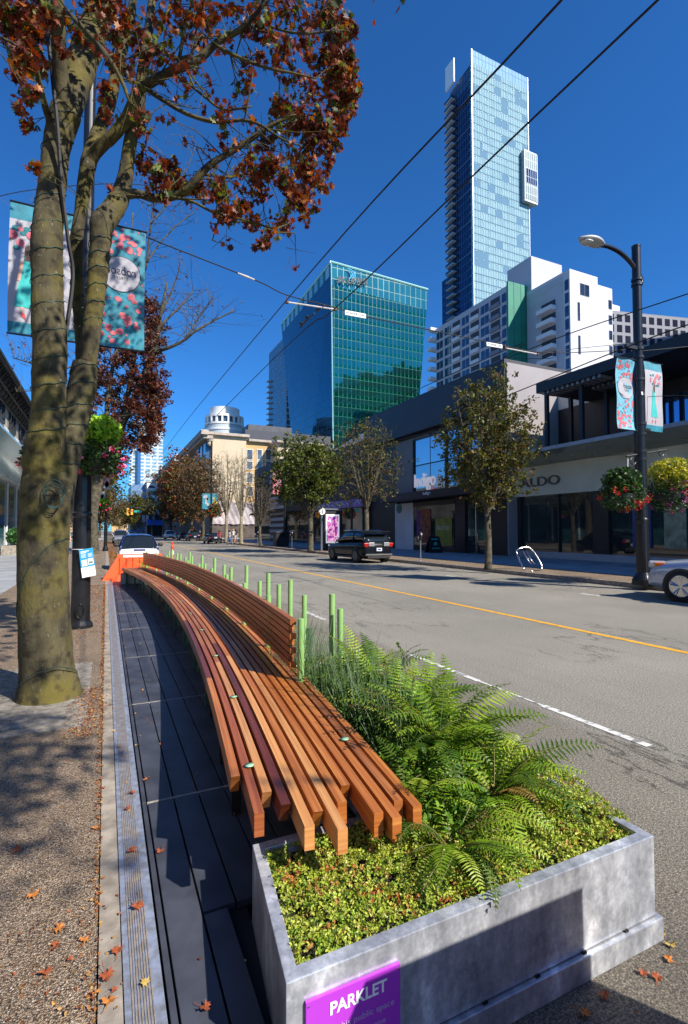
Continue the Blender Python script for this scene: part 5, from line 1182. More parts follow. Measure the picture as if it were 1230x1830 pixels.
# narrow balcony strip on the right edge and lower wing on the left
mb=MB(); wall(mb,(xr+.3,TY+3,.2),(xr+2.6,TY+3,.2),(xr+2.6,TY+3,TZ-22),(xr+.3,TY+3,TZ-22)); mb.build('edge_strip',curtain('edge_strip_glass',(.2,.42,.62),(.1,.25,.5),(.75,.8,.85),2.6,3.45,.5,.1,.5,.01),bT,norm=False)
mb=MB(); wall(mb,(TX+1.5,yl+13,.2),(TX+1.5,yl+7,.2),(TX+1.5,yl+7,118),(TX+1.5,yl+13,118)); mb.build('lower_wing',m_t2,bT,norm=False)
# ---- white and green apartment slab -------------------------------------
bH=bld('apartment_block','white apartment block with a green end panel and blue windows below the tall tower',(104,110,.2))
m_ap=mat('apartment_render',(.45,.45,.50),.75,0,.05,vs=.1); m_apw=mat('apartment_glass',(.03,.06,.13),.06,.2,.4,vs=.5,spec=.9)
XL=98.; yN=PX(915,505,XL).y; zN=PX(915,505,XL).z; yFar=PX(779,600,XL).y
MB().bb(XL,XL+16,yN,yFar,.2,zN).build('wing_wall',m_ap,bH)
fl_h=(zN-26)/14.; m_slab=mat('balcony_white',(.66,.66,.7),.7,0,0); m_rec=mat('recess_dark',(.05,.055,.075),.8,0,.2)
bay=(yFar-yN)/8
for f in range(9):
    z=zN-1.0-(f+1)*3.3
    items=[]
    for c in range(8):
        u=c*bay
        if (c in (1,3,5)) :
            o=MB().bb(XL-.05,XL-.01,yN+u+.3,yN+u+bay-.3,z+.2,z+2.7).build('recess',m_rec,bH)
            MB().bb(XL-.5,XL-.052,yN+u+.2,yN+u+bay-.2,z-.1,z+1.0).build('balcony_front',m_slab if c!=1 else mat('balcony_grey',(.2,.2,.26),.7,0,0),o)
        else: items.append((u+.35,z+.15,bay-.8,2.5))
    windows(bH,(XL,yN,0),(0,1,0),(-1,0,0),items,m_slab,m_apw,depth=.15,fw=.06)
# end with rounded balconies at the far corner
mb=MB()
for f in range(10): mb.bb(XL-2.0,XL+8,yFar+.01,yFar+2.2,zN-.6-f*3.3,zN+.4-f*3.3)
mb.build('end_balconies',m_slab,bH)
gp=PY(908,503,yN-.6); gq=PY(953,520,yN-.6); MB().bb(gp.x,gq.x,yN-.6,yN-.02,.2,zN-.2).build('green_panel',mat('green_cladding',(.012,.20,.13),.6,0,.15,vs=.3),bH)
mb=MB()
for t in (.22,.5,.8): x=gp.x+(gq.x-gp.x)*t; mb.bb(x-.05,x+.05,yN-.65,yN-.602,.2,zN-.2)
mb.build('panel_joint',mat('joint_green',(.008,.09,.06),.7,0,0),bH)
mb=MB(); mb.bb(XL,XL+5,yFar+2,yFar+10,zN-1,zN+.3); 
bW=bld('apartment_block','white end block with narrow windows and stacked balconies right of the green panel',(110,94,.2))
W0=zc_pt(1018,480,122); w1=PY(1068,497,W0.y); w2=PY(1094,515,W0.y); yB=PX(973,530,W0.x).y
MB().bb(W0.x,w1.x,W0.y,W0.y+14,.2,W0.z).bb(w1.x+.004,w2.x,W0.y+.0,W0.y+14,.2,W0.z-1.9).build('wall',mat('white_render',(.56,.555,.59),.75,0,.04,vs=.1),bW)
S0=PX(925,487,W0.x+1); 
s1=zc_pt(965,462,135); s2=PY(995,472,s1.y)
MB().bb(s1.x-3.2,s2.x+2,s1.y,s1.y+9,.2,s1.z).build('lift_shaft',m_ap,bW)
items=[]
for k in range(5): items.append((w1.x-W0.x-8.3+.9,W0.z-12.5-k*8.4,.75,4.6))
items.append((3.6,W0.z-5.8,3.2,2.9))
for k in range(9): items.append((w2.x-W0.x-1.5,W0.z-5.5-k*4.0-1.9,1.2,2.3))
windows(bW,(W0.x,W0.y,0),(1,0,0),(0,-1,0),items,mat('spandrel_grey',(.3,.3,.33),.6,0,0),m_apw,depth=.15,fw=.05)
items=[(.3,W0.z-5-k*3.3,1.2,2.6) for k in range(12)]+[(2.2,W0.z-5,yB-W0.y+3,2.6)]
windows(bW,(W0.x,W0.y,0),(0,1,0),(-1,0,0),items,m_ap,m_apw,depth=.15,fw=.05)
MB().bb(W0.x-.02,W0.x+.0,W0.y+2,W0.y+14,.2,W0.z-.8).build('shade_toned_wall',m_ap,bW)  # thin greyer sheet puts this side's shade into its colour
for k in range(11):
    z=W0.z-8.6-k*3.3
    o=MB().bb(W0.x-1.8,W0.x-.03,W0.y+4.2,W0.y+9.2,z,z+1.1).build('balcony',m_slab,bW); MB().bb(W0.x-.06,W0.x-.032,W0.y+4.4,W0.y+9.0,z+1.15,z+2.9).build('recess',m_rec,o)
bI=bld('office_block','dark banded office building behind the black shop roof at the right',(112,76,.2))
i0=zc_pt(1085,556,158); i1=zc_pt(1190,603,148)
mb=MB(); zz=i0.z; 
wall(mb,(i0.x,i0.y,.2),(i1.x+30,i0.y-9,.2),(i1.x+30,i0.y-9,zz),(i0.x,i0.y,zz)); mb.build('banded_face',curtain('banded_glass',(.05,.06,.10),(.035,.04,.08),(.20,.21,.25),3.,3.4,.5,.15,.5,.01,mrough=.6),bI,norm=False)
MB().prism([(i0.x,i0.y+.05),(i1.x+30,i0.y-8.95),(i1.x+30,i0.y+20),(i0.x,i0.y+20)],.2,zz+.4).build('roof',mat('office_roof',(.2,.21,.25),.7,0,0),bI)
MB().bb(i0.x+1,i0.x+7.5,i0.y+1,i0.y+10,zz+.4,zz+3.4).build('plant_room',white,bI)
# unseen slab added for the mirrored office to reflect (it stands to the right of the view)
bJ=bld('office_block','dark office slab standing to the right of the view behind the shops',(165,75,.2))
boxb(bJ,'slab',162,205,30,60,.2,105,curtain('dark_slab_glass',(.02,.03,.05),(.03,.05,.07),(.06,.12,.10),3,3.5,.4,.2,.5,.01),curtain('dark_slab_side',(.02,.03,.05),(.03,.05,.07),(.06,.08,.10),3,3.5,.4,.2,.5,.01),m_blk)
# ---- round topped tower --------------------------------------------------
r0=zc_pt(368,735,215); r1=zc_pt(435,735,215); cx_=(r0.x+r1.x)/2; cy_=(r0.y+r1.y)/2; rr_=(r1-r0).length/2; rr_=V((r1.x-r0.x,r1.y-r0.y)).length/2
bK=bld('round_tower','white round topped building with a ring of windows behind the cream building',(cx_,cy_,.2))
za=zc_pt(400,732,215).z; zb_=zc_pt(400,746,215).z; zd=zc_pt(400,760,215).z; ze=zc_pt(400,790,215).z
MB().cyl((cx_,cy_,zb_),rr_*.78,za-zb_,48).cyl((cx_,cy_,zb_-.9),rr_,.9,48).build('drum',white,bK,smooth=False)
MB().cyl((cx_,cy_,zd),rr_*.9,zb_-zd-.9,48).build('window_ring',mat('ring_glass',(.06,.1,.14),.1,.2,0),bK)
mb=MB()
for k in range(20): a=2*pi*k/20; mb.box((cx_+cos(a)*rr_*.95,cy_+sin(a)*rr_*.95,(zd+zb_-.9)/2),(1.,.7,zb_-zd-.9),a)
mb.cyl((cx_,cy_,zd-.8),rr_*1.02,.8,48).build('mullion',white,bK)
mb=MB().cyl((cx_,cy_,.2),rr_*1.0,zd-1.-.2,48); mb.build('shaft',mat('pale_tower_wall',(.5,.56,.58),.6,0,.1,vs=.3),bK)
mb=MB()
for k in range(5): mb.cyl((cx_,cy_,zd-3.2-k*2.3),rr_*1.03,.8,48)
mb.build('floor_band',white,bK)
bL=bld('dark_building','dark flat roofed building with rooftop plant between cream building and grey tower',(60,190,.2))
l0=zc_pt(432,772,170); l1=zc_pt(482,780,170)
MB().bb(l0.x,l0.x+40,l0.y-5,l0.y+20,.2,l0.z).build('wall',mat('dark_blue_wall',(.045,.05,.07),.6,0,.2),bL); a=zc_pt(448,755,172); MB().bb(a.x,a.x+16,a.y+3,a.y+12,l0.z,a.z).build('roof_plant',mat('plant_dark',(.07,.075,.09),.6,0,.3,vs=.5),bL)
# ---- far left towers -----------------------------------------------------
b0=zc_pt(235,870,430); b1=zc_pt(292,752,430)
bM_=bld('apartment_tower','distant pale blue apartment tower with stacked balconies at the end of the street',(b0.x+12,b0.y+10,.2))
cm1=curtain('far_tower_face',(.16,.34,.46),(.24,.42,.52),(.50,.53,.56),5.2,3.1,.75,.2,.2,.01,mrough=.7); cm2=curtain('far_tower_side',(.12,.3,.5),(.2,.4,.6),(.62,.68,.75),4,3.1,.7,.2,.3,.01)
xm=PY(247,850,b0.y).x; 
boxb(bM_,'tower',xm,PY(292,752,b0.y).x,b0.y,b0.y+30,.2,zc_pt(290,752,430).z,cm1,cm2)
zl=zc_pt(240,800,430).z; boxb(bM_,'lower_tower',b0.x,xm-.01,b0.y+3,b0.y+30,.2,zl,cm1,cm2)
bx=PY(246,850,b0.y).x; MB().bb(bx,bx+2.4,b0.y-.6,b0.y-.02,.2,zc_pt(246,800,430).z).build('blue_stripe',mat('tower_blue_strip',(.05,.16,.36),.3,.3,0),bM_)
mb=MB()
for k in range(int(zl/3.1)-3): mb.bb(b0.x-1.8,b0.x-.01,b0.y+2.5,b0.y+7,10+k*3.1,11.1+k*3.1)
mb.build('balcony_stack',mat('far_white',(.5,.53,.56),.7,0,0),bM_)
MB().bb(PY(278,750,b0.y).x,PY(292,750,b0.y).x,b0.y-.02,b0.y+20,zc_pt(290,752,430).z,zc_pt(290,748,430).z).build('roof_plant',white,bM_)
a0=zc_pt(263,862,225); a1=zc_pt(306,862,225)
bN=bld('arched_building','distant white building with arched top floor windows in front of the blue tower',(a0.x+5,a0.y+5,.2))
MB().bb(a0.x,a1.x+12,a0.y,a0.y+30,.2,a0.z).build('wall',white,bN); MB().bb(a0.x-.3,a1.x+12,a0.y-.3,a0.y+30,a0.z,a0.z+.5).build('cornice',m_corn,bN)
MB().bb(a0.x-6.5,a0.x-.01,a0.y+3,a0.y+33,.2,a0.z-1).build('blue_side_wall',mat('far_blue_wall',(.14,.25,.42),.5,0,.2),bN)
mb=MB()
for px in (264.5,281.5,):
    l=PY(px,885,a0.y); r=PY(px+13.5,885,a0.y); xm_=(l.x+r.x)/2; w_=(r.x-l.x)/2; zz=PY(px,871,a0.y).z
    mb.add([(xm_+w_*cos(t),a0.y-.05,zz-w_*.1+w_*.62*sin(t)) for t in [pi*k/12 for k in range(13)]],[tuple(range(13))])
mb.build('arched_windows',m_apw,bN,norm=False)
items=[]
for px in (264.5,281.5,298): 
    for py in (884,897,911): l=PY(px,py,a0.y); r=PY(px+13,py-7,a0.y); items.append((l.x-a0.x,l.z,r.x-l.x,r.z-l.z))
windows(bN,(a0.x,a0.y,0),(1,0,0),(0,-1,0),items,white,mat('far_window',(.1,.18,.2),.2,0,.3),depth=.1,fw=.1)
aw=MB(); c=PY(263,925,150); d=PY(290,945,150); aw.add([(c.x,150,c.z-.6),(d.x,150,c.z-.6),(d.x,148,d.z+1),(c.x,148,d.z+1),(c.x,150,d.z+1),(d.x,150,d.z+1)],[(0,1,2,3),(0,3,4),(1,5,2),(3,2,5,4),(0,4,5,1)])
t_=thing('awning','bright blue awning over a shopfront far down the right side','awning',(c.x,150,.2)); aw.build('canvas',mat('blue_canvas',(.01,.12,.5),.6,0,.15),t_)
MB().bb(c.x,d.x,150.02,152,.15,d.z+4).build('shopfront',m_blk,t_)
bO=bld('apartment_tower','pair of distant white apartment blocks left of the round topped building',(50,360,.2))
e0=zc_pt(315,810,370); e1=zc_pt(352,802,370)
mw=curtain('white_tower_face',(.3,.4,.45),(.5,.58,.6),(.85,.86,.85),3.6,3.0,.85,.3,.1,.01); boxb(bO,'tower',PY(330,802,e0.y).x,e1.x,e0.y,e0.y+20,.2,e1.z,mw,mw,white); boxb(bO,'lower_tower',e0.x,PY(330,802,e0.y).x-.01,e0.y+2,e0.y+20,.2,e0.z,cm2,cm2,white)
bP=bld('low_building','far beige building with a pale green roof at the end of the street',(0,600,.2))
f0=zc_pt(200,917,600); f1=zc_pt(226,917,600); MB().bb(f0.x,f1.x,f0.y,f0.y+30,.2,f0.z).build('wall',m_peach,bP); MB().bb(f0.x,f1.x,f0.y-1,f0.y+30,f0.z,f0.z+5).build('roof',mat('pale_green_roof',(.25,.5,.48),.7,0,0),bP)
bQ=bld('low_building','far narrow peach block beside the blue tower at the end of the street',(30,500,.2))
f0=zc_pt(223,899,500); f1=zc_pt(237,899,500); boxb(bQ,'block',f0.x,f1.x,f0.y,f0.y+20,.2,f0.z,curtain('far_peach',(.5,.3,.18),(.6,.4,.22),(.72,.5,.28),3,3,.8,.5,0,.01),curtain('far_peach2',(.5,.3,.18),(.6,.4,.22),(.72,.5,.28),3,3,.8,.5,0,.01))
# ---- left side buildings --------------------------------------------------
bR=bld('shop_building','beige timbered shop building with black lattice eaves at the left edge',(-10,42,.15))
XS=-6.2
m_bg=mat('beige_render',(.42,.38,.33),.8,0,.1,vs=.5)
MB().bb(-20,XS,18,64,8.6,10.9).build('upper_wall',m_bg,bR); MB().bb(-20,XS+.05,18,64,5.2,8.596).build('white_sign_wall',mat('sign_wall_white',(.8,.8,.82),.6,0,.05),bR)
MB().bb(-20,XS-.3,18,64,.15,5.2).build('shop_wall',mat('teal_glass_wall',(.05,.17,.18),.08,.2,.4,vs=.4,spec=.9),bR)
mb=MB()
for k in range(46):
    y=18.3+k; mb.tube([(XS+.1,y,9.9),(XS+.9,y+.5,10.9)],.05,4); mb.tube([(XS+.1,y+.5,9.9),(XS+.9,y,10.9)],.05,4); mb.tube([(XS+.1,y,9.9),(XS+.95,y,10.95)],.06,4)
for a_,z_ in ((.12,9.9),(.5,10.4),(.95,10.95)): mb.tube([(XS+a_,18,z_),(XS+a_,64,z_)],.09,4)
mb.build('eaves_lattice',m_blk,bR)
MB().bb(-20,XS+1.1,18,64,11.02,11.15).build('roof',m_blk,bR)
windows(bR,(XS,18,0),(0,1,0),(1,0,0),[(k*4.4+1.2,8.75,2.0,1.15) for k in range(10)],darkm,m_apw,depth=.3,fw=.14)
MB().add([(XS-.2,18,5.2),(XS-.2,64,5.2),(XS+2.2,64,6.0),(XS+2.2,18,6.0),(XS-.2,18,5.28),(XS-.2,64,5.28),(XS+2.2,64,6.08),(XS+2.2,18,6.08)],[(0,1,2,3),(7,6,5,4),(0,4,5,1),(1,5,6,2),(2,6,7,3),(3,7,4,0)]).build('glass_canopy',mat('canopy_glass_green',(.25,.42,.4),.1,0,.1,spec=.8),bR)
mb=MB()
for k in range(12): mb.bb(XS-.29,XS-.2,19+k*4,19.15+k*4,.15,5.1)
mb.build('mullion',white,bR)
bR2=bld('shop_building','stretch of grey shopfronts along the left pavement beyond the second maple',(-10,78,.15))
MB().bb(-20,XS,64.05,90,.15,9).build('wall',mat('grey_shop_wall',(.2,.19,.18),.8,0,.3,vs=.4),bR2); MB().bb(XS,XS+1.2,65,89,3.4,3.7).build('canopy',m_blk,bR2); MB().bb(XS,XS+.06,65,89,.6,3.3).build('shop_glazing',m_shop,bR2)
bR3=bld('shop_building','grey building on the left beyond the side street',(-10,150,.15))
MB().bb(-20,XS,106,260,.15,12).build('wall',mat('far_left_wall',(.25,.24,.22),.8,0,.3,vs=.2),bR3); MB().bb(XS,XS+.06,107,259,.6,3.3).build('shop_glazing',m_shop,bR3)
bR4=bld('shop_building','pale shop building on the left behind the viewer',(-10,5,.15))
MB().bb(-20,XS,-25,17.9,.15,9).build('wall',m_bg,bR4); windows(bR4,(XS,-25,0),(0,1,0),(1,0,0),[(k*4.2+1,5,2.4,2.2) for k in range(10)]+[(k*4.2+.6,.8,3.4,2.8) for k in range(10)],darkm,m_apw,depth=.2,fw=.1)
# planter with shrub against the left shops
sb=thing('shrub_planter','low concrete planter with a round green shrub by the left shopfront','planter',(-5.4,39.5,.15))
MB().bb(-5.9,-4.9,37.5,42.5,.15,.75).build('concrete_box',m_curb,sb); C=list(blob((-5.4,39.4,1.3),(.5,1.8,.6),1200)); leaf_cloud('shrub',C,.16,pal(len(C),[(.05,.14,.03),(.03,.09,.02)]),LEAFD,sb,shape=OVAL)
# ================================================================= VEHICLES
def carpaint(n,c,metal=.3): return mat(n,c,.2,metal,0,coat=.5 if max(c)>.1 else .12,spec=.5 if max(c)>.1 else .3)
m_lamp=mat('lamp_clear',(.5,.5,.52),.1,.3,0); m_red=mat('tail_lamp_red',(.35,.01,.01),.2,0,0); m_amb=mat('amber_lamp',(.7,.15,.01),.2,0,0)
m_trim=mat('black_plastic',(.02,.02,.02),.6,0,0); m_plate=mat('number_plate',(.6,.62,.66),.5,0,0); m_ink2=mat('plate_ink',(.02,.04,.3),.5,0,0)
CARS={'suv':dict(L=4.6,W=1.84,top=[(0,.52),(.012,.74),(.05,.92),(.27,1.04),(.32,1.06),(.9,1.12),(.975,1.08),(.992,.85),(1,.55)],gh=[(.25,1.04),(.40,1.62),(.52,1.71),(.78,1.70),(.92,1.60),(.985,1.10)],wr=.375,wp=(.20,.80)),
 'sedan':dict(L=4.5,W=1.78,top=[(0,.48),(.012,.66),(.05,.78),(.28,.94),(.33,.96),(.8,1.0),(.97,1.0),(.99,.8),(1,.5)],gh=[(.27,.93),(.42,1.38),(.55,1.44),(.70,1.42),(.78,1.36),(.93,1.0)],wr=.32,wp=(.19,.80)),
 'micro':dict(L=2.7,W=1.56,top=[(0,.5),(.02,.72),(.07,.88),(.16,1.0),(.2,1.02),(.8,1.06),(.95,1.0),(.985,.8),(1,.5)],gh=[(.13,.98),(.34,1.48),(.5,1.55),(.8,1.53),(.9,1.46),(.99,1.05)],wr=.29,wp=(.17,.84)),
 'van':dict(L=4.8,W=1.9,top=[(0,.5),(.012,.75),(.05,.92),(.2,1.08),(.25,1.1),(.9,1.14),(.98,1.1),(.995,.85),(1,.55)],gh=[(.17,1.05),(.36,1.66),(.5,1.76),(.85,1.75),(.94,1.68),(.99,1.12)],wr=.34,wp=(.19,.8))}
def car(name,label,cat,loc,rz,kind,paint,roofpaint=None,group=None,detail=True,front_plate=False,rim=None,glass=None):
    K=CARS[kind]; L,W=K['L'],K['W']; t=thing(name,label,cat,loc,rz,group); glass=glass or glassd
    def Yl(f): return L/2-f*L      # front at +y
    rings=[]
    tt=sorted(set([a for a,_ in K['top']]+[.1,.15,.2,.4,.5,.6,.7,.8,.85,.95]))
    for f in tt:
        z=np.interp(f,[a for a,_ in K['top']],[b_ for _,b_ in K['top']])
        e=min(f,1-f); wf=W/2*(1-.22*max(0,1-e/.09)**2-.02*max(0,1-e/.25)); zb=.24+.06*max(0,1-e/.1)
        hz=z-zb; P=[(wf*.90,zb),(wf*.975,zb+hz*.12),(wf,zb+hz*.4),(wf*.995,zb+hz*.62),(wf*.955,zb+hz*.86),(wf*.87,zb+hz*.97),(wf*.55,z+.015),(0,z+.025)]
        rings.append([(x,Yl(f),zz) for x,zz in P]+[(-x,Yl(f),zz) for x,zz in reversed(P[:-1])])
    MB().loft(rings).build('body',paint,t,smooth=True,local=True,sub=1)
    # greenhouse
    gh=K['gh']; rings=[]; n=11
    fs=np.linspace(gh[0][0],gh[-1][0],16)
    belt=lambda f: np.interp(f,[a for a,_ in K['top']],[b_ for _,b_ in K['top']])
    P_=[]; 
    for f in fs:
        zr=np.interp(f,[a for a,_ in gh],[b_ for _,b_ in gh]); zb=belt(f)-.03; hh=max(zr-zb,.012); wb=W/2*.90; k_=min(1,hh/.5); wt=wb-(.17*k_)
        P=[(wb,zb),(wb-(wb-wt)*.5,zb+hh*.5),(wt,zb+hh*.86),(wt*.86,zb+hh*.97),(wt*.45,zb+hh),(0,zb+hh+.005)]
        rings.append([(x,Yl(f),zz) for x,zz in P]+[(-x,Yl(f),zz) for x,zz in reversed(P[:-1])])
    MB().loft(rings).build('windows',glass,t,smooth=True,local=True,sub=1)
    # roof skin & pillars sit proud of the glass
    up=.012; mb=MB(); ri=[i for i,f in enumerate(fs) if gh[1][0]-.02<=f<=gh[-2][0]+.02]
    m2=len(rings[0]); sel=[2,3,4,5,6,7,8]
    g=[]
    for i in ri: g.append([(rings[i][j][0]*1.01,rings[i][j][1],rings[i][j][2]+up) for j in sel])
    mb.loft(g,closed=False,cap=False).build('roof',roofpaint or paint,t,smooth=True,local=True,norm=False,sub=1)
    pl=MB()
    def P3(f,lev,s):
        zr=np.interp(f,[a for a,_ in gh],[b_ for _,b_ in gh]); zb=belt(f)-.03; hh=max(zr-zb,.01); wb=W/2*.9; k_=min(1,hh/.5); wt=wb-.17*k_
        x=wb-(wb-wt)*lev/.86; return V((s*(x+.006),Yl(f),zb+hh*lev))
    for s in(-1,1):
        fa=gh[0][0]; fb=gh[1][0]
        pl.tube([P3(fa+(fb-fa)*q,.86 if q>0 else .5,s) for q in (0,.5,1)]+[P3(fb+.03,.88,s)],[.035,.03,.028,.02],6)
        mid=(gh[1][0]+gh[-2][0])/2+.03; pl.tube([P3(mid,.0,s),P3(mid,.5,s),P3(mid,.88,s)],.03,6)
        pl.tube([P3(gh[-2][0]+.0,.88,s),P3(gh[-1][0]-.01,.3,s)],[.035,.05],6)
    pl.build('pillar',roofpaint or paint,t,smooth=True,local=True)
    tr=MB()
    for s in(-1,1):
        tr.bb(s*W/2*.93,s*W/2*1.0,Yl(K['wp'][0])-.45,Yl(K['wp'][1])+.45,.25,.36)
    tr.box((0,L/2-.05,.36),(W*.72,.12,.16)); tr.box((0,-L/2+.06,.34),(W*.74,.12,.16)); tr.build('trim',m_trim,t,local=True,bevel=.02)
    # wheels
    for s in(-1,1):
        for f in K['wp']:
            y=Yl(f); r=K['wr']; x=s*(W/2-.10)
            arch=MB().lathe((s*(W/2-.012),y,r),[(r*1.02,-.02*s),(r*1.13,-.02*s),(r*1.13,.012*s),(r*1.02,.012*s)],28,axis='X'); arch.lathe((s*(W/2-.04),y,r),[(0,0),(r*1.1,0),(r*1.1,.02*s),(0,.021*s)],28,axis='X')
            arch.build('wheel_arch',m_trim,t,local=True)
            w=MB().lathe((x,y,r),[(r*.62,.10*s),(r*.95,.11*s),(r,.08*s),(r,-.1*s),(r*.9,-.12*s),(r*.3,-.12*s)],28,axis='X').build('wheel',tyre,t,local=True,smooth=True)
            rm=MB().lathe((x,y,r),[(r*.69,.118*s),(r*.64,.122*s),(r*.60,.05*s)],28,axis='X')
            for k in range(5):
                for d in (-.13,.13):
                    a=2*pi*k/5+.3; p0=V((x+s*.10,y+cos(a)*r*.12,r+sin(a)*r*.12)); p1=V((x+s*.112,y+cos(a+d)*r*.64,r+sin(a+d)*r*.64)); rm.tube([p0,p1],[r*.07,r*.055],6)
            rm.lathe((x,y,r),[(0,.115*s),(r*.14,.11*s),(r*.16,.09*s)],14,axis='X'); rm.build('rim',rim or chrome,w,local=True)
            MB().lathe((x,y,r),[(0,.03*s),(r*.66,.03*s),(r*.66,.045*s)],20,axis='X').build('hub_shadow',m_trim,w,local=True)
    zt=np.interp(.05,[a for a,_ in K['top']],[b_ for _,b_ in K['top']])
    for s in(-1,1):
        o=MB().lathe((0,0,0),[(0,-.06),(.08,-.05),(.10,0),(.0,.03)],12).build('headlight',m_lamp,t,local=True)
        o.location=(s*W*.36,L/2-.115*L/4.5*1.3,zt-.12); o.scale=(1.5,1.3,1.0); o.rotation_euler=(0.6,0,-s*.5)
        MB().box((s*W*.40,-L/2+.10,zt+.0),(.20,.17,.16)).build('tail_light',m_red,t,local=True,bevel=.03)
        o=MB().lathe((0,0,0),[(0,-.08),(.07,-.06),(.09,0),(.07,.06),(0,.075)],12).build('mirror',paint if kind!='micro' else m_trim,t,local=True,smooth=True)
        o.location=(s*(W/2+.05),Yl(K['gh'][0][0]+.13*(4.5/L)),belt(.3)+.10); o.scale=(1.2,.7,1.)
    MB().box((0,L/2-.03,.52),(W*.5,.08,.14)).build('grille',m_trim,t,local=True,bevel=.02)
    p=MB().box((0,-L/2-.005,.72 if kind!='sedan' else .78),(.32,.02,.16)).build('number_plate',m_plate,t,local=True)
    MB().box((0,-L/2-.018,.72 if kind!='sedan' else .78),(.2,.006,.06)).build('plate_characters',m_ink2,p,local=True)
    return t
p_blk=carpaint('paint_black',(.006,.007,.011),0); p_wht=carpaint('paint_white',(.72,.73,.75),0); p_navy=carpaint('paint_navy',(.01,.025,.12)); p_silv=carpaint('paint_silver',(.42,.42,.43),.7); p_lb=carpaint('paint_silver_blue',(.40,.45,.55),.35); p_gry=carpaint('paint_grey',(.05,.055,.06))
s=car('parked_car','black sport utility car parked at the opposite kerb, seen from behind','car',(12.7,25.1,0),R(2),'suv',p_blk,rim=mat('dark_rim',(.12,.12,.13),.3,.8,0))
# extra rear detail
mb=MB().bb(-.78,.78,-2.33,-2.26,.42,.50); mb.build('bumper_trim',chrome,s,local=True); MB().box((0,-2.16,1.62),(1.3,.34,.035),0,0,Matrix.Rotation(-.1,3,'X')).build('rear_spoiler',p_blk,s,local=True,bevel=.01)
for sg in (-1,1): MB().box((sg*.62,-2.24,1.0),(.52,.10,.12)).build('tail_light',m_red,s,local=True,bevel=.03); MB().box((sg*.45,-2.28,.98),(.34,.07,.2)).build('reverse_lamp',mat('lamp_grey',(.3,.3,.32),.2,.3,0) if sg<0 else bpy.data.materials['lamp_grey'],s,local=True,bevel=.02)
mb=MB()
for sg in(-1,1): mb.tube([(sg*.62,.5,1.68),(sg*.60,.35,1.72),(sg*.60,-1.4,1.70),(sg*.62,-1.55,1.66)],.018,6)
mb.build('roof_rail',chrome,s,local=True)
s=car('parked_car','silver blue car whose nose enters at the right edge, parked by the opposite lamp post','car',(13.32,6.1,0),R(4),'suv',p_lb)
MB().box((-.70,2.04,.86),(.30,.36,.17),.5).build('headlight',m_lamp,s,local=True,bevel=.04); MB().box((-.80,1.90,.865),(.12,.26,.09),.3).build('amber_lamp',m_amb,s,local=True,bevel=.03)
s=car('parked_car','tiny white and navy two seat car facing the viewer behind the orange barrier','car',(1.2,22.4,0),pi,'micro',p_wht,p_navy)
a=PY(243,975,21); pt=MB().box((0,1.25,.83),(.34,.02,.09)); 
pl_=MB().box((.0,1.17,.935),(.42,.02,.10),0,0,Matrix.Rotation(-.9,3,'X')).build('hood_badge',mat('badge_navy',(.01,.02,.18),.4,0,0),s,local=True); MB().box((0,1.18,.945),(.26,.02,.045),0,0,Matrix.Rotation(-.9,3,'X')).build('badge_letters',m_plate,pl_,local=True)
car('moving_van','silver van driving towards the viewer in the kerb lane','van',(1.75,74,0),pi,'van',p_silv)
car('parked_car','black hatchback parked across the road, people passing behind it','car',(12.6,67,0),R(0),'sedan',p_blk)
GP='dark cars parked in a row across the road'
car('parked_car','dark sport utility car nearest in the far parked row','car',(12.7,84,0),0,'suv',p_blk,group=GP)
car('parked_car','dark grey car in the middle of the far parked row','car',(12.4,93,0),0,'sedan',p_gry,group=GP)
car('parked_car','white car at the far end of the parked row by the trees','car',(11.3,104,0),pi,'suv',p_wht)
car('moving_car','white car crossing far down the street','car',(5.6,150,0),pi/2,'sedan',p_wht)
car('moving_car','dark car far down the street behind the silver van','car',(2.6,130,0),pi,'sedan',p_gry)
car('moving_van','white van far down the street behind the silver van','van',(3.2,115,0),pi,'van',p_wht)
# ================================================================= STREET FURNITURE
m_or=mat('orange_plastic',(.82,.10,.02),.45,0,.12,vs=3); m_orw=mat('reflective_white',(.75,.75,.72),.4,0,.1)
def barrier(label,loc,rz,w=1.3,h=.98,foot=.34):
    t=thing('barrier',label,'barrier',loc,rz,'orange plastic water filled barriers at the ends of the parklet')
    def sec(x):
        return [(x,-.25,0),(x,-.25,.12),(x,-.10,.30),(x,-.07,h),(x,.07,h),(x,.10,.30),(x,.25,.12),(x,.25,0)]
    rings=[]; n=24
    for i in range(n+1):
        f=i/n; x=-w/2+w*f
        e=.012 if (i//1)%3==0 else 0.
        rg=[(x,y*(1-e*6*(.3<z<h-.05)),z) for (_,y,z) in sec(x)]
        rings.append(rg)
    MB().loft(rings).build('shell',m_or,t,local=True)
    mb=MB()
    for i in range(7): mb.bb(-w/2+.06+i*(w-.16)/6,-w/2+.11+i*(w-.16)/6,-.115,-.075,.32,h-.1)
    mb.build('rib',m_or,t,local=True,bevel=.008)
    MB().add([(-w/2,-.25,0),(-w/2-foot,-.2,0),(-w/2-foot,.2,0),(-w/2,.25,0),(-w/2,-.08,h-.08),(-w/2,.08,h-.08),(-w/2-foot,-.2,.04),(-w/2-foot,.2,.04),(-w/2-.03,-.08,h-.1),(-w/2-.03,.08,h-.1)],[(0,1,6,8,4),(3,5,9,7,2),(1,2,7,6),(6,7,9,8),(8,9,5,4),(0,3,2,1)]).build('end_wing',m_or,t,local=True,bevel=.01)
    MB().bb(-w/2+.16,w/2-.12,-.085,-.0705,h-.1,h-.025).build('reflective_strip',m_orw,t,local=True)
    return t
barrier('orange plastic barrier standing at the far end of the bench before the small white car',(1.0,17.45,0),0,1.32,.95,.5)
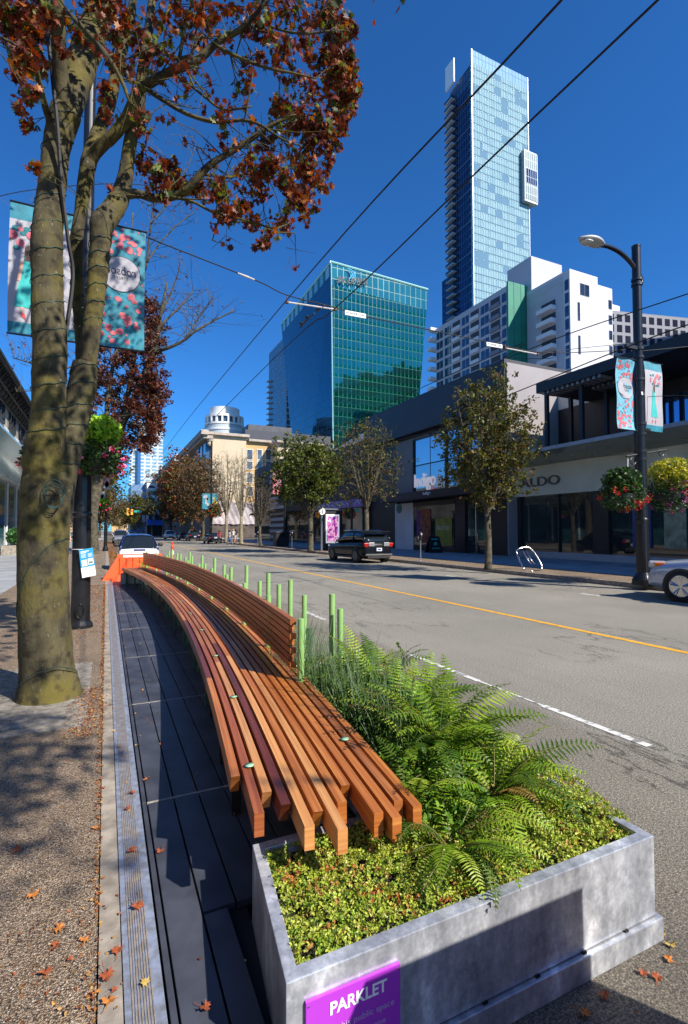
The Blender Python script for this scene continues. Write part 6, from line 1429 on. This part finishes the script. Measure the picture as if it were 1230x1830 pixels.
barrier('orange plastic barrier on the road at the near end, to the right of the viewer',(1.72,.42,0),0,.95,1.2,.1)  # unseen caster, placed and sized for the shadow on the planter front
dl=thing('traffic_delineator','orange and white tubular traffic delineator beside the small white car','traffic cone',(2.3,20.4,0)); c=PY(308,1000,20.4)
dl.location=(c.x,20.4,0); zt_=PY(309,968,20.4).z
mb=MB().lathe((0,0,0),[(.2,0),(.2,.04),(.08,.07),(.06,.1)],16); mb.build('rubber_base',m_trim,dl,local=True)
MB().lathe((0,0,0),[(.058,.1),(.058,zt_-.2),(.045,zt_-.15),(.028,zt_-.12),(.03,zt_-.03),(0,zt_)],16).build('tube',mat('orange_red_plastic',(.75,.05,.02),.4,0,0),dl,local=True)
MB().lathe((0,0,0),[(.0605,.45),(.0605,.62)],16).lathe((0,0,0),[(.0605,.78),(.0605,.92)],16).build('white_bands',m_orw,dl,local=True)
# small planter grass at the far end
gp=thing('grass_tuft','wispy green and yellow grass tuft at the far end of the bench','grass tuft',(1.1,16.6,.4)); mb=MB(); rr=random.Random(9)
for k in range(34):
    x=1.15+rr.uniform(-.12,.12); dx=rr.uniform(-.38,.3); h=rr.uniform(.25,.62); mb.tube([(x,16.65,.42),(x+dx*.45,16.65+rr.uniform(-.05,.05),.42+h*.8),(x+dx,16.6+rr.uniform(-.15,.15),.42+h)],[.007,.006,.002],3,cap=False)
mb.build('blades',mat('tuft_green',(.2,.28,.04),.6,0,.4,vs=8),gp,norm=False); MB().bb(.62,1.62,16.5,16.8,.15,.46).build('trough',steel,gp)
# bike rack
rk=thing('bike_rack','looped steel bicycle rack leaning on the opposite pavement','bike rack',(14.9,15.0,.15)); mb=MB()
bl=[PX(929,1020,14.75),PX(924,985,14.9),PX(930,980,14.95),PX(953,981,15.1),PX(966,1012,15.25),PX(963,1019,15.1)]
pts=[G(938,1020,.16),PY(924,990,15.1),PY(927,981,15.1),PY(948,980,15.0),PY(967,1008,14.6),PY(966,1017,14.5)]; pts[5].z=.17; pts=pts+[G(950,1021,.17)]
mb.tube([tuple(q) for q in spl([tuple(p) for p in pts],5)],.03,10)
pts2=[V(p)+V((.0,.0,-.0)) for p in (PY(934,982,15.1),PY(943,1000,14.9),PY(950,1008,14.75))]
mb.tube(pts2,.02,8); mb.tube([p+V((.18,0,0)) for p in pts2],.02,8)
mb.build('loop_tube',chrome,rk,smooth=True)
# parking meter
def meter(label,x,y,grp='parking meters on the opposite kerb'):
    t=thing('parking_meter',label,'parking meter',(x,y,.15),0,grp)
    MB().lathe((0,0,0),[(.09,0),(.05,.03),(.033,.06),(.033,1.05)],12).build('pole',steel,t,local=True)
    MB().lathe((0,0,1.05),[(.05,0),(.085,.06),(.095,.2),(.1,.3),(.085,.38),(.05,.43),(0,.44)],14).lathe((-.16,0,1.0),[(.05,0),(.07,.06),(.07,.2),(.03,.26),(0,.27)],12).build('meter_head',m_blk if 'm_blk' in globals() else blackp,t,local=True,smooth=True)
    MB().lathe((0,-.085,1.36),[(0,0),(.05,0),(.05,-.02),(0,-.021)],14,axis='Y').build('dial',m_lamp,t,local=True)
a=G(746,1003,.15); meter('parking meter on a steel post right of the parked black car',a.x+.2,a.y)
a=G(523,985,.15); meter('parking meter between the litter bin and the information pillar',14.6,41.5)
meter('slim parking meter by the striped shop columns',14.5,52)
# A-board
ab=thing('sandwich_board','small black sandwich board with teal lettering on the shop pavement','sandwich board',(21.2,30.4,.15)); mb=MB()
a=PY(763,982,29.3); b_=PY(788,980,29.3)
xx0,xx1=a.x,b_.x; Yb=29.3; ab.location=((xx0+xx1)/2,Yb,.15)
w_=(xx1-xx0)/2
for sg in(-1,1): mb.add([(-w_,sg*.32,0),(w_,sg*.32,0),(w_*.7,sg*.03,1.15),(-w_*.7,sg*.03,1.15),(-w_,sg*.28,0),(w_,sg*.28,0),(w_*.7,sg*.0,1.15),(-w_*.7,sg*.0,1.15)],[(0,1,2,3),(7,6,5,4),(0,4,5,1),(1,5,6,2),(2,6,7,3),(3,7,4,0)])
o=mb.build('board_panels',m_blk,ab,local=True); m_tq=mat('board_teal',(.05,.45,.42),.6,0,0)
mb=MB(); mb.add([(-w_*.5,-.105,.9),(w_*.5,-.105,.9),(w_*.48,-.09,.98),(-w_*.48,-.09,.98)],[(0,1,2,3)]); mb.add([(.14*cos(t),-.19-.0+.0,.6+.16*sin(t)) for t in [2*pi*k/14 for k in range(14)]],[tuple(range(14))]); mb.add([(-w_*.6,-.29,.28),(w_*.6,-.29,.28),(w_*.6,-.275,.34),(-w_*.6,-.275,.34)],[(0,1,2,3)]); mb.build('printed_marks',m_tq,o,local=True,norm=False)
# litter bin
tb=thing('litter_bin','square black litter bin at the opposite kerb beside the black pole','litter bin',(15.2,47.5,.15)); a=PY(491,985,47.5); b_=PY(514,985,47.5); w_=b_.x-a.x; tb.location=((a.x+b_.x)/2,47.5,.15)
MB().bb(-w_/2,w_/2,-.5,.5,0,1.3).bb(-w_/2-.06,w_/2+.06,-.56,.56,1.3,1.42).build('bin_body',m_blk,tb,local=True,bevel=.03); MB().bb(-w_*.3,w_*.3,-.505,-.5,.9,1.2).build('bin_mouth',m_gap_shade,tb,local=True)
# right-hand black poles
def pole(label,x,y,h,r=.11):
    t=thing('lamp_post',label,'lamp post',(x,y,.15)); MB().lathe((0,0,0),[(r*2.2,0),(r*2,.15),(r*1.3,.4),(r*1.2,2),(r,2.1),(r*.8,h),(0,h+.02)],14).build('pole',blackp,t,local=True); MB().tube([(-.7,0,h*.72),(.0,0,h*.72)],.03,6).tube([(-.7,0,h*.5),(.0,0,h*.5)],.03,6).build('banner_arm',blackp,t,local=True); return t
a=PY(509,970,48.4); pole('black lamp post beside the pink banner and litter bin',a.x,48.4,PY(509,785,48.4).z,.14)
a=PY(377,950,66.2); pole('black lamp post between the two green banners',a.x,66.2,PY(377,790,66.2).z,.14)
a=PY(193,950,42); t=pole('thin black post on the left pavement beyond the second maple',a.x-.15,42.1,3.2,.1); a=PY(182,880,42); 
# info pillar + ad panel
ip=thing('information_pillar','white round i sign on a steel pole beside the advertising screen','information sign',(14.6,34.8,.15))
zi=PY(575,914,34.8).z; xi=PY(575,914,34.8).x; ip.location=(xi,34.8,.15)
MB().cyl((0,0,0),.075,zi-.15,14).build('pole',steel,ip,local=True); dsc=MB().lathe((0,-.06,zi-.15),[(0,0),(.255,0),(.255,-.05),(0,-.051)],28,axis='Y').build('round_plate',white,ip,local=True)
tx=MB(); put_text(tx,'i',(xi-.05,34.68,zi-.17),(1,0,0),(0,0,1),.085,.34,shear=.15); tx.build('letter_i',m_ink,dsc,norm=False)
a=PY(580,918,36.2); b_=PY(609,975,36.2)
ad_=thing('advertising_screen','lit advertising screen with a pink and violet dancer picture at the kerb','advertising screen',((a.x+b_.x)/2,36.2,.15)); ac=(a.x+b_.x)/2; aw_=(b_.x-a.x)/2
MB().bb(ac-aw_,ac+aw_,36.2,36.5,.15,a.z+.25).build('casing',m_blk,ad_,bevel=.03); MB().bb(ac-aw_*1.1,ac+aw_*1.05,36.1,36.6,a.z+.3,a.z+.42).build('cap',steel,ad_)
m_scr,nt,b=newmat('lit_poster'); f=noise(nt,2.6,6,kind='OBJ',rough=.65); colr=ramp(nt,f,[(.3,(.02,.02,.03)),(.42,(.06,.03,.2)),(.5,(.5,.06,.3)),(.56,(.8,.5,.55)),(.62,(.1,.06,.4)),(.72,(.02,.02,.03))])
nt.links.new(colr,b.inputs['Base Color']); nt.links.new(colr,b.inputs['Emission Color']); b.inputs['Emission Strength'].default_value=.7
MB().bb(ac-aw_*.82,ac+aw_*.82,36.185,36.198,b_.z+.2,a.z-.05).build('light_border',mat('lit_border',(.7,.7,.72),.5,0,0,emit=.4),ad_); MB().bb(ac-aw_*.68,ac+aw_*.68,36.17,36.184,b_.z+.35,a.z-.2).build('poster',m_scr,ad_)
# traffic signals far away
tsg=thing('traffic_signal','yellow traffic signals on a mast far down the street','traffic signal',(3,100,.15)); Yt_=100.
for (x0,y0,x1,y1) in ((227,908,231,921),(234,910,238,920)):
    a=PY(x0,y0,Yt_);b_=PY(x1,y1,Yt_); MB().bb(a.x,b_.x,Yt_,Yt_+.3,b_.z,a.z).build('signal_head',mat('signal_yellow',(.8,.4,.05),.5,0,0),tsg); MB().bb((a.x+b_.x)/2-.1,(a.x+b_.x)/2+.1,Yt_-.02,Yt_-.003,(a.z+b_.z)/2,(a.z+b_.z)/2+.35).build('signal_lens',m_red,tsg)
a=PY(272,908,Yt_); b_=PY(226,910,Yt_); MB().tube([(a.x,Yt_+.2,.15),(a.x,Yt_+.2,a.z),(b_.x,Yt_+.2,a.z)],.1,8).build('mast',darkm,tsg)
a=PY(240,912,Yt_);b_=PY(253,916,Yt_); MB().bb(a.x,b_.x,Yt_-.0,Yt_+.1,b_.z,a.z).build('street_name_plate',mat('street_sign_green',(.02,.35,.3),.5,0,0),tsg)
# ================================================================= OVERHEAD WIRES
m_cab=mat('cable_black',(.006,.006,.007),.6,0,0); m_ins=mat('insulator_grey',(.5,.48,.46),.5,0,.2,vs=20)
def cable(label,pts,r=.012,name='overhead_wire',cat='wire',group=None,sag=0.,n=24):
    P=[V(p) for p in pts]; out=[]
    if len(P)==2:
        for i in range(n+1): q=P[0].lerp(P[1],i/n); q.z-=sag*4*(i/n)*(1-i/n); out.append(q)
    else: out=[V(q) for q in spl([tuple(p) for p in P],8)]
    t=thing(name,label,cat,tuple(out[0]),0,group); MB().tube(out,r,6).build('cable',m_cab,t,norm=False); return t
GW='trolley wires strung along the road'
def along(px0,py0,px1,py1,X): a=PX(px0,py0,X); b_=PX(px1,py1,X); return a,b_
a,b_=along(990,15,512,537,3.17); cable('left trolley wire of the near pair crossing the sky',[a+(a-b_)*.5,a,b_,PX(303,792,3.17),(3.17,60,6.4),(3.17,110,6.4)],.011,group=GW)
a,b_=along(1160,15,598,552,3.95); cable('right trolley wire of the near pair crossing the sky',[a+(a-b_)*.5,a,PX(860,300,3.95),b_,PX(440,690,3.95),(3.95,60,6.4),(3.95,110,6.4)],.011,group=GW)
cable('left trolley wire of the far pair above the opposite lane',[PX(1290,560,9.2),PX(1136,614,9.2),PX(907,707,9.2),PX(700,790,9.2),(9.2,60,6.2)],.012,group=GW)
cable('right trolley wire of the far pair above the opposite lane',[PX(1290,505,10.1),PX(1027,593,10.1),PX(905,640,10.1),PX(760,690,10.1),(10.1,60,6.2)],.012,group=GW)
# span wire with hangers, from the left post to the opposite post
s0=V((-.35,9.15,6.95)); pts=[s0,PY(265,425,9.2),PY(455,500,9.3),PY(512,527,9.35),PY(600,550,9.35),PY(660,567,9.4),PY(770,590,9.4),PY(880,613,9.45),PY(950,628,9.45),PY(1020,630,9.45),V((13.8,9.45,6.95))]
sw=cable('long span wire crossing the road from the left lamp post to the opposite lamp post',pts,.011)
MB().tube([PY(425,488,9.25),PY(440,494,9.28),PY(455,500,9.3)],[.014,.022,.014],8).build('insulator',m_ins,sw)
def hanger(label,pa,pb,da):
    t=thing('wire_hanger',label,'wire hanger',tuple(pa),0,'insulated hanger bars holding the trolley wires'); MB().tube([pa,pb],.017,8).build('bar',m_ins,t)
    mb=MB(); mb.tube([pa,pa+V((0,0,da))],.012,6); mb.tube([pb,pb+V((0,0,da*.6))],.012,6)
    for p in (pa,pb): mb.box(tuple(p),(.05,.06,.05))
    mb.build('clips',mat('rusty_clip',(.12,.05,.03),.8,0,.4,vs=30) if 'rusty_clip' not in bpy.data.materials else bpy.data.materials['rusty_clip'],t)
hanger('pale insulated hanger bar on the near pair of trolley wires',PY(513,540,9.35),PY(599,553,9.35),.11)
hanger('pale insulated hanger bar on the far pair of trolley wires',PY(903,622,9.45),PY(961,633,9.45),.10)
mb=MB(); br=thing('wire_frog','dark overhead wire switch fittings just beyond the near hanger bar','wire fitting',tuple(PX(550,568,3.95)))
for (p,q,r_) in (((566,555),(580,545),.03),((545,575),(562,560),.025),((536,586),(549,572),.02)): mb.tube([PX(*p,3.95),PX(*q,3.95)],[r_,r_*.5],6)
for p in ((549,567),(538,578)): mb.lathe(tuple(PX(*p,3.95)),[(0,-.05),(.05,0),(0,.06)],8)
mb.build('switch_body',darkm,br)
def posign(label,x0,y0,x1,y1,Y,h):
    a=PY(x0,y0,Y-.02); b_=PY(x1,y1,Y-.02); U=(b_-a); U.y=0; Lw=U.length; U.normalize(); Vd=V((-U.z,0,U.x))
    t=thing('warning_sign',label,'sign',tuple(a),0,'small POWER OFF plates hanging on the span wire'); q=[a,a+U*Lw,a+U*Lw-Vd*h,a-Vd*h]
    MB().add(q+[k+V((0,.02,0)) for k in q],[(0,1,2,3),(7,6,5,4),(0,4,5,1),(1,5,6,2),(2,6,7,3),(3,7,4,0)]).build('plate',white,t)
    tx=MB(); put_text(tx,'POWER OFF',a+U*Lw*.06-Vd*h*.82+V((0,-.004,0)),U,Vd,Lw*.88,h*.6); tx.build('lettering',m_ink,t,norm=False)
posign('white POWER OFF plate on the span wire before the green glass office',617,554,654,561,9.37,.095)
posign('white POWER OFF plate on the span wire before the white apartment block',870,611,898,616,9.43,.09)
cable('thin dark wire joining the opposite lamp post at the right edge, lowest',[PX(1290,705,15),PY(1150,716,9.45)+V((0,0,.1)),PY(1150,722,9.45)],.008)
cable('feeder cable from the right edge to the opposite lamp post, near the top',[V((24,6,8.8)),V((14.1,9.45,6.95))],.012,sag=.15)
cable('support wire from the opposite lamp post back to the shop front',[V((13.85,9.45,3.95)),V((22.3,26,6.0))],.010,sag=.1)
cable('second span wire higher across the road at the right',[PY(1140,612,9.45),PY(1000,627,9.45),PX(985,640,10.1),PX(907,640,10.1)],.008)
cable('dark service cable hanging beside the left maple stem',[PY(80,-60,5.3),PY(85,50,5.3),PY(93,130,5.3),PY(103,230,5.35),PY(110,330,5.4),PY(122,430,5.45),PY(130,500,5.5),PY(112,640,5.4),PY(100,780,5.35),PY(97,870,5.35)],.02)
cable('thin wire crossing behind the left banner',[PY(-40,360,12),PY(70,338,12),PY(250,330,12),PY(420,360,14)],.008)
cable('far span wire across the street beyond the second maple',[PY(190,905,60),PY(300,835,60),PX(400,845,14)],.02)
# ================================================================= PEOPLE
def person(label,loc,rz,shirt,pants,hair,h=1.7,stride=.25,shorts=False,skirt=False):
    t=thing('person',label,'person',loc,rz); s=h/1.7
    me=bpy.data.meshes.new('body'); 
    v=[(0,0,.95),(0,0,1.12),(0,0,1.32),(0,0,1.44),(0,0,1.50),(0,.01,1.60),(0,.005,1.68),
       (.09,0,.92),(.10,stride*.5,.50),(.10,stride*.35-.05,.09),(.10,stride*.35+.12,.04),
       (-.09,0,.92),(-.10,-stride*.35,.50),(-.10,-stride*.9,.12),(-.10,-stride*.9+.13,.05),
       (.17,0,1.40),(.22,-.05,1.14),(.21,.06,.92),(.20,.09,.84),(-.17,0,1.40),(-.22,.05,1.14),(-.21,.12,.93),(-.20,.16,.85)]
    e=[(0,1),(1,2),(2,3),(3,4),(4,5),(5,6),(0,7),(7,8),(8,9),(9,10),(0,11),(11,12),(12,13),(13,14),(3,15),(15,16),(16,17),(17,18),(3,19),(19,20),(20,21),(21,22)]
    rad=[.14,.12,.15,.08,.05,.095,.07,.09,.06,.04,.035,.09,.06,.04,.035,.06,.042,.03,.035,.06,.042,.03,.035]
    me.from_pydata([(a*s,b_*s,c*s) for a,b_,c in v],e,[]); o=bpy.data.objects.new('tmp',me); COL.objects.link(o)
    o.modifiers.new('k','SKIN'); o.modifiers.new('s','SUBSURF').levels=1
    for d,r_ in zip(me.skin_vertices[0].data,rad): d.radius=(r_*s,r_*s*.85)
    me.skin_vertices[0].data[0].use_root=True
    bpy.context.view_layer.update(); ev=o.evaluated_get(bpy.context.evaluated_depsgraph_get()); m2=bpy.data.meshes.new_from_object(ev)
    bpy.data.objects.remove(o)
    body=bpy.data.objects.new('body',m2); COL.objects.link(body); body.parent=t; m2.materials.clear(); m2.materials.append(m_sk)
    def cloth(name,cond,m,off):
        vs=[v_.co+v_.normal*off for v_ in m2.vertices]; fs=[tuple(p.vertices) for p in m2.polygons if cond(p.center/s)]
        MB().add(vs,fs).build(name,m,t,local=True,smooth=True,norm=False)
    cloth('shirt',lambda c:.97<c.z<1.45 and abs(c.x)<.26 and not(abs(c.x)>.17 and c.z<1.22),shirt,.018)
    lo=.55 if shorts else .12
    cloth('trousers',lambda c:lo<c.z<=1.02 and abs(c.x)<.17,pants,.014); cloth('shoes',lambda c:c.z<.12,m_trim,.015)
    MB().lathe((0,-.01*s,1.60*s),[(.115*s,-.10*s),(.125*s,-.02*s),(.115*s,.06*s),(.07*s,.115*s),(0,.13*s)],12).build('hair',hair,t,local=True,smooth=True)
    return t
m_sk=mat('skin',(.55,.32,.22),.6,0,.05); hb_=mat('hair_dark',(.02,.015,.01),.7,0,0); hl_=mat('hair_fair',(.35,.2,.08),.7,0,0)
cl=lambda n,c: mat(n,c,.8,0,.15)
Yp=61.
def pp(px,Y): return PY(px,950,Y).x
person('person in a white top and shorts walking on the opposite pavement beside the bare tree',(pp(417,60),60,.15),2.6,cl('white_top',(.6,.58,.55)),cl('grey_shorts',(.15,.14,.15)),hl_,shorts=True)
person('person in a black vest and pale shorts among the group by the cream building',(pp(422,61),61,.15),2.9,cl('black_vest',(.02,.02,.025)),cl('pale_shorts',(.5,.45,.42)),hb_,shorts=True)
person('person in a pale jacket and blue jeans stepping off behind the black hatchback',(pp(410,58.5),58.5,.02),1.9,cl('pale_jacket',(.5,.5,.52)),cl('blue_jeans',(.05,.12,.28)),hb_,stride=.4)
person('person with a red backpack beside the black hatchback',(pp(392,63.5),63.5,0),.4,cl('red_top',(.35,.03,.05)),cl('dark_trousers',(.03,.03,.04)),hb_)
person('person in dark clothes walking on the left pavement behind the maple trunk',(pp(113,26),26,.15),.3,cl('dark_coat',(.02,.018,.025)),cl('maroon_trousers',(.05,.02,.03)),hb_)
person('person in a grey top far along the left pavement',(pp(119,34),34,.15),3.2,cl('grey_top',(.2,.2,.2)),cl('black_trousers',(.02,.02,.02)),hb_)
for k,(x,y,c) in enumerate(((pp(352,88),88,(.15,.2,.4)),(pp(357,90),90,(.3,.3,.3)))):
    person(('person in a blue shirt','person in a grey shirt')[k]+' on the far opposite pavement by the brown tree',(x,y,.15),k*2.,cl('far_shirt',c),cl('far_trousers',(.04,.04,.06)),hb_)
# ================================================================= FALLEN LEAVES
protos=[]
m_fl=[mat('fallen_leaf_rust',(.30,.07,.02),.8,0,.4,vs=20),mat('fallen_leaf_orange',(.45,.16,.03),.8,0,.35,vs=20),mat('fallen_leaf_gold',(.45,.32,.08),.8,0,.4,vs=20)]
def leaf_mesh(m,seed):
    rr=random.Random(seed); half=MAPLE; vs=[];
    ring=half+[(-x,y) for x,y in reversed(half[1:-1])]
    vs=[(0,0,.08)]+[(x,y,.12*abs(x)*3*rr.uniform(.5,1.6)+.14*(y+.5)*rr.uniform(-.4,1)) for x,y in ring]
    n=len(ring); fs=[(0,i+1,(i+1)%n+1) for i in range(n)]
    mb=MB().add(vs,fs); mb.tube([(0,-.5,.05),(.05,-.8,.02),(.02,-1.05,.05)],.02,4)
    return mb.build('fallen_leaf',m,None,norm=False)
spots={'on the exposed aggregate pavement':[(100,1690),(125,1715),(190,1745),(205,1770),(105,1660),(150,1680),(80,1740),(170,1480),(195,1790),(145,1270),(120,1330),(60,1600),(210,1700),(30,1520),(150,1250),(170,1775)],
 'on the metal edging strip':[(213,1335),(217,1345),(236,1418),(227,1446),(258,1757),(245,1621),(235,1521),(205,1265)],
 'on the slate deck':[(243,1332),(260,1393),(265,1390),(287,1522),(256,1236),(366,1803),(228,1175),(221,1150),(234,1120),(250,1220),(245,1095),(270,1110),(238,1070),(282,1180)],
 'on the road beside the planter':[(1080,1780),(1150,1740),(1175,1748),(1195,1715),(1200,1690),(1185,1670),(1045,1812),(1150,1665)]}
adj=['rust red','orange brown','pale gold']; k=0
base_leaf=[leaf_mesh(m_fl[i%3],i) for i in range(3)]; used=[False]*3
for place,L_ in spots.items():
    z={'on the exposed aggregate pavement':.156,'on the metal edging strip':.162,'on the slate deck':.158,'on the road beside the planter':.006}[place]
    for (px,py) in L_:
        i=random.choice([0,0,1,1,2]); o=base_leaf[i] if not used[i] else base_leaf[i].copy()
        if used[i]: COL.objects.link(o)
        used[i]=True; g=G(px,py,z); s_=random.uniform(.025,.052)*(.6 if py<1400 else 1); o.location=g; o.scale=(s_,s_,s_*1.3); o.rotation_euler=(random.uniform(-.25,.25),random.uniform(-.25,.25),random.uniform(0,6.3))
        tag(o,'%s curled maple leaf lying %s'%(adj[i],place),'fallen leaf','%s fallen leaves %s'%(adj[i],place))
C=[];
def litter(x0,x1,y0,y1,z,n,cl_=None):
    for _ in range(n):
        x=random.uniform(x0,x1) if cl_ is None else random.gauss((x0+x1)/2,(x1-x0)/4); y=random.uniform(y0,y1); C.append((x,y,z+random.uniform(.001,.012)))
litter(-.03,.01,.9,16,.15,1500,1); litter(-.35,.07,1.6,2.4,.15,140,1); litter(-.28,.02,4.3,5.6,.15,700,1); litter(-.5,.0,8,16,.15,900); litter(.2,.75,16.8,45,.0,3600); litter(.1,1.,45,85,.0,2200)
litter(.22,.8,3,16,.153,160); litter(-1.3,-.2,6.3,16,.15,500); litter(13.7,14.1,10,60,.0,1500); litter(1.6,4.5,.3,1.7,.0,60); litter(-1.2,0,1.2,8,.15,160); litter(.1,.9,1.,3,.153,14)
C=np.array(C); sz=np.clip(.013+.0014*C[:,1],.012,.07)
o=leaf_cloud('leaf_litter',C,1.,pal(len(C),[(.26,.07,.02),(.36,.13,.03),(.16,.05,.02),(.42,.24,.07)]),LEAFD,shape=OVAL,fold=.3,up=2.5,szvar=0.)
# size per leaf
co=np.zeros(len(o.data.vertices)*3); o.data.vertices.foreach_get('co',co); co=co.reshape(len(C),-1,3); co=C[:,None,:]+(co-C[:,None,:])*sz[:,None,None]; o.data.vertices.foreach_set('co',co.ravel()); o.data.update()
tag(o,'rust coloured leaf litter gathered along the kerb joint and gutter','leaf litter',kind='stuff')
# bolt heads on the edging strip
mb=MB()
for py in (1338,1350,1395,1446,1521,1620,1758): g=G(240,py,.157); mb.lathe((.138,g.y,.158),[(.008,0),(.006,.004),(0,.005)],10)
mb.build('bolt_heads',mat('rusty_bolt',(.4,.2,.06),.6,.3,.2),tp)
# ================================================================= LIGHT, SKY, CAMERA
SUNEL=R(39.5); SUNAZ=R(150)          # azimuth clockwise from +Y
sd=V((sin(SUNAZ)*cos(SUNEL),cos(SUNAZ)*cos(SUNEL),sin(SUNEL)))
ld=bpy.data.lights.new('sun','SUN'); ld.energy=4.8; ld.angle=R(.53); ld.color=(1.,.93,.82)
lo=bpy.data.objects.new('sun',ld); COL.objects.link(lo); lo.rotation_euler=(-sd).to_track_quat('-Z','Y').to_euler(); lo.location=(20,-20,60)
W=bpy.data.worlds.new('World'); SC.world=W; W.use_nodes=True; nt=W.node_tree
sk=nt.nodes.new('ShaderNodeTexSky'); sk.sky_type='NISHITA'; sk.sun_disc=False; sk.sun_elevation=SUNEL; sk.sun_rotation=SUNAZ; sk.air_density=1.0; sk.dust_density=.25; sk.ozone_density=4.5; sk.altitude=200
bg=nt.nodes['Background']; nt.links.new(mixc(nt,1.,sk.outputs[0],(.28,.81,1.33),'MULTIPLY'),bg.inputs[0]); bg.inputs[1].default_value=.076
cd=bpy.data.cameras.new('camera'); co_=bpy.data.objects.new('camera',cd); COL.objects.link(co_)
cd.sensor_fit='VERTICAL'; cd.sensor_height=36; cd.lens=36*F/1830; cd.clip_end=3000; cd.clip_start=.05
co_.location=(0,0,H); fw=V((sin(YAW)*cos(PIT),cos(YAW)*cos(PIT),sin(PIT))); co_.rotation_euler=fw.to_track_quat('-Z','Y').to_euler()
SC.camera=co_
SC.view_settings.view_transform='Standard'; SC.view_settings.look='None'; SC.view_settings.exposure=.75; SC.view_settings.gamma=1.
SC.cycles.max_bounces=8; SC.cycles.transparent_max_bounces=8
